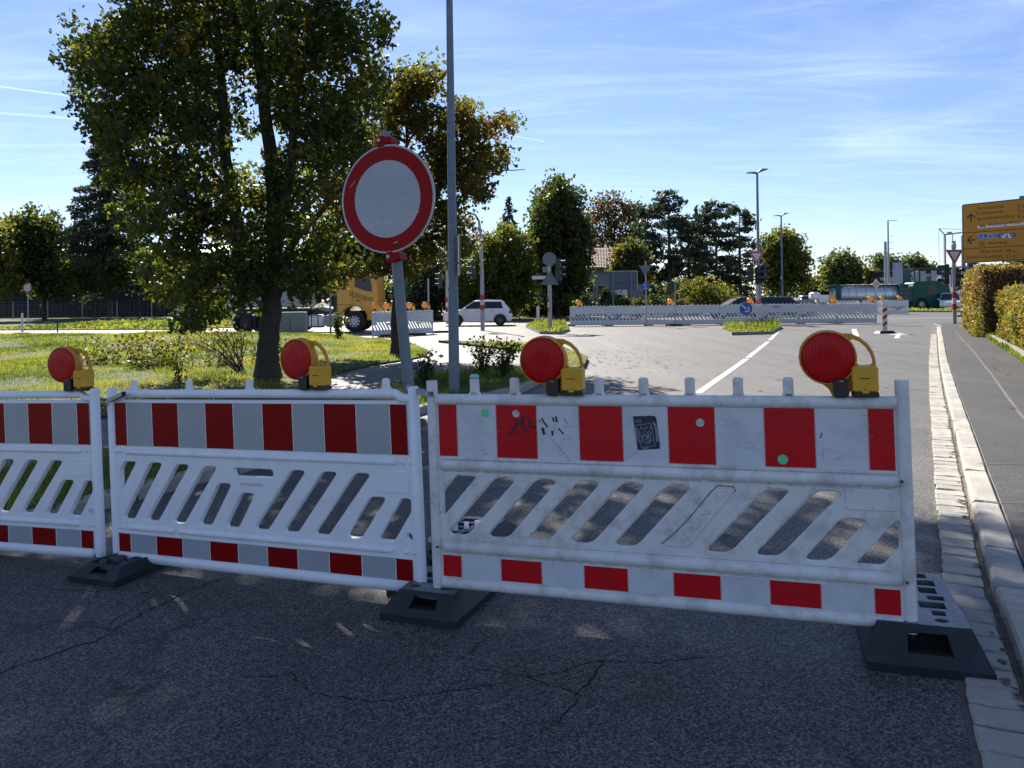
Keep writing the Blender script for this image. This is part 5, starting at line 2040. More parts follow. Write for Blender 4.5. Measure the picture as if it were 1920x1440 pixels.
# ------------------------------------------------------------------ far barriers with amber lamps
FG = 'long row of white barriers closing the junction'
FB = new_barrier('far_barrier', 'first white barrier of the long row, at its left end', M_FARW, M_RED, M_SHEET, FG, far=True)
names = ['first white barrier of the long row, at its left end', 'second white barrier in the long row, left of the blue cyclist sign', 'third white barrier in the long row, right of the blue cyclist sign',
         'fourth white barrier in the long row, right of the foot of the grey sign back', 'white barrier of the long row directly behind the blue arrow sign', 'white barrier of the long row with a small red plate, right of the arrow sign',
         'second to last white barrier of the long row, at the right', 'last white barrier of the long row, at its right end']
pL, pR = G(1071, 612), G(1644, 606.5)
dirv = (pR - pL)
seg = dirv / 8
amber = warning_lamp('', M_AMBER, M_AMBER, 'amber warning lamps on the far barriers')
af = math.atan2(seg.y, seg.x)
ff0 = None
for i in range(8):
    p = pL + seg * i
    q = pL + seg * (i + 1)
    wob = random.uniform(-.02, .02)
    loc = (q.x - .06 * 1, q.y + random.uniform(-.06, .06), .06)
    rot = (0, 0, af + PI + wob)
    if i == 0:
        FB.location, FB.rotation_euler = loc, rot
        o = FB
    else:
        o = copy_tree(FB, names[i], loc, rot)
    o['label'] = names[i]
    o.scale = (.965, 1, 1)
    if i == 5:
        mb = MB()
        mb.box((1.1, .03, .86), (.36, .006, .05))
        mb.build('red_plate', mat('red_plate', (.3, .03, .02), .5), o)
FFG = 'rubber feet of the far barriers'
fps = [(1071, 'small rubber foot at the left end of the long barrier row'), (1142, 'rubber foot under the first joint of the long barrier row'), (1214, 'rubber foot below the blue cyclist sign'), (1287, 'rubber foot under the third joint of the long barrier row'),
       (1358, 'rubber foot left of the arrow sign island'), (1500, 'rubber foot below the right window of the second dark car'), (1572, 'rubber foot under the last joint of the long barrier row')]
for px, lb in fps:
    p = G(px, 613 - (px - 960) * .011)
    rubber_foot(lb, (p.x, p.y - .15, 0), random.uniform(-.3, .3), H=.11, L=.8, W=.45, group=FFG)
lamps = [(1086, 41.6, 'amber lamp on the first barrier of the long row'), (1258, 41.6, 'amber lamp on the third barrier of the long row, beside a sign back'), (1407, 41.4, 'amber lamp just right of the blue arrow sign'),
         (1563, 41, 'amber lamp at the joint left of the tank trailer'), (1636, 41, 'larger amber lamp at the right end of the long row, near the priority sign')]
first = True
# barriers behind at the right and the pair at the left
FG2 = 'short row of barriers in front of the tanker lorry'
for i, px in enumerate((1560, 1612, 1645)):
    p = atY(px, 580, 58)
    copy_tree(FB, ['left barrier of the short row, in front of the tank trailer', 'middle barrier of the short row, behind the priority sign pole', 'right barrier of the short row, nearest to the lorry cab'][i], (p.x + 2.0, 58 - i * .3, .06), (0, 0, PI + .03), FG2)
FG3 = 'pair of barriers in front of the orange lorry'
pa, pb = G(697, 633), G(812, 626)
d_ = (pb - pa) / 2
for i in range(2):
    q = pa + d_ * (i + 1)
    o = copy_tree(FB, ['white barrier overlapping the orange lorry, left of the sign pole', 'white barrier right of the sign pole, in front of the dark conifer'][i], (q.x - .03, q.y, .05), (0, 0, math.atan2(d_.y, d_.x) + PI), FG3)
    k_ = d_.length / 2.12
    o.scale = (k_, 1, 1.0)
lamps += [(703, 32.5, 'amber lamp on the left end of the pair, in front of the orange cab'), (727, 33, 'amber lamp on the pair, just left of the sign pole'), (770, 34.2, 'amber lamp on the pair, just right of the sign pole'), (799, 35.2, 'amber lamp on the right end of the pair'),
          (1629, 58, 'smaller amber lamp on the short row, behind the priority sign pole'), (1653, 58, 'amber lamp behind the red and white marker panel'), (1687, 57.6, 'amber lamp nearest to the lorry cab')]
for (px, Y, lb) in lamps:
    p = atY(px, 580, Y)
    loc = (p.x, Y, 1.06)
    if first:
        amber.location, amber.rotation_euler, amber['label'] = loc, (0, 0, rad(20)), lb
        amber.scale = (1.35, 1.35, 1.35)
        first = False
    else:
        o = copy_tree(amber, lb, loc, (0, 0, rad(random.uniform(-30, 40))))
for px, Y, lb in ((745, 33.3, 'dark rubber foot under the pair of barriers, behind the sign pole'), (805, 35.5, 'rubber foot at the right end of the pair of barriers'), (712, 32.4, 'rubber foot at the left end of the pair of barriers')):
    p = atY(px, 620, Y)
    rubber_foot(lb, (p.x, Y - .4, 0), rad(-70), H=.10, L=1.3, W=.45, group=FFG)


# ------------------------------------------------------------------ signs and poles
def pole(mb, p, h, r, r1=None, n=12, mi=0):
    mb.tube([(p[0], p[1], p[2] - .1), (p[0], p[1], p[2] + h * .5), (p[0], p[1], p[2] + h)], [r, (r + (r1 or r)) / 2, r1 or r], n, mi)


def sign_disc(mb, c, R, parts, y0=0.0, th=.012, n=40, back=None):
    """front faces -y"""
    x, z = c
    vs_ = [(x + math.cos(2 * PI * k / n) * R, y0, z + math.sin(2 * PI * k / n) * R) for k in range(n)]
    vb = [(a, y0 + th, b) for a, _, b in vs_]
    mb.add(vs_ + vb, [(k, (k + 1) % n, n + (k + 1) % n, n + k) for k in range(n)] + [tuple(range(n, 2 * n))], back if back is not None else 0)
    rr = [R] + [p[0] for p in parts[1:]] + [0]
    for i, (ro, mi) in enumerate(parts):
        ri = rr[i + 1]
        a = [(x + math.cos(2 * PI * k / n) * ro, y0 - .0004, z + math.sin(2 * PI * k / n) * ro) for k in range(n)]
        if ri == 0:
            mb.add(a, [tuple(range(n - 1, -1, -1))], mi)
        else:
            b = [(x + math.cos(2 * PI * k / n) * ri, y0 - .0004, z + math.sin(2 * PI * k / n) * ri) for k in range(n)]
            mb.add(a + b, [(k, n + k, n + (k + 1) % n, (k + 1) % n) for k in range(n)], mi)


# round road closed sign on a leaning pole
Ys = 4.36
pb_ = G(800, 1020)
base = Vector((atY(797, 1030, Ys).x, Ys, .0))
top_ = atY(721, 248, Ys - .02)
t = thing('road_closed_sign', 'round white sign with broad red ring on a leaning grey pole', 'road sign', base)
mb = MB()
rel = top_ - base
mb.tube([(0, 0, 0), rel * .5, rel], [.031, .031, .031], 16)
mb.cyl(rel, rel + Vector((0, 0, .004)), .031, n=16)
# narrow ribs of the aluminium tube
mb.build('pole', M_GALV, t)
ctr = atY(725.5, 373, Ys - .085) - base
d = bpy.data.objects.new('sign_plate', None)
sg = MB()
R_ = .300
sign_disc(sg, (0, 0), R_, [(R_, 0), (.2925, 1), (.2150, 0)], 0, .010, 64, back=2)
o = sg.build('sign_plate', [M_SIGNW, M_SIGNR, M_GALV], t, ctr)
lean = math.atan2(rel.x, rel.z)
o.rotation_euler = (0, lean, rad(-24))
sg = MB()
sg.tube([(math.cos(2 * PI * k / 48) * .302, .004, math.sin(2 * PI * k / 48) * .300) for k in range(49)], .004, 6)
o2 = sg.build('sign_rim', mat('rim_alu', (0.5, 0.52, 0.55), .35, .4), t, ctr)
o2.rotation_euler = o.rotation_euler
sg = MB()
for (x0, z0, x1, z1, w) in ((-.16, -.135, .20, -.10, .0016), (.06, .02, .15, -.03, .0014), (-.08, -.142, .02, -.133, .0012), (.11, .05, .20, .0, .001), (-.24, .10, -.20, .13, .0014), (.02, -.25, .05, -.245, .0018)):
    a, b_ = Vector((x0, z0)), Vector((x1, z1))
    n_ = Vector((-(b_ - a).y, (b_ - a).x)).normalized() * w
    q_ = [a - n_, b_ - n_, b_ + n_, a + n_]
    sg.add([(v.x, -.0009, v.y) for v in q_], [(0, 1, 2, 3)])
o3 = sg.build('scratches', mat('sign_scratch', (.48, .51, .55), .5), t, ctr)
o3.rotation_euler = o.rotation_euler
o3['kind'] = 'stuff'
for zz in (.325, -.325):
    sg = MB()
    sg.bbox((-.012, .004, zz), (.05, .02, .062), .005)
    sg.bbox((.012, .038, zz), (.085, .085, .045), .008)
    sg.cyl((-.012, -.006, zz + (.004 if zz > 0 else .004)), (-.012, -.02, zz + .004), .011, n=6, mi=1)
    q = sg.build('clamp', [M_SIGNR, M_STEEL], t, ctr)
    q.rotation_euler = o.rotation_euler

# tall lamp post by the verge
lp = G(852, 741, .1)
t = thing('lamp_post', 'tall grey lamp post rising out of the frame, in the verge behind the barriers', 'lamp post', (lp.x, lp.y, lp.z - .0))
mb = MB()
mb.tube([(0, 0, -.1), (0, 0, 1.6), (0, 0, 1.605), (0, 0, 2.15), (0, 0, 2.155), (0, 0, 9.0)], [.082, .078, .073, .072, .068, .034], 20)
mb.build('pole', M_GALV, t)
mb = MB()
mb.cyl((0, 0, 1.59), (0, 0, 1.62), .080, n=20)
mb.cyl((0, 0, 2.14), (0, 0, 2.17), .075, n=20)
mb.build('collar', M_GALV, t)
mb = MB()
mb.box((.095, .06, 2.12), (.016, .5, .62), 0, rz=.12)
mb.box((.07, .03, 2.0), (.05, .03, .03))
mb.build('sign_plate', M_SIGNB, t)
mb = MB()
mb.box((-.6, 0, 9.05), (1.1, .22, .08))
mb.build('lamp_head', M_GALV, t)


def signal_head(mb, c, rz, n=3, hous=0, lens=1):
    """three lamp head, front faces local -y, at c"""
    R3 = Matrix.Rotation(rz, 3, 'Z')
    c = Vector(c)

    def add(sub):
        mb.add([R3 @ Vector(v) + c for v in sub.v], sub.f, 0)
        mb.m[-len(sub.f):] = sub.m
        mb.sm[-len(sub.f):] = sub.sm
    s = MB()
    s.bbox((0, 0, 0), (.34, .22, .96), .03, hous)
    for k in range(n):
        z = .31 - .31 * k
        s.lathe([(.0, -.118), (.08, -.114), (.10, -.11)], 16, (0, 0, z), 'Y', lens)
        pts = [(math.cos(a) * .125, math.sin(a) * .125 + z) for a in [PI * j / 8 - .2 * (1 if j == 0 else 0) for j in range(9)]]
        v = [(p[0], -.11, p[1]) for p in pts] + [(p[0], -.34, p[1] - .0) for p in pts]
        s.add(v, [(j, j + 1, 9 + j + 1, 9 + j) for j in range(8)], hous)
    add(s)


SIGG = 'traffic signals around the junction'
M_SLENS = mat('dark_signal_lens', (0.03, 0.012, 0.01), .2)


def banded(mb, x, y, z0, r, segs):
    for k in range(3):
        mb.tube([(x, y, z0 + k * segs), (x, y, z0 + (k + 1) * segs)], r, 12, 1 + (k % 2))


# pole with curved top and signal
p = G(905, 620)
t = thing('traffic_signal', 'traffic signal on a curved-top grey pole with red and white band, before the white car', 'traffic signal', p, 0, SIGG)
mb = MB()
mb.tube([(0, 0, -.05), (0, 0, 2.6), (-.03, 0, 4.6), (-.12, 0, 5.3), (-.3, 0, 5.6), (-.7, 0, 5.75)], [.1, .1, .075, .06, .05, .045], 12)
mb.build('pole', M_GALVL, t)
mb = MB()
banded(mb, 0, 0, 1.0, .106, .24)
mb.build('band', [M_GALVL, mat('band_red', (.45, .02, .015), .5), mat('band_white', (.6, .6, .6), .5)], t)
mb = MB()
signal_head(mb, (-.42, 0, 2.98), rad(-75))
mb.box((-.18, 0, 3.25), (.25, .06, .05))
mb.box((-.18, 0, 2.75), (.25, .06, .05))
mb.build('signal_head', [M_TGREEN, M_SLENS], t)
# signal behind the lamp post
p = G(839, 607)
t = thing('traffic_signal', 'traffic signal mostly hidden behind the tall lamp post, left of the white car bonnet', 'traffic signal', p, 0, SIGG)
mb = MB()
pole(mb, (0, 0, 0), 3.4, .10)
mb.build('pole', M_GALVL, t)
mb = MB()
banded(mb, -.0, 0, .75, .107, .3)
mb.build('band', [M_GALVL, MATS['band_red'], MATS['band_white']], t)
mb = MB()
signal_head(mb, (-.42, 0, 2.75), rad(-75))
mb.box((-.2, 0, 2.9), (.3, .06, .05))
mb.build('signal_head', [M_TGREEN, M_SLENS], t)
p = G(804, 604)
t = thing('steel_pole', 'thin grey pole with red and white band, right of the pair of barriers', 'pole', p)
mb = MB()
pole(mb, (0, 0, 0), 3.0, .065)
mb.build('pole', M_GALVL, t)
mb = MB()
banded(mb, 0, 0, .65, .07, .25)
mb.build('band', [M_GALVL, MATS['band_red'], MATS['band_white']], t)
# sign cluster on island 1
p = G(1033, 625)
t = thing('sign_cluster', 'sign backs on poles, round one over triangle, with pale street name arm', 'road sign', p, 0)
mb = MB()
pole(mb, (0, 0, 0), 2.0, .06)
pole(mb, (.02, 1.2, 0), 3.45, .085)
mb.build('pole', M_GALVL, t)
Yp = p.y
s1 = lambda px, py, dy=0: atY(px, py, Yp + dy) - p
mb = MB()
c = s1(1030, 486, 1.0)
sign_disc(mb, (c.x, c.z), .31, [(.31, 0)], .9, .02, 24)
mb.build('round_sign_back', M_SIGNB, t)
mb = MB()
q = [s1(1013, 534), s1(1048, 534), s1(1031, 507)]
mb.prism([(v.x, v.z) for v in q], 'Y', -.09, -.075)
mb.build('triangle_sign_back', mat('sign_back_green', (.10, .14, .14), .5, .2), t)
mb = MB()
a, b = s1(998, 524), s1(1024, 517)
mb.box(((a.x + b.x) / 2, -.02, (a.z + b.z) / 2), (b.x - a.x, .03, .15))
mb.build('street_name_arm', mat('pale_arm', (.6, .6, .58), .5), t)
mb = MB()
a, b = s1(1019, 509), s1(1029, 498)
mb.box(((a.x + b.x) / 2, 1.0, (a.z + b.z) / 2), (b.x - a.x, .02, b.z - a.z))
mb.build('small_plate_back', M_SIGNB, t)
mb = MB()
c = s1(1042, 506, 1.2)
signal_head(mb, (c.x + .12, 1.2, c.z), rad(70))
mb.build('signal_head', [M_TGREEN, M_SLENS], t)
mb = MB()
banded(mb, .02, 1.2, .9, .092, .22)
mb.build('band', [M_GALVL, MATS['band_red'], MATS['band_white']], t)
# street lamps
LPG = 'double-armed street lamps over the junction'


def street_lamp(label, px, pyt, Y, base_py=None):
    p = atY(px, 590, Y)
    zt = atY(px, pyt, Y).z
    t = thing('street_lamp', label, 'street lamp', (p.x, Y, 0), 0, LPG)
    mb = MB()
    mb.tube([(0, 0, -.05), (0, 0, zt * .25), (0, 0, zt * .252), (0, 0, zt)], [.13, .12, .1, .065], 12)
    mb.build('pole', M_GALV, t)
    for s_ in (-1, 1):
        mb = MB()
        R = rad(28)
        if s_ < 0:
            mb.prism([(0, -.03), (-.35, .02), (-.65, .01), (-.65, .05), (-.3, .08), (0, .05)], 'Y', -.16, .16)
        else:
            mb.prism([(0, -.03), (.15, .06), (.62, .22), (.62, .26), (.2, .25), (0, .08)], 'Y', -.22, .22)
        o = mb.build('lamp_head', M_GALV, t, (0, 0, zt))
    return t


street_lamp('taller street lamp behind the give way sign, nearer of the two double-armed lamps', 1423, 325, 47)
street_lamp('second street lamp in front of the lime tree, farther of the two double-armed lamps', 1467, 405, 71)
# tall masts right
p = atY(1667, 580, 80)
t = thing('light_mast', 'tall thin mast with one arm above the tank trailer', 'light mast', (p.x, 80, 0))
mb = MB()
mb.tube([(0, 0, 0), (0, 0, 5), (0, 0, 9.2)], [.14, .1, .07], 10)
mb.tube([(-.3, 0, 0), (-.3, 0, 7)], [.16, .14], 10)
mb.build('pole', M_GALVL, t)
mb = MB()
mb.box((.45, 0, 9.2), (.95, .12, .05))
for z in (7.6, 6.9, 6.3):
    mb.box((.3, 0, z), (.6, .03, .03))
mb.build('arm', M_GALVL, t)


# give way + signals
def tri_sign(mb, c, W, y, w=0.16):
    x, z = c
    h = W * .866
    P = [Vector((x - W / 2, z + h / 3)), Vector((x + W / 2, z + h / 3)), Vector((x, z - h * 2 / 3))]
    cc = Vector((x, z))
    mb.prism([tuple(q) for q in P[::-1]], 'Y', y, y + .012, 2)
    I = [cc + (q - cc) * .93 for q in P]
    J = [cc + (q - cc) * .60 for q in P]
    mb.add([(q.x, y - .001, q.y) for q in P], [(0, 2, 1)], 1)
    mb.add([(q.x, y - .002, q.y) for q in I], [(0, 2, 1)], 0)
    mb.add([(q.x, y - .003, q.y) for q in J], [(0, 2, 1)], 1)


M_BR = mat('sign_red_far', (.36, .01, .03), .4)
M_BW = mat('sign_white_far', (.55, .56, .57), .4)
GWG = 'give way signs above traffic signals'
p = G(1421, 608)
t = thing('give_way_sign', 'give way sign over dark signals on the pole behind the blue arrow sign', 'road sign', p, 0, GWG)
mb = MB()
pole(mb, (0, 0, 0), 3.3, .085)
mb.build('pole', M_GALVL, t)
mb = MB()
c = atY(1417.5, 480, p.y) - p
tri_sign(mb, (c.x, c.z), .86, -.12)
mb.build('sign_plate', [M_BR, M_BW, M_SIGNB], t)
mb = MB()
cz = (atY(1421, 516, p.y) - p).z
signal_head(mb, (.04, -.12, cz), rad(15))
signal_head(mb, (-.33, .12, cz + .12), rad(-80))
signal_head(mb, (.35, .12, cz + .12), rad(80))
mb.build('signal_head', [M_BLACK, M_SLENS], t)
mb = MB()
banded(mb, 0, 0, .55, .092, .25)
mb.build('band', [M_GALVL, MATS['band_red'], MATS['band_white']], t)
p = G(1790, 610)
t = thing('give_way_sign', 'give way sign over dark signals at the pavement corner, beside the yellow direction sign', 'road sign', p, 0, GWG)
mb = MB()
pole(mb, (0, 0, 0), 4.0, .09)
mb.build('pole', M_GALVL, t)
mb = MB()
c = atY(1787, 478, p.y) - p
tri_sign(mb, (c.x, c.z), .84, -.12)
mb.build('sign_plate', [M_BR, M_BW, M_SIGNB], t)
mb = MB()
cz = (atY(1790, 520, p.y) - p).z
signal_head(mb, (.17, .05, cz), rad(20))
signal_head(mb, (-.33, .1, cz + .15), rad(-100))
mb.build('signal_head', [M_BLACK, M_SLENS], t)
mb = MB()
mb.bbox((-.03, -.05, 3.75), (.2, .15, .25), .03)
mb.tube([(-.05, 0, 4.0), (-.05, 0, 4.3), (-.2, 0, 4.35)], .02, 6)
mb.box((-.2, 0, 4.38), (.2, .12, .1))
mb.build('detector_camera', M_GALVL, t)
mb = MB()
banded(mb, 0, 0, .75, .097, .27)
mb.build('band', [M_GALVL, MATS['band_red'], MATS['band_white']], t)
# neighbour pole carrying a second signal seen from its side
p = G(1808, 603)
t = thing('traffic_signal', 'signal pole just left of the hedge, below the yellow direction sign', 'traffic signal', p, 0, SIGG)
mb = MB()
pole(mb, (0, 0, 0), 4.6, .1)
mb.build('pole', M_GALV, t)
mb = MB()
signal_head(mb, (.35, 0, 2.75), rad(75))
mb.build('signal_head', [M_BLACK, M_SLENS], t)
# blue arrow
p = G(1399, 619, .0)
t = thing('keep_right_sign', 'round blue sign with white arrow pointing down right, on the grassy island', 'road sign', p)
mb = MB()
pole(mb, (0, 0, 0), .95, .035)
mb.build('pole', M_GALVL, t)
mb = MB()
c = atY(1398, 578.5, p.y) - p
sign_disc(mb, (c.x, c.z), .30, [(.30, 1), (.285, 0)], -.05, .012, 32, back=2)
A_ = Vector((c.x, c.z))
R2 = Matrix.Rotation(rad(-40), 2)
q = [A_ + R2 @ Vector(v) for v in ((-.24, .035), (.05, .035), (.05, -.035), (-.24, -.035))]
mb.add([(v.x, -.052, v.y) for v in q], [(0, 1, 2, 3)], 1)
for sg_ in (1, -1):
    q = [A_ + R2 @ Vector(v) for v in ((.22, 0), (.08, .15 * sg_), (.01, .15 * sg_), (.12, 0))]
    mb.add([(v.x, -.0525 - .0005 * sg_, v.y) for v in q], [(0, 1, 2, 3)], 1)
mb.build('sign_plate', [M_BLUE, M_BW, M_SIGNB], t)
# round back of a sign behind it
p = G(1428, 606)
t = thing('round_sign_back', 'round dark sign back on a short pole, just behind the blue arrow sign', 'road sign', p, 0, 'signs seen from behind')
mb = MB()
pole(mb, (0, 0, 0), 1.1, .04)
mb.build('pole', M_GALVL, t)
mb = MB()
c = atY(1422, 577, p.y) - p
sign_disc(mb, (c.x, c.z), .31, [(.31, 0)], -.05, .012, 24)
mb.build('sign_plate', M_SIGNB, t)
# blue cyclist sign
p = G(1213, 612)
t = thing('cycle_path_sign', 'round blue pedestrian and cycle sign on a thin pole at the long barrier row', 'road sign', p)
mb = MB()
pole(mb, (0, .15, 0), 3.4, .035)
mb.build('pole', M_GALVL, t)
mb = MB()
c = atY(1210.5, 537.5, p.y) - p
sign_disc(mb, (c.x, c.z), .21, [(.21, 0)], .08, .012, 24, back=1)
mb.box((c.x - .02, .076, c.z + .08), (.045, .002, .11), 2)
mb.box((c.x + .01, .076, c.z - .08), (.12, .002, .05), 2)
mb.build('sign_plate', [M_BLUE, M_SIGNB, M_WTEXT], t)
mb = MB()
c = atY(1210, 505, p.y) - p
mb.prism([(c.x - .32, c.z + .2), (c.x + .32, c.z + .2), (c.x, c.z - .35)][::-1], 'Y', .1, .11)
mb.build('triangle_sign_back', M_SIGNB, t)
# other sign back
p = G(1265, 611)
t = thing('round_sign_back', 'round dark sign back on a thin pole with rubber base, right of the amber lamp', 'road sign', p, 0, 'signs seen from behind')
mb = MB()
pole(mb, (0, -.2, 0), 2.25, .03)
mb.build('pole', M_GALVL, t)
mb = MB()
c = atY(1260.5, 538, p.y) - p
sign_disc(mb, (c.x, c.z), .30, [(.30, 0)], -.1, .012, 24)
mb.build('sign_plate', M_BLACK, t)
rubber_foot('rubber foot of the round sign back in the long barrier row', (p.x - .1, p.y - .7, 0), rad(-90) * 0, H=.12, L=.8, W=.75, group=FFG)
# priority sign
p = G(1643, 615)
p.y = 43
p.x = atY(1643, 600, 43).x
t = thing('priority_sign', 'small yellow and white diamond priority sign on a thin pole before the tank trailer', 'road sign', (p.x, p.y, 0))
mb = MB()
pole(mb, (0, 0, 0), 2.35, .03)
mb.build('pole', M_GALVL, t)
mb = MB()
z = atY(1643, 532.5, 43).z
for s_, mi, yy in ((.255, 0, -.05), (.14, 1, -.056)):
    mb.prism([(-s_, z), (0, z - s_), (s_, z), (0, z + s_)], 'Y', yy, yy + .005, mi)
mb.build('sign_plate', [M_BW, mat('priority_yellow', (.62, .36, .06), .5)], t)


# delineator panels
def beacon(label, px, pyb, h, wpx, red=True, facing=0.0, foot=True, group='marker panels standing on the roads', m=None):
    p = G(px, pyb)
    t = thing('marker_panel', label, 'marker panel', p, facing, group)
    mb = MB()
    w = wpx
    mb.bbox((0, 0, .12 + (h - .12) / 2), (w, .05, h - .12), .015, 0)
    if red:
        for k in range(3):
            z = .25 + k * (h - .35) / 3
            q = [(-w / 2 + .01, z), (w / 2 - .01, z + .12), (w / 2 - .01, z + .24), (-w / 2 + .01, z + .12)]
            mb.add([(a, -.027, b) for a, b in q], [(0, 1, 2, 3)], 1)
    mb.build('panel', [m or M_FARW, M_BR], t)
    mb = MB()
    mb.box((0, 0, .05), (.72, .36, .10), 0, taper=(.8, .75))
    mb.build('foot', M_RUBBER, t)


beacon('red and white marker panel in front of the short barrier row', 1659, 625, 1.15, .22, facing=.2)
beacon('red and white marker panel by the hedge corner under the yellow sign', 1804, 594, 1.3, .22, facing=-.4)
beacon('white marker panel seen edge-on, left beneath the speed limit sign', 42, 627, 1.1, .1, red=False, facing=.2)
beacon('dark marker panel on the bright street, right of the speed limit sign', 108, 628, .78, .06, red=False, facing=.1, m=M_BLACK)
beacon('narrow white marker post on the small island beside the sign cluster', 1009, 607, 1.05, .2, red=False, facing=.6)

# speed limit 30/50 sign
p = G(53, 613)
t = thing('speed_limit_sign', 'round 50 speed limit sign on a pole with rubber base, left beyond the street', 'road sign', p)
mb = MB()
z = (atY(50, 540, p.y) - p).z
pole(mb, (0, 0, 0), z + .3, .035)
mb.box((0, 0, .05), (1.0, .5, .10), 1, taper=(.8, .75))
mb.build('pole', [M_GALVL, M_RUBBER], t)
mb = MB()
for (c_, R__) in (((0, 0), .31),):
    n = 32
sign_disc(mb, (0, z), .31, [(.31, 1), (.30, 0), (.22, 1)], -.06, .012, 32, back=2)
vs_, fs = text_mesh('50', -.13, .13, z - .09, .18, -.064)
mb.add(vs_, fs, 3)
mb.build('sign_plate', [M_BR, M_BW, M_SIGNB, M_TEXT], t)

# big yellow direction sign
SL, SRr = atY(1804, 435, 28.6), atY(1920, 435, 26.9)
du = Vector((SRr.x - SL.x, SRr.y - SL.y))
ang_s = math.atan2(du.y, du.x)
zb = (atY(1806, 493.5, 28.6).z)
zt = (atY(1804, 383.5, 28.6).z)
Wd = du.length * 1.22
t = thing('direction_sign', 'large yellow direction sign for Ammerthal, Amberg and Bayreuth at the right edge', 'road sign', (SL.x, SL.y, 0), ang_s)


def ons(px, py):
    r = ray(px, py)
    d = du.normalized()
    n = Vector((-d.y, d.x))
    O = Vector((SL.x, SL.y))
    tt = n.dot(O) / n.dot(Vector(r[:2]))
    return d.dot(Vector((r[0] * tt, tt)) - O), CH + r[2] * tt


mb = MB()
mb.prism(rpoly([(0, zb), (Wd, zb), (Wd, zt), (0, zt)], .09, 4), 'Y', .0, .05, 0)
mb.build('board', M_GALVL, t)
mb = MB()
e = .045
panels = [(ons(1812, 462)[1] - .25, 0)]
z1 = ons(1812, 436.5)[1]
z2 = ons(1812, 466.5)[1]
for a, b in ((zb + e, z2 - .012), (z2 + .012, z1 - .012), (z1 + .012, zt - e)):
    mb.prism(rpoly([(e, a), (Wd - e, a), (Wd - e, b), (e, b)], .04, 3), 'Y', -.006, -.001, 0)
mb.prism(rpoly([(.02, zb + .02), (Wd - .02, zb + .02), (Wd - .02, zt - .02), (.02, zt - .02)], .08, 4), 'Y', -.003, -.0005, 1)
mb.build('yellow_panel', [M_SYEL, M_TEXT], t)
txt = MB()


def stext(s, xa, ya, xb, hpx, mi=0, y=-.009):
    u0, w0 = ons(xa, ya)
    u1, _ = ons(xb, ya)
    h = hpx / FPX * 28 * .98
    vs_, fs = text_mesh(s, u0, u1, w0, h, y)
    txt.add(vs_, fs, mi)


stext('Ammerthal', 1832, 394, 1882, 6.2)
stext('Fuchsstein', 1832, 403.2, 1880.5, 6.2)
stext('Speckmannshof', 1832, 413.2, 1903, 6.2)
stext('5', 1908, 389, 1912, 6.2)
stext('km', 1916, 389, 1924, 4)
stext('3', 1908, 398, 1912, 6.2)
stext('km', 1916, 398, 1924, 4)
stext('1', 1909, 408.5, 1911.5, 6.2)
stext('km', 1916, 408.5, 1924, 4)
stext('Amberg', 1853, 458.5, 1889, 6.2)
stext('85', 1837, 460, 1846, 5)
stext('Bayreuth', 1839.5, 474.3, 1880, 6.2)
stext('78', 1885.5, 473, 1896, 6.2)
stext('km', 1900, 473, 1908, 4)
stext('Sulzbach-Rosenberg', 1812, 485.5, 1881, 6.0)
stext('11', 1888.5, 483.5, 1895, 6.0)
stext('km', 1900, 482, 1909, 4)
# arrows
def sarrow(cx_, cy_, L, up):
    u, w = ons(cx_, cy_)
    k = 28 / FPX
    L *= k
    b = .05 * 1
    D = Vector((0, 1)) if up else Vector((-1, 0))
    N = Vector((-D.y, D.x))
    c_ = Vector((u, w))
    for i, (p0, p1) in enumerate((((-L / 2) * D, (L / 2 - .03) * D), ((L / 2) * D, (L / 2 - .14) * D + N * .14), ((L / 2) * D, (L / 2 - .14) * D - N * .14))):
        a, b2 = c_ + p0, c_ + p1
        d = (b2 - a).normalized()
        n = Vector((-d.y, d.x)) * .024
        q = [a - n, b2 - n, b2 + n, a + n]
        txt.add([(v.x, -.009 - .0008 * i, v.y) for v in q], [(0, 1, 2, 3)])


sarrow(1820.5, 409, 15, True)
sarrow(1821.5, 450, 14, False)


def srect(xa, ya, xb, yb, mi, y):
    a, b = ons(xa, ya), ons(xb, yb)
    w = abs(a[1] - b[1])
    zc = (a[1] + b[1]) / 2
    txt.prism([(a[0], a[1]), (b[0], a[1]), (b[0], b[1]), (a[0], b[1])] if a[1] < b[1] else [(a[0], b[1]), (b[0], b[1]), (b[0], a[1]), (a[0], a[1])], 'Y', y, y + .002, mi)


srect(1833, 428.5, 1921, 416.5, 1, -.0095)
stext('Amberg-West', 1853, 424.5, 1915, 6.2, 0, -.012)
for i, (x, h) in enumerate(((1837, 2.5), (1838.5, 5), (1840.5, 3.5), (1842.5, 6), (1844.5, 3.5), (1846, 4))):
    srect(x, 426, x + 1.3, 426 - h, 0, -.012)
srect(1834, 448.2, 1905, 436.2, 2, -.0095)
for xa, xb, s in ((1836, 1851.5, '6'), (1854, 1870, '93')):
    srect(xa, 447, xb, 437.6, 1, -.0115)
    srect(xa + .9, 446.2, xb - .9, 438.4, 2, -.0135)
    m5 = (xa + xb) / 2
    stext(s, m5 - (1.8 if len(s) == 1 else 3.6), 444.8, m5 + (1.8 if len(s) == 1 else 3.6), 4.6, 1, -.016)
for (xa, xb, xc, xd) in ((1877, 1885, 1887.4, 1885.5), (1890, 1898, 1891.5, 1889.6)):
    q = [ons(xa, 446.3), ons(xb, 446.3), ons(xc, 437.2), ons(xd, 437.2)]
    txt.add([(a, -.0125, b) for a, b in q], [(0, 1, 2, 3)], 1)
srect(1875, 441.0, 1900, 440.2, 1, -.0128)
srect(1834, 461.2, 1849.5, 460.7, 0, -.0095)
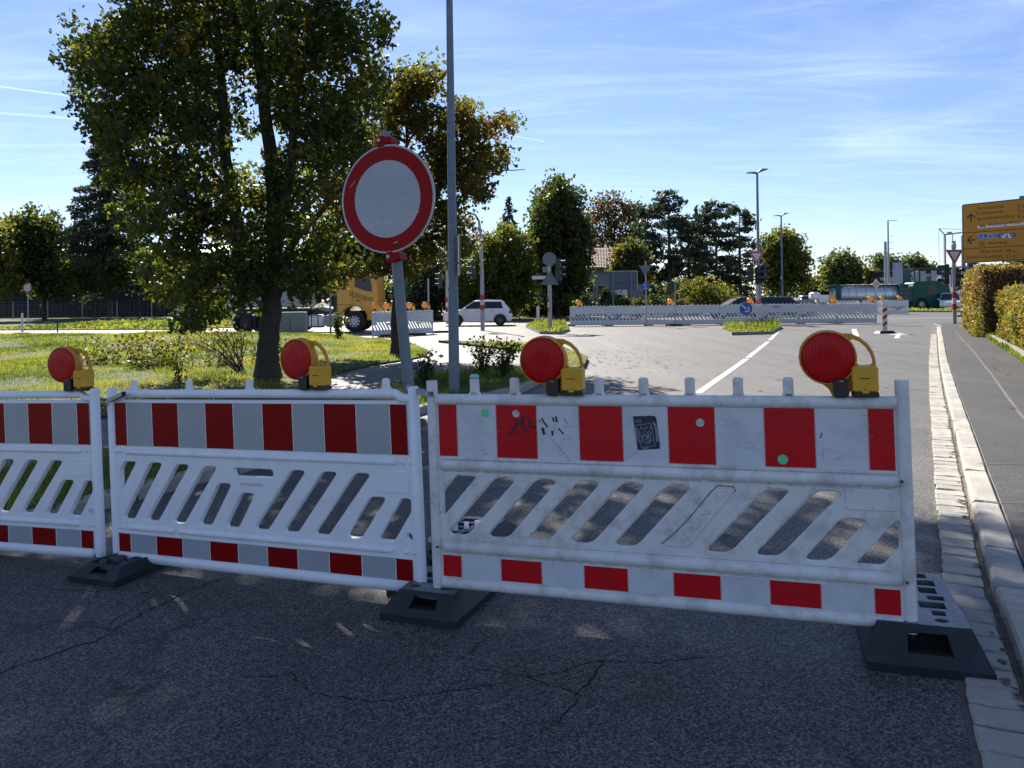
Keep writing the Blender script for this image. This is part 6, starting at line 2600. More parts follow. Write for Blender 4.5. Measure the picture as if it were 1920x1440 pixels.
srect(1834, 454.8, 1849.5, 454.3, 0, -.0095)
txt.build('lettering', [M_TEXT, M_WTEXT, M_BLUE], t)
mb = MB()
mb.tube([(Wd * .93, .14, 0), (Wd * .93, .14, zt + .06)], .11, 12)
mb.tube([(Wd * .12, .14, zb + .3), (Wd * .12, .14, zt - .3)], .03, 8)
mb.build('post', M_GALV, t)
mb = MB()
mb.box((Wd * .80, .08, zt + .04), (.2, .1, .1))
mb.build('top_bracket', M_GALV, t)

# big grey sign seen from behind + notice board
p = atY(1168, 580, 55)
t = thing('large_sign_back', 'large grey sign panel seen from behind on two posts, before the house', 'road sign', (p.x, 55, 0))
mb = MB()
a, b = atY(1142, 543.5, 55), atY(1194, 508.5, 55)
mb.box(((a.x + b.x) / 2 - p.x, 0, (a.z + b.z) / 2), (b.x - a.x, .05, b.z - a.z))
mb.box(((a.x + b.x) / 2 - p.x, -.03, a.z + (b.z - a.z) * .36), (b.x - a.x - .1, .02, .04), 1)
mb.build('board', [mat('grey_blue_panel', (.075, .10, .13), .6, .2), M_BLACK], t)
mb = MB()
mb.box((b.x - p.x + .02, -.01, (a.z + b.z) / 2), (.05, .08, b.z - a.z + .05))
mb.box(((a.x + b.x) / 2 - p.x, -.01, b.z + .02), (b.x - a.x, .08, .05))
mb.build('board_edge', M_GALVL, t)
for px in (1149.5, 1183.5):
    mb = MB()
    x = atY(px, 560, 55).x - p.x
    mb.box((x, -.09, b.z / 2), (.12, .09, b.z))
    mb.build('post', mat('post_blue_grey', (.12, .15, .18), .6, .2), t)
p = atY(1165, 580, 57)
t = thing('notice_board', 'white notice board with small dark crest, under the large sign back', 'notice board', (p.x, 57, 0))
mb = MB()
a, b = atY(1155, 562, 57), atY(1176, 543.5, 57)
mb.box((0, 0, (a.z + b.z) / 2), (b.x - a.x, .05, b.z - a.z))
mb.build('board', M_BW, t)
mb = MB()
zz = (a.z + b.z) / 2
mb.box((0, -.03, zz + .2), (.1, .006, .15))
mb.box((0, -.03, zz - .02), (.62, .006, .04))
mb.box((-.03, -.03, zz - .14), (.5, .006, .03))
mb.build('crest_and_lines', M_TEXT, t)
mb = MB()
for s_ in (-.38, .38):
    mb.box((s_, .04, a.z / 2), (.06, .06, a.z))
mb.build('leg', M_GALVL, t)


# ------------------------------------------------------------------ buildings
def bbox_obj(name, m, parent, c, d, rz=0):
    mb = MB()
    mb.box(c, d, 0, rz=rz)
    return mb.build(name, m, parent)


# timber shed left
M_TIM = mat('dark_timber', (0.020, 0.016, 0.018), .85, var=.4, vscale=4)
M_TIM2 = mat('dark_timber_lighter', (0.032, 0.026, 0.027), .85, var=.4, vscale=4)
M_ROOFM = mat('pale_sheet_roof', (0.55, 0.53, 0.54), .4, .3, var=.1, vscale=.6)
x0, x1 = atY(-260, 560, 96).x, atY(395, 560, 96).x
t = thing('timber_shed', 'long dark timber shed with pale roof behind the wire fence and trees', 'shed', ((x0 + x1) / 2, 96, 0))
W_ = x1 - x0
ze = atY(100, 480, 96).z
mb = MB()
mb.box((0, 6, ze / 2), (W_, 12, ze - .02))
mb.build('wall', M_TIM, t)
pw = W_ / 150
meP = []
for k in range(2):
    mb = MB()
    mb.box((0, 0, ze / 2 - .1), (pw * .84, .05 + .02 * k, ze - .35))
    o = mb.build('plank', [M_TIM, M_TIM2][k], t, (-W_ / 2 + pw * (k + .5), -.03, 0))
    meP.append(o.data)
for k in range(2, 150):
    link('plank', meP[random.randrange(2)], t, (-W_ / 2 + pw * (k + .5), -.03 - random.uniform(0, .03), random.uniform(-.03, .03)))
mb = MB()
zr = atY(100, 464, 108).z
mb.add([(-W_ / 2 - .6, -1.0, ze + .05), (W_ / 2 + .6, -1.0, ze + .05), (W_ / 2 + .6, 12, zr), (-W_ / 2 - .6, 12, zr), (-W_ / 2 - .6, -1.0, ze - .1), (W_ / 2 + .6, -1.0, ze - .1), (W_ / 2 + .6, 12, zr - .2), (-W_ / 2 - .6, 12, zr - .2)],
       [(0, 1, 2, 3), (4, 7, 6, 5), (0, 4, 5, 1), (1, 5, 6, 2), (2, 6, 7, 3), (3, 7, 4, 0)])
mb.build('roof', M_ROOFM, t)
mb = MB()
mb.box((0, 12, zr + .05), (W_ + 1.2, .6, .35))
mb.build('ridge', M_TIM, t)

# wire fence
yF = 80
x0, x1 = atY(-300, 560, yF).x, atY(400, 560, yF).x
t = thing('wire_fence', 'low wire mesh fence running before the dark timber shed', 'fence', (0, yF, 0))
xp = x0
zf = atY(100, 565, yF).z
pp = []
while xp < x1:
    pp.append(xp)
    xp += 3.6
mb = MB()
mb.box((0, 0, zf / 2), (.07, .07, zf))
po = mb.build('post', M_GALVL, t, (pp[0], 0, 0))
for q in pp[1:]:
    link('post', po.data, t, (q, 0, 0))
mb = MB()
for k in range(8):
    z = .15 + k * (zf - .2) / 7
    mb.box(((pp[0] + pp[-1]) / 2, 0, z), (pp[-1] - pp[0], .012, .022))
n_ = int((pp[-1] - pp[0]) / .45)
for k in range(n_):
    mb.box((pp[0] + .45 * k, 0, zf / 2), (.010, .010, zf - .1))
mb.build('mesh_wire', M_GALV, t)['kind'] = 'stuff'

# house with tiled roof
M_WALL = mat('grey_render', (0.20, 0.215, 0.24), .85, var=.06, vscale=.6)
M_TILE = mat('clay_tile', (0.28, 0.10, 0.06), .7, var=.3, vscale=3)
Yh = 76
t = thing('house', 'grey rendered house with red tiled roof behind the large sign back', 'house', (atY(1130, 560, Yh).x, Yh, 0), rad(-8))
x_l, x_r = atY(1000, 560, Yh).x - t.location.x, atY(1205, 560, Yh).x - t.location.x
zE = atY(1100, 500, Yh).z
zR = atY(1100, 466, Yh + 4).z
mb = MB()
mb.box(((x_l + x_r) / 2, 4, zE / 2), (x_r - x_l, 8, zE))
mb.prism([(x_r - .01, zE), (x_r - .01, zE)] and [(0.0, zE - .01), (8.0, zE - .01), (4.0, zR - .05)], 'X', x_r - .25, x_r - .01)
mb.build('wall', M_WALL, t)
mb = MB()
xa, xb = x_l - .4, atY(1152, 560, Yh).x - t.location.x + .8
rows, cols = 14, 60
for r in range(rows):
    for c_ in range(cols):
        fa_, fb = r / rows, (r + 1) / rows
        y0_, y1_ = -.5 + 4.5 * fa_, -.5 + 4.5 * fb
        za, zb_ = zE - .15 + (zR - zE + .15) * fa_, zE - .15 + (zR - zE + .15) * fb
        cx0 = xa + (xb - xa) * c_ / cols
        cx1 = xa + (xb - xa) * (c_ + .9) / cols
        mb.add([(cx0, y0_, za + .07), ((cx0 + cx1) / 2, y0_, za + .12), (cx1, y0_, za + .05), (cx1, y1_, zb_ + .01), ((cx0 + cx1) / 2, y1_, zb_ + .06), (cx0, y1_, zb_ + .03)], [(0, 1, 4, 5), (1, 2, 3, 4)], (r + c_) % 2)
o = mb.build('roof_tiles', [M_TILE, mat('clay_tile_dark', (0.13, 0.06, 0.045), .7, var=.3, vscale=3)], t)
o['kind'] = 'stuff'
mb = MB()
mb.prism([(-.6, zE - .22), (4, zR - .02), (8.6, zE - .22), (8.6, zE - .34), (4, zR - .2), (-.6, zE - .34)], 'X', xa, xb)
mb.build('roof', M_TIM2, t)
for (px, py) in ((1105, 540), (1128, 545)):
    w = MB()
    q = atY(px, py, Yh) - t.location
    w.box((q.x, -.03, q.z), (.9, .06, 1.1))
    wo = w.build('window', M_GALVL, t)
    w = MB()
    w.box((q.x, -.065, q.z), (.74, .03, .94))
    w.build('pane', M_GLASS, wo)

# low building and kiosk behind the white car
t = thing('garden_shed', 'low pale container with a blue-green stripe behind the white car', 'shed', (*atY(917, 590, 62)[:2], 0))
a, b = atY(882, 590, 62), atY(957, 553, 62)
mb = MB()
mb.box((0, 1.2, b.z / 2), (b.x - a.x, 2.4, b.z))
mb.build('wall', mat('pale_container', (.42, .41, .38), .7, var=.12, vscale=1), t)
mb = MB()
mb.box((-.3, -.02, b.z * .62), ((b.x - a.x) * .6, .05, .25))
mb.build('stripe', mat('teal_stripe', (.1, .3, .36), .6), t)
mb = MB()
mb.box((0, 1.2, b.z + .05), (b.x - a.x + .3, 2.7, .1))
mb.build('roof', mat('pale_roof', (.55, .52, .5), .6), t)
t = thing('low_building', 'long low brownish building behind the oval tree', 'building', (*atY(1010, 590, 72)[:2], 0))
a, b = atY(955, 590, 72), atY(1075, 552, 72)
mb = MB()
mb.box((0, 2, b.z / 2), (b.x - a.x, 4, b.z))
mb.build('wall', mat('brown_render', (.13, .115, .105), .8, var=.1, vscale=1), t)
for k in range(5):
    w = MB()
    w.box((-2.4 + 1.2 * k, -.04, 1.5), (.7, .06, .8))
    wo = w.build('window', M_SIGNB, t)
    w = MB()
    w.box((-2.4 + 1.2 * k, -.075, 1.5), (.56, .03, .66))
    w.build('pane', M_GLASS, wo)
# garden fences
t = thing('garden_fence', 'dark slatted garden fence behind the long barrier row, left of the house', 'fence', (*atY(1075, 590, 63)[:2], 0))
a, b = atY(1045, 590, 63), atY(1115, 562, 63)
for k in range(24):
    mb = MB() if k == 0 else None
    if k == 0:
        mb.box((0, 0, b.z / 2 - .1), (.09, .03, b.z))
        s0_ = mb.build('slat', mat('fence_blue_grey', (.03, .055, .06), .7), t, (-1.5, 0, 0))
    else:
        link('slat', s0_.data, t, (-1.5 + .128 * k, 0, 0))
mb = MB()
mb.box((0, .03, b.z * .8), (3.2, .03, .06))
mb.box((0, .03, b.z * .3), (3.2, .03, .06))
mb.build('rail', MATS['fence_blue_grey'], t)
t = thing('garden_fence', 'dark garden fence behind the long barrier row, below the pines', 'fence', (*atY(1300, 590, 64)[:2], 0))
mb = MB()
mb.box((0, 0, .85), (.05, .03, 1.7))
s0_ = mb.build('slat', MATS['fence_blue_grey'], t, (-3.0, 0, 0))
for k in range(1, 48):
    link('slat', s0_.data, t, (-3.0 + .15 * k, 0, 0))
mb = MB()
mb.box((.5, .03, 1.5), (7.2, .03, .06))
mb.box((.5, .03, .4), (7.2, .03, .06))
mb.build('rail', MATS['fence_blue_grey'], t)

# dealership block at the right
Yd = 105
t = thing('car_showroom', 'dark grey showroom with flat roof behind the lorry cab', 'building', (*atY(1760, 580, Yd)[:2], 0))
a, b = atY(1715, 590, Yd), atY(1812, 505, Yd)
mb = MB()
mb.box((0, 6, b.z / 2), (b.x - a.x, 12, b.z))
mb.build('wall', mat('dark_cladding', (.045, .045, .055), .6, var=.1, vscale=.5), t)
mb = MB()
mb.box((0, 5.6, b.z + .15), (b.x - a.x + .6, 13, .3))
mb.build('roof', M_BLACK, t)
mb = MB()
q0, q1 = atY(1727, 540, Yd), atY(1770, 513, Yd)
mb.box(((q0.x + q1.x) / 2 - t.location.x, -.2, (q0.z + q1.z) / 2), (q1.x - q0.x, .4, q1.z - q0.z))
mb.build('pale_facade', mat('pale_cladding', (.36, .33, .36), .7), t)
w = MB()
q0, q1 = atY(1735, 530, Yd), atY(1745, 518, Yd)
w.box(((q0.x + q1.x) / 2 - t.location.x, -.44, (q0.z + q1.z) / 2), (q1.x - q0.x, .06, q1.z - q0.z))
w.build('window', M_GLASS, t)
Yb = 98
t = thing('brand_pylon', 'dark green pylon with white vertical lettering behind the lorry', 'pylon sign', (*atY(1704, 580, Yb)[:2], 0))
a, b = atY(1692.5, 590, Yb), atY(1716, 505.5, Yb)
mb = MB()
mb.box((0, .2, b.z / 2), (b.x - a.x, .6, b.z))
mb.build('panel', mat('pylon_green', (.008, .055, .048), .4), t)
vs_, fs = text_mesh('ŠKODA', 0, 2.9, 0, .42, 0)
mb = MB()
q = atY(1713, 508, Yb)
mb.add([(q.x - t.location.x - v[2], -.12, q.z - 2.95 + v[0]) for v in vs_], fs)
mb.build('lettering', M_WTEXT, t)
BG = 'banners and flags of the showroom'
for (px, py0, py1, w, m_c, lb) in ((1682.5, 492, 532, 17, (.38, .36, .44), 'pale grey banner tower left of the dark green pylon'), (1719.5, 508, 528, 3, (.35, .36, .42), 'narrow white banner right of the green pylon'),
                                   (1730, 509, 528, 8, (.42, .38, .44), 'pale pink flag right of the green pylon'), (1750.5, 508, 528, 8, (.42, .42, .46), 'pale flag with green print above the lorry cab'),
                                   (1768.5, 513, 538, 7, (.10, .25, .55), 'light blue flag right of the lorry cab, nearer to the cab'), (1785.5, 507, 538, 6, (.10, .34, .62), 'bright blue flag directly behind the give way pole')):
    a, b = atY(px - w / 2, py1, 92), atY(px + w / 2, py0, 92)
    t = thing('banner_flag', lb, 'flag', ((a.x + b.x) / 2, 92, 0), 0, BG)
    mb = MB()
    W2, n = b.x - a.x, 6
    vs_ = []
    for i in range(n + 1):
        for z in (a.z, b.z):
            for yy in (0, .03):
                vs_.append((-W2 / 2 + W2 * i / n, yy + .08 * math.sin(i * 1.7), z))
    fs = []
    for i in range(n):
        k = 4 * i
        fs += [(k, k + 4, k + 6, k + 2), (k + 1, k + 3, k + 7, k + 5), (k + 2, k + 6, k + 7, k + 3)]
    mb.add(vs_, fs, 0, True)
    mb.build('cloth', mat('flag_%d' % int(px), m_c, .7), t)
    mb = MB()
    mb.cyl((W2 / 2 + .03, 0, 0), (W2 / 2 + .03, 0, b.z + .1), .05, n=8)
    mb.build('pole', M_GALVL, t)
# far houses right
HG = 'houses behind the hedge at the right'


def gable_house(label, pxl, pxr, pye, pyr, Y, wm, rm, depth=8):
    a, b = atY(pxl, pye, Y), atY(pxr, pye, Y)
    zr_ = atY(pxl, pyr, Y).z
    t = thing('gabled_house', label, 'house', ((a.x + b.x) / 2, Y, 0), 0, HG)
    w = (b.x - a.x) / 2
    mb = MB()
    mb.prism([(-w, 0), (w, 0), (w, a.z), (0, zr_ - .1), (-w, a.z)], 'Y', 0, depth)
    mb.build('wall', wm, t)
    mb = MB()
    for s_ in (-1, 1):
        mb.prism([(s_ * (w + .3), a.z - .15), (0, zr_), (0, zr_ + .18), (s_ * (w + .3), a.z + .03)], 'Y', -.4, depth + .4)
    mb.build('roof', rm, t)
    mb = MB()
    mb.box((w * .35, depth * .5, zr_ + .1), (.5, .5, 1.1))
    mb.build('chimney', rm, t)
    for k in (-.4, .4):
        w_ = MB()
        w_.box((k * w, -.04, a.z * .6), (.8, .08, 1.0))
        wo = w_.build('window', M_GALVL, t)
        w_ = MB()
        w_.box((k * w, -.09, a.z * .6), (.64, .04, .84))
        w_.build('pane', M_GLASS, wo)


gable_house('far house with purple-brown gable above the hedge', 1822, 1860, 514, 498, 120, mat('gable_mauve', (.2, .15, .16), .8), M_TIM2)
gable_house('nearer house with pale blue-grey gable just above the hedge', 1808, 1862, 548, 516, 90, mat('gable_blue', (.22, .27, .31), .8), M_TIM2)
gable_house('low dark-roofed house right of the gables, under the direction sign', 1858, 1915, 512, 505, 125, mat('gable_grey', (.12, .12, .13), .8), M_TIM2)
# crane
t = thing('tower_crane', 'slim distant construction crane behind the give way sign', 'crane', (*atY(1773, 580, 160)[:2], 0))
zc = atY(1773, 440, 160).z
mb = MB()
mb.box((0, 0, zc / 2), (.36, .36, zc))
mb.build('mast', M_GALVL, t)
mb = MB()
p0 = Vector((0, 0, zc))
p1 = atY(1760, 428, 160) - Vector(t.location)
p2 = atY(1803, 436, 160) - Vector(t.location)
mb.tube([p0, p1], .12, 6)
mb.tube([p0, p2], .16, 6)
mb.tube([p1, p2 + Vector((0, 0, .6))], .05, 4)
mb.tube([p1, p1 + Vector((0, 0, -11))], .04, 4)
mb.build('jib', M_GALVL, t)
# pylon
t = thing('lattice_pylon', 'distant lattice power pylon right of the lime tree', 'power pylon', (*atY(1512, 560, 420)[:2], 0))
zp = atY(1512, 461, 420).z
mb = MB()
for sx in (-1, 1):
    for sy in (-1, 1):
        mb.tube([(sx * 2.4, sy * 2.4, 0), (sx * .3, sy * .3, zp)], [.28, .2], 4)
for k in range(8):
    z = zp * k / 8
    w = 2.4 - 2.1 * k / 8
    w2 = 2.4 - 2.1 * (k + 1) / 8
    mb.tube([(-w, -w, z), (w2, -w2, z + zp / 8)], .12, 4)
    mb.tube([(w, -w, z), (-w2, -w2, z + zp / 8)], .12, 4)
for z in (zp * .72, zp * .86):
    mb.tube([(-5, 0, z), (5, 0, z)], .2, 4)
mb.build('lattice', M_GALV, t)
for q in range(3):
    mb = MB()
    z = zp * (.72, .86, .80)[q] - 1
    P = []
    for k in range(13):
        f = k / 12
        P.append((f * 160, -f * 60, z - 6 * math.sin(PI * f)))
    mb.tube(P, .07, 4)
    mb.build('wire', M_GALV, t)


# cable cabinet
p = G(557, 628, .1)
t = thing('cable_cabinet', 'grey cable cabinet on a plinth between the maple trunk and the orange lorry', 'cable cabinet', (p.x, p.y - 1.0, .1))
k = (p.y - 1) / FPX
mb = MB()
mb.bbox((0, .2, 38 * k / 2 + .15), (56 * k, .45, 38 * k), .02)
mb.build('body', mat('cabinet_grey', (.20, .23, .22), .6, var=.08, vscale=5, dirt=(.12, .14, .12), dscale=6), t)
mb = MB()
mb.box((0, .2, .08), (56 * k + .05, .5, .2))
mb.build('plinth', M_CONC, t)
mb = MB()
mb.box((.0, -.035, .8 * 38 * k / 2), (.01, .012, 34 * k))
mb.build('door_gap', M_BLACK, t)
# thin post near it
p = G(620, 627)
t = thing('steel_pole', 'thin grey sign pole in front of the orange lorry chassis', 'pole', p)
mb = MB()
pole(mb, (0, 0, 0), 2.6, .05)
mb.build('pole', M_GALV, t)


# ------------------------------------------------------------------ vehicles
def wheel(t, x, y, r, w, rim=M_CHROME, spokes=5, n=24, name='wheel', rimr=.62):
    mb = MB()
    mb.lathe([(r * rimr, -w / 2), (r * .93, -w / 2), (r, -w / 2 + .03), (r, w / 2 - .03), (r * .93, w / 2), (r * rimr, w / 2)], n, (0, 0, 0), 'Y')
    wo = mb.build(name, M_TYRE, t, (x, y, r))
    mb = MB()
    s_ = -1 if y < 0 else 1
    mb.lathe([(r * rimr, s_ * w * .42), (r * rimr * .92, s_ * w * .36), (r * rimr * .9, 0)], n, (0, 0, 0), 'Y')
    mb.lathe([(r * rimr * .9, 0), (.0, 0)], n, (0, 0, 0), 'Y', 1)
    for k in range(spokes):
        a = 2 * PI * k / spokes
        c_ = Vector((math.cos(a), 0, math.sin(a))) * r * rimr * .5
        mb.box((c_.x, s_ * w * .36, c_.z), (r * rimr * .95, .02, r * .12), 0, ry=-a)
    mb.lathe([(r * .14, s_ * w * .3), (r * .12, s_ * w * .42), (0, s_ * w * .42)], 12, (0, 0, 0), 'Y')
    mb.build('rim', [rim, M_BLACK], wo)


def car(label, loc, rz, paint, L=4.0, H=1.47, kind='hatch', group=None, rim=M_CHROME, name='parked_car'):
    """front is local -x, side facing -y"""
    t = thing(name, label, 'car', loc, rz, group)
    W = 1.74
    r = .31
    xf, xr = -L * .30, L * .32
    gap = .22

    def arch(xc):
        return [(xc + (r + .05) * math.cos(a), .31 + (r + .05) * math.sin(a)) for a in [PI - .35 + (0.7 - PI) * 0 - k * (PI - .7) / 8 for k in range(9)]][::1]
    A = arch(xf)
    B = arch(xr)
    prof = [(-L / 2 + .03, .30), (-L / 2, .42), (-L / 2 + .01, .62), (-L / 2 + .12, .78), (-L * .28, .92), (-L * .19, .98), (L * .30, .995), (L * .46, .96), (L * .485, .80), (L * .5, .58), (L * .49, .34), (L * .47, gap + .02)]
    low = [(xr + r + .06, gap)] + B[::-1] + [(xr - r - .06, gap), (xf + r + .06, gap)] + A[::-1] + [(xf - r - .06, gap), (-L / 2 + .08, gap + .01)]
    low = [(xr + r + .07, gap + .03)] + [(xr + (r + .05) * math.cos(a), .31 + (r + .05) * math.sin(a)) for a in [-.2 + k * (PI + .4) / 10 for k in range(11)]] + [(xr - r - .08, gap)]
    low += [(xf + r + .08, gap)] + [(xf + (r + .05) * math.cos(a), .31 + (r + .05) * math.sin(a)) for a in [-.2 + k * (PI + .4) / 10 for k in range(11)]] + [(xf - r - .08, gap + .02)]
    plate_obj('body', [prof + low], -W / 2, W / 2, .06, paint, t, 3, True)
    mb = MB()
    mb.box((0, 0, .36), (L * .9, W - .5, .25))
    mb.build('underbody', M_BLACK, t)
    # greenhouse
    if kind == 'hatch':
        bot = [(-L * .24, .95), (L * .455, .95)]
        topx = [(-L * .06, H - .07), (L * .36, H - .09)]
    elif kind == 'wagon':
        bot = [(-L * .24, .95), (L * .475, .95)]
        topx = [(-L * .08, H - .07), (L * .38, H - .08)]
    else:
        bot = [(-L * .22, .95), (L * .38, .95)]
        topx = [(-L * .05, H - .07), (L * .22, H - .08)]
    mb = MB()
    wb, wt = W / 2 - .04, W / 2 - .20
    V = [(bot[0][0], -wb, .95), (bot[1][0], -wb, .95), (bot[1][0], wb, .95), (bot[0][0], wb, .95), (topx[0][0], -wt, topx[0][1]), (topx[1][0], -wt, topx[1][1]), (topx[1][0], wt, topx[1][1]), (topx[0][0], wt, topx[0][1])]
    mb.add(V, [(0, 1, 5, 4), (1, 2, 6, 5), (2, 3, 7, 6), (3, 0, 4, 7), (4, 5, 6, 7)])
    mb.build('windows', M_GLASS, t)
    mb = MB()
    xm = (topx[0][0] + topx[1][0]) / 2
    ro = [(topx[0][0] - .05, H - .075), (topx[0][0] + .15, H - .02), (xm, H), (topx[1][0] - .1, H - .02), (topx[1][0] + .12, H - .09), (topx[1][0] + .05, H - .13), (topx[0][0], H - .10)]
    n = len(ro)
    for (sc_, yy) in ((1, 0),):
        vs_ = []
        for yv, dz_ in ((-wt - .01, -.035), (-wt + .12, 0), (wt - .12, 0), (wt + .01, -.035)):
            vs_ += [(p[0], yv, p[1] + dz_) for p in ro]
        fs = [(j * n + i, j * n + (i + 1) % n, (j + 1) * n + (i + 1) % n, (j + 1) * n + i) for j in range(3) for i in range(n)] + [tuple(range(n - 1, -1, -1)), tuple(range(3 * n, 4 * n))]
        mb.add(vs_, fs, 0, True)
    mb.build('roof', paint, t)
    for s_ in (-1, 1):
        mb = MB()
        def pil(x0, x1, w0, w1, off=.012, mi=0):
            y0, y1 = s_ * (wb + off), s_ * (wt + off)
            zt_ = H - .09
            mb.add([(x0 - w0, y0, .94), (x0 + w0, y0, .94), (x1 + w1, y1, zt_), (x1 - w1, y1, zt_), (x0 - w0, y0 - s_ * .03, .94), (x0 + w0, y0 - s_ * .03, .94), (x1 + w1, y1 - s_ * .03, zt_), (x1 - w1, y1 - s_ * .03, zt_)],
                   [(0, 1, 2, 3), (0, 4, 5, 1), (1, 5, 6, 2), (3, 2, 6, 7), (0, 3, 7, 4)], mi)
        pil(bot[0][0] + .02, topx[0][0], .05, .035)
        if kind == 'hatch':
            pil(bot[1][0] - .15, topx[1][0] - .03, .19, .07)
        else:
            pil(bot[1][0] - .03, topx[1][0] - .02, .07, .05)
        pil((bot[0][0] + bot[1][0]) / 2 + .03, (topx[0][0] + topx[1][0]) / 2 - .05, .035, .03, mi=1)
        mb.build('pillar', [paint, M_BLACK], t)
        mb = MB()
        mb.bbox((bot[0][0] + .22, s_ * (W / 2 + .08), 1.0), (.12, .16, .12), .02)
        mb.build('mirror', paint, t)
        mb = MB()
        mb.box((0, 0, 0), (.34, .05, .12), 0, rz=s_ * .5)
        mb.build('headlight', mat('headlight', (.4, .42, .45), .15), t, (-L / 2 + .16, s_ * (W / 2 - .10), .70))
        mb = MB()
        mb.prism([(-.10, -.10), (.09, -.08), (.12, .07), (-.04, .10)], 'Y', -.02, .02)
        mb.build('tail_light', mat('tail_light', (.12, .01, .015), .2), t, (L / 2 - .12, s_ * (W / 2 - .005), .80))
        mb = MB()
        for xd in (-L * .20, L * .05, L * .24):
            mb.box((xd, s_ * (W / 2 + .0), .66), (.008, .006, .52))
        mb.box((-.03, s_ * (W / 2 + .01), .82), (.15, .012, .025))
        mb.box((L * .2, s_ * (W / 2 + .01), .84), (.15, .012, .025))
        mb.build('door_lines', M_SIGNB, t)
    for x in (xf, xr):
        for y in (-W / 2 + .11, W / 2 - .11):
            wheel(t, x, y, r, .21, rim)
    return t


p = G(893, 613)
car('white hatchback driving left behind the signal pole', (p.x, 44.6, 0), rad(2), M_CARW, 3.95, 1.48, 'hatch', rim=M_SIGNB, name='white_hatchback')
CG = 'cars behind the long barrier row'
for px, Y, rz, pt, kd, L, lb, nm in ((1385, 53, PI * 0 + .05, M_CARD, 'sedan', 4.5, 'dark car behind the blue arrow sign, left of two', 'dark_car'), (1462, 55, PI, M_CARD, 'wagon', 4.7, 'dark estate car behind the barriers, right of two', 'dark_car')):
    q = atY(px, 590, Y)
    car(lb, (q.x, Y, 0), rz, pt, L, 1.46, kd, CG, name=nm)
CG2 = 'small cars far behind on the street'
for px, Y, rz, pt, kd, lb in ((1503, 104, .3, M_CARG, 'hatch', 'small silver car left of the tank trailer, in the distance'), (1519, 110, .5, M_CARG, 'sedan', 'second small silver car in the distance, right of the lamp pole'),
                              (1457, 96, .2, mat('car_red', (.35, .02, .015), .3, coat=.6), 'hatch', 'small red car in the distance above the dark estate car')):
    q = atY(px, 590, Y)
    car(lb, (q.x, Y, 0), rz, pt, 4.2, 1.5, kd, CG2)
CG3 = 'cars queueing right of the green lorry'
for px, Y, rz, pt, lb in ((1781, 72, rad(62), M_CARW, 'white car directly right of the green lorry cab'), (1800, 84, rad(62), M_CARG, 'silver car between the two signal poles'),
                          (1816, 76, rad(66), mat('car_blue_grey', (.12, .15, .19), .3, coat=.6), 'blue-grey car nearest to the hedge'), (1815, 96, rad(60), M_CARW, 'white van-like car above the blue-grey car')):
    q = atY(px, 590, Y)
    car(lb, (q.x, Y, 0), rz, pt, 4.3, 1.6, 'wagon', CG3)


def truck_wheel(t, x, y, r=.52, w=.32):
    wheel(t, x, y, r, w, M_ALU, 10, 28, rimr=.56)


# orange lorry (tractor without trailer), front to the right
Yo = 38.6
k = Yo / FPX
o0 = atY(672, 600, Yo)
t = thing('orange_lorry', 'orange lorry cab with grey tank and bare chassis behind the pair of barriers', 'lorry', (o0.x, Yo, 0))
pxx = lambda px: (px - 672) * k
pz = lambda py: CH - (py - 564.6) * k
cab = [(pxx(642), pz(584)), (pxx(642), pz(547)), (pxx(643), pz(500)), (pxx(650), pz(482)), (pxx(700), pz(482)), (pxx(712), pz(505)), (pxx(716), pz(548)), (pxx(716), pz(575)), (pxx(714), pz(600)),
       (pxx(696), pz(600))] + [(pxx(673) + .66 * math.cos(a), .60 + .66 * math.sin(a)) for a in [.35 + q * (PI - .75) / 8 for q in range(9)]]
plate_obj('cab', [cab], -1.2, 1.15, .05, M_ORANGE, t, 2)
mb = MB()
mb.prism([(pxx(674), pz(538)), (pxx(678), pz(512)), (pxx(700), pz(512)), (pxx(706), pz(538)), (pxx(706), pz(548)), (pxx(694), pz(546))], 'Y', -1.215, -1.19)
mb.build('side_window', M_GLASS, t)
mb = MB()
mb.box((pxx(681), -1.21, pz(564)), (pxx(683.5) - pxx(674), .02, .05), 0, ry=.2)
mb.box((pxx(671.5), -1.203, pz(562)), (.012, .01, 1.0))
mb.box((pxx(657), -1.203, pz(570.5)), (.7, .01, .02))
mb.build('door_lines', mat('cab_line', (.08, .03, .01), .6), t)
vs_, fs = text_mesh('SCEEUBVEI', pxx(665), pxx(708), 0, .24, -1.209)
sh = -.30
mb = MB()
mb.add([(v[0], v[1], v[2] + pz(555) + (v[0] - pxx(665)) * sh) for v in vs_], fs)
mb.build('lettering', M_TEXT, t)
mb = MB()
mb.box((pxx(614), .0, pz(587)), (pxx(666) - pxx(562), 1.0, .22))
mb.build('chassis', M_BLACK, t)
mb = MB()
mb.bbox((pxx(603), -.95, pz(600)), (pxx(616) - pxx(586), .55, 24 * k), .08)
mb.build('fuel_tank', M_ALU, t)
mb = MB()
mb.bbox((pxx(635), -.95, pz(600)), (pxx(648) - pxx(622), .55, 22 * k), .04)
mb.build('side_box', M_GALVL, t)
mb = MB()
for q in (596, 608):
    mb.box((pxx(q), -1.235, pz(600)), (.04, .02, 24 * k))
mb.bbox((pxx(637), 0, pz(570)), (pxx(642) - pxx(631), 1.6, 38 * k), .03)
mb.prism([(pxx(585), pz(587)), (pxx(600), pz(575)), (pxx(616), pz(587))], 'Y', -.6, .6)
mb.build('hitch_and_exhaust', M_BLACK, t)
mb = MB()
mb.prism([(pxx(582), pz(589)), (pxx(592), pz(577)), (pxx(610), pz(574)), (pxx(640), pz(580)), (pxx(640), pz(589))], 'Y', -.4, .4)
mb.build('pale_cover', M_GALVL, t)
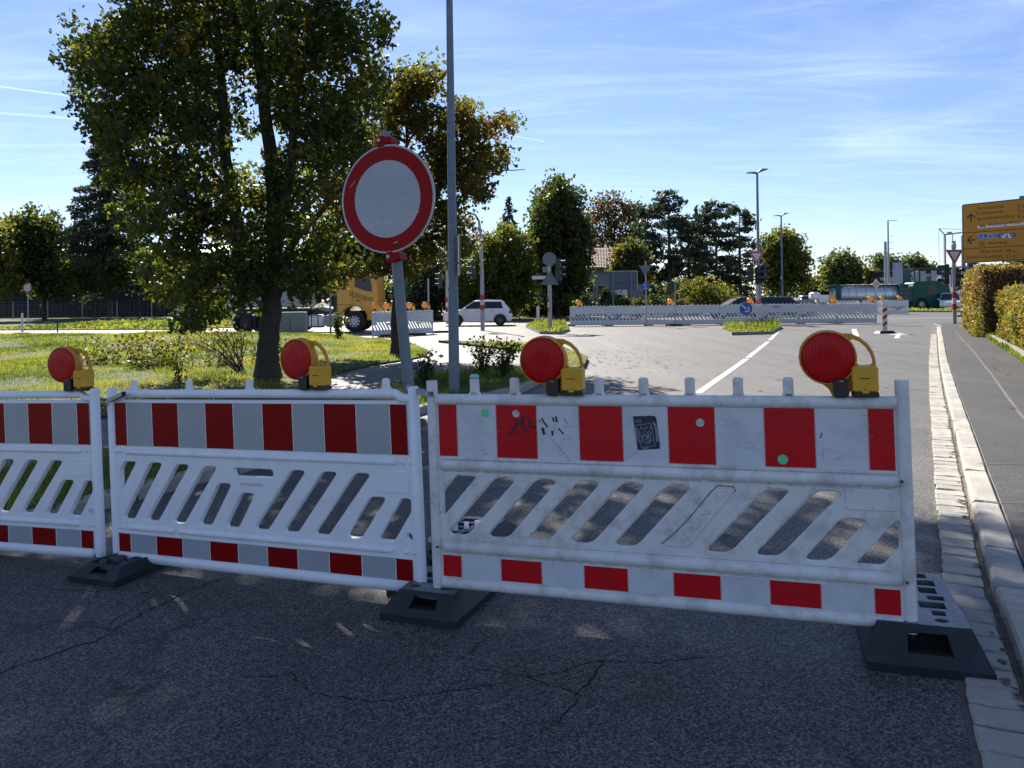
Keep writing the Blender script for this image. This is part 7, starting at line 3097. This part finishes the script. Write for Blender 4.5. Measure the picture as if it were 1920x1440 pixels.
for y in (-1.02, 1.02):
    truck_wheel(t, pxx(673), y)
    truck_wheel(t, pxx(560), y)
mb = MB()
mb.box((pxx(646), -1.24, pz(602)), (.14, .03, .10))
mb.build('marker_light', mat('marker_lamp', (.8, .45, .2), .3), t)

# white lorry mostly hidden behind the maple
Yw = 36.8
kw = Yw / FPX
w0 = atY(362, 600, Yw)
t = thing('white_lorry', 'white lorry mostly hidden behind the low maple branches, one wheel showing', 'lorry', (w0.x, Yw, 0))
pxw = lambda px: (px - 362) * kw
plate_obj('cab', [[(pxw(330), .75), (pxw(330), 2.2), (pxw(336), 3.0), (pxw(410), 3.1), (pxw(412), .75), (pxw(386), .75)] + [(.62 * math.cos(a), .6 + .62 * math.sin(a)) for a in [.3 + q * (PI - .6) / 8 for q in range(9)]]], .0, 2.3, .05, M_CARD, t, 2)
mb = MB()
mb.box((pxw(480), 1.15, 1.05), (pxw(580) - pxw(400), 1.0, .25))
mb.build('chassis', M_BLACK, t)
mb = MB()
mb.bbox((pxw(495), 1.15, 2.1), (pxw(570) - pxw(420), 2.3, 1.7), .05)
mb.build('cargo_body', M_GALVL, t)
for x in (0, pxw(455), pxw(490)):
    truck_wheel(t, x, .2)
# windscreen glint put in as a flat white panel
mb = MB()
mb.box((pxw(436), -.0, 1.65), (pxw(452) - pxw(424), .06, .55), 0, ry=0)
mb.build('glint_panel', M_CARW, t)

# tanker
Yt = 74
kt = Yt / FPX
t0 = atY(1700, 580, Yt)
t = thing('tanker_lorry', 'green tanker lorry with long silver tank facing right', 'lorry', (t0.x, Yt, 0), rad(-6))
X = lambda px: (px - 1700) * kt
Zt = lambda py: CH - (py - 551.5) * kt
plate_obj('cab', [[(X(1704), Zt(572)), (X(1704), Zt(533)), (X(1707), Zt(529)), (X(1752), Zt(528.5)), (X(1764), Zt(533)), (X(1768), Zt(553)), (X(1770), Zt(575)), (X(1770), Zt(582)), (X(1734), Zt(582))] +
                  [(X(1718) + .62 * math.cos(a), .58 + .62 * math.sin(a)) for a in [.1 + q * (PI - .2) / 8 for q in range(9)]] + [(X(1704), Zt(580))]], -1.2, 1.2, .06, M_GREEN, t, 2)
mb = MB()
mb.prism([(X(1727), Zt(553)), (X(1728), Zt(536)), (X(1742), Zt(535)), (X(1746), Zt(553))], 'Y', -1.215, -1.19)
mb.build('side_window', M_GLASS, t)
mb = MB()
mb.prism([(X(1768) + .02, Zt(553)), (X(1764.5) + .02, Zt(535)), (X(1764.5) - .02, Zt(535)), (X(1768) - .05, Zt(553))], 'Y', -1.0, 1.0)
mb.build('windscreen', mat('windscreen', (.10, .13, .16), .15), t)
mb = MB()
mb.box((X(1770) + .02, 0, Zt(573)), (.06, 1.9, .5))
mb.box((X(1770) + .06, -.8, Zt(575)), (.03, .3, .2), 1)
mb.box((X(1770) + .06, .8, Zt(575)), (.03, .3, .2), 1)
mb.build('grille', [M_BLACK, M_CHROME], t)
mb = MB()
mb.lathe([(.0, X(1565)), (.9, X(1565) + .05), (1.03, X(1568)), (1.03, X(1688)), (.9, X(1690)), (0, X(1691))], 32, (0, 0, Zt(552)), 'X')
mb.build('tank', M_ALU, t)
for px in (1590, 1604, 1621, 1637, 1655, 1670):
    mb = MB()
    mb.lathe([(1.03, X(px) - .03), (1.045, X(px) - .03), (1.045, X(px) + .03), (1.03, X(px) + .03)], 32, (0, 0, Zt(552)), 'X')
    mb.build('tank_band', M_GALVL, t)
mb = MB()
for px, w in ((1571, 14), (1683, 12)):
    mb.box((X(px), 0, Zt(550)), (w * kt * .6, 2.3, 1.9))
mb.box((X(1696), 0, Zt(552)), (.9, 2.3, 1.5))
mb.box((X(1630), 0, Zt(535)), (X(1700) - X(1562), 1.2, .25))
mb.build('frame', M_GREEN, t)
mb = MB()
mb.box((X(1630), 0, Zt(533)), (X(1700) - X(1560), 1.6, .06))
mb.build('walkway', mat('walkway_pale', (.45, .42, .33), .6), t)
mb = MB()
mb.box((X(1640), 0, Zt(568)), (X(1704) - X(1570), 1.4, .3))
mb.box((X(1693), -1.16, Zt(550)), (.7, .02, .9))
mb.build('chassis', M_BLACK, t)
for px in (1690, 1585, 1597):
    for y in (-1.0, 1.0):
        truck_wheel(t, X(px), y)
for y in (-1.02, 1.02):
    truck_wheel(t, X(1718), y)
mb = MB()
for q in range(5):
    mb.box((X(1680) + .22 * q, -1.19, Zt(552)), (.02, .02, 1.0))
for q in range(3):
    mb.box((X(1680) + .45, -1.19, Zt(558) + .45 * q), (.95, .02, .02))
mb.build('side_rail', M_GALVL, t)
# white van far left of tanker
q = atY(1540, 590, 92)
t = thing('white_trailer', 'small white pump trailer behind the long barrier row, left of the tank', 'trailer', (q.x, 92, 0))
mb = MB()
mb.bbox((-.8, 0, 1.45), (1.1, 1.2, .9), .2)
mb.build('hood', M_CARW, t)
mb = MB()
mb.box((.4, 0, 1.1), (1.8, 1.4, .9))
mb.build('box', M_CARW, t)
for y in (-.6, .6):
    wheel(t, .2, y, .33, .2)
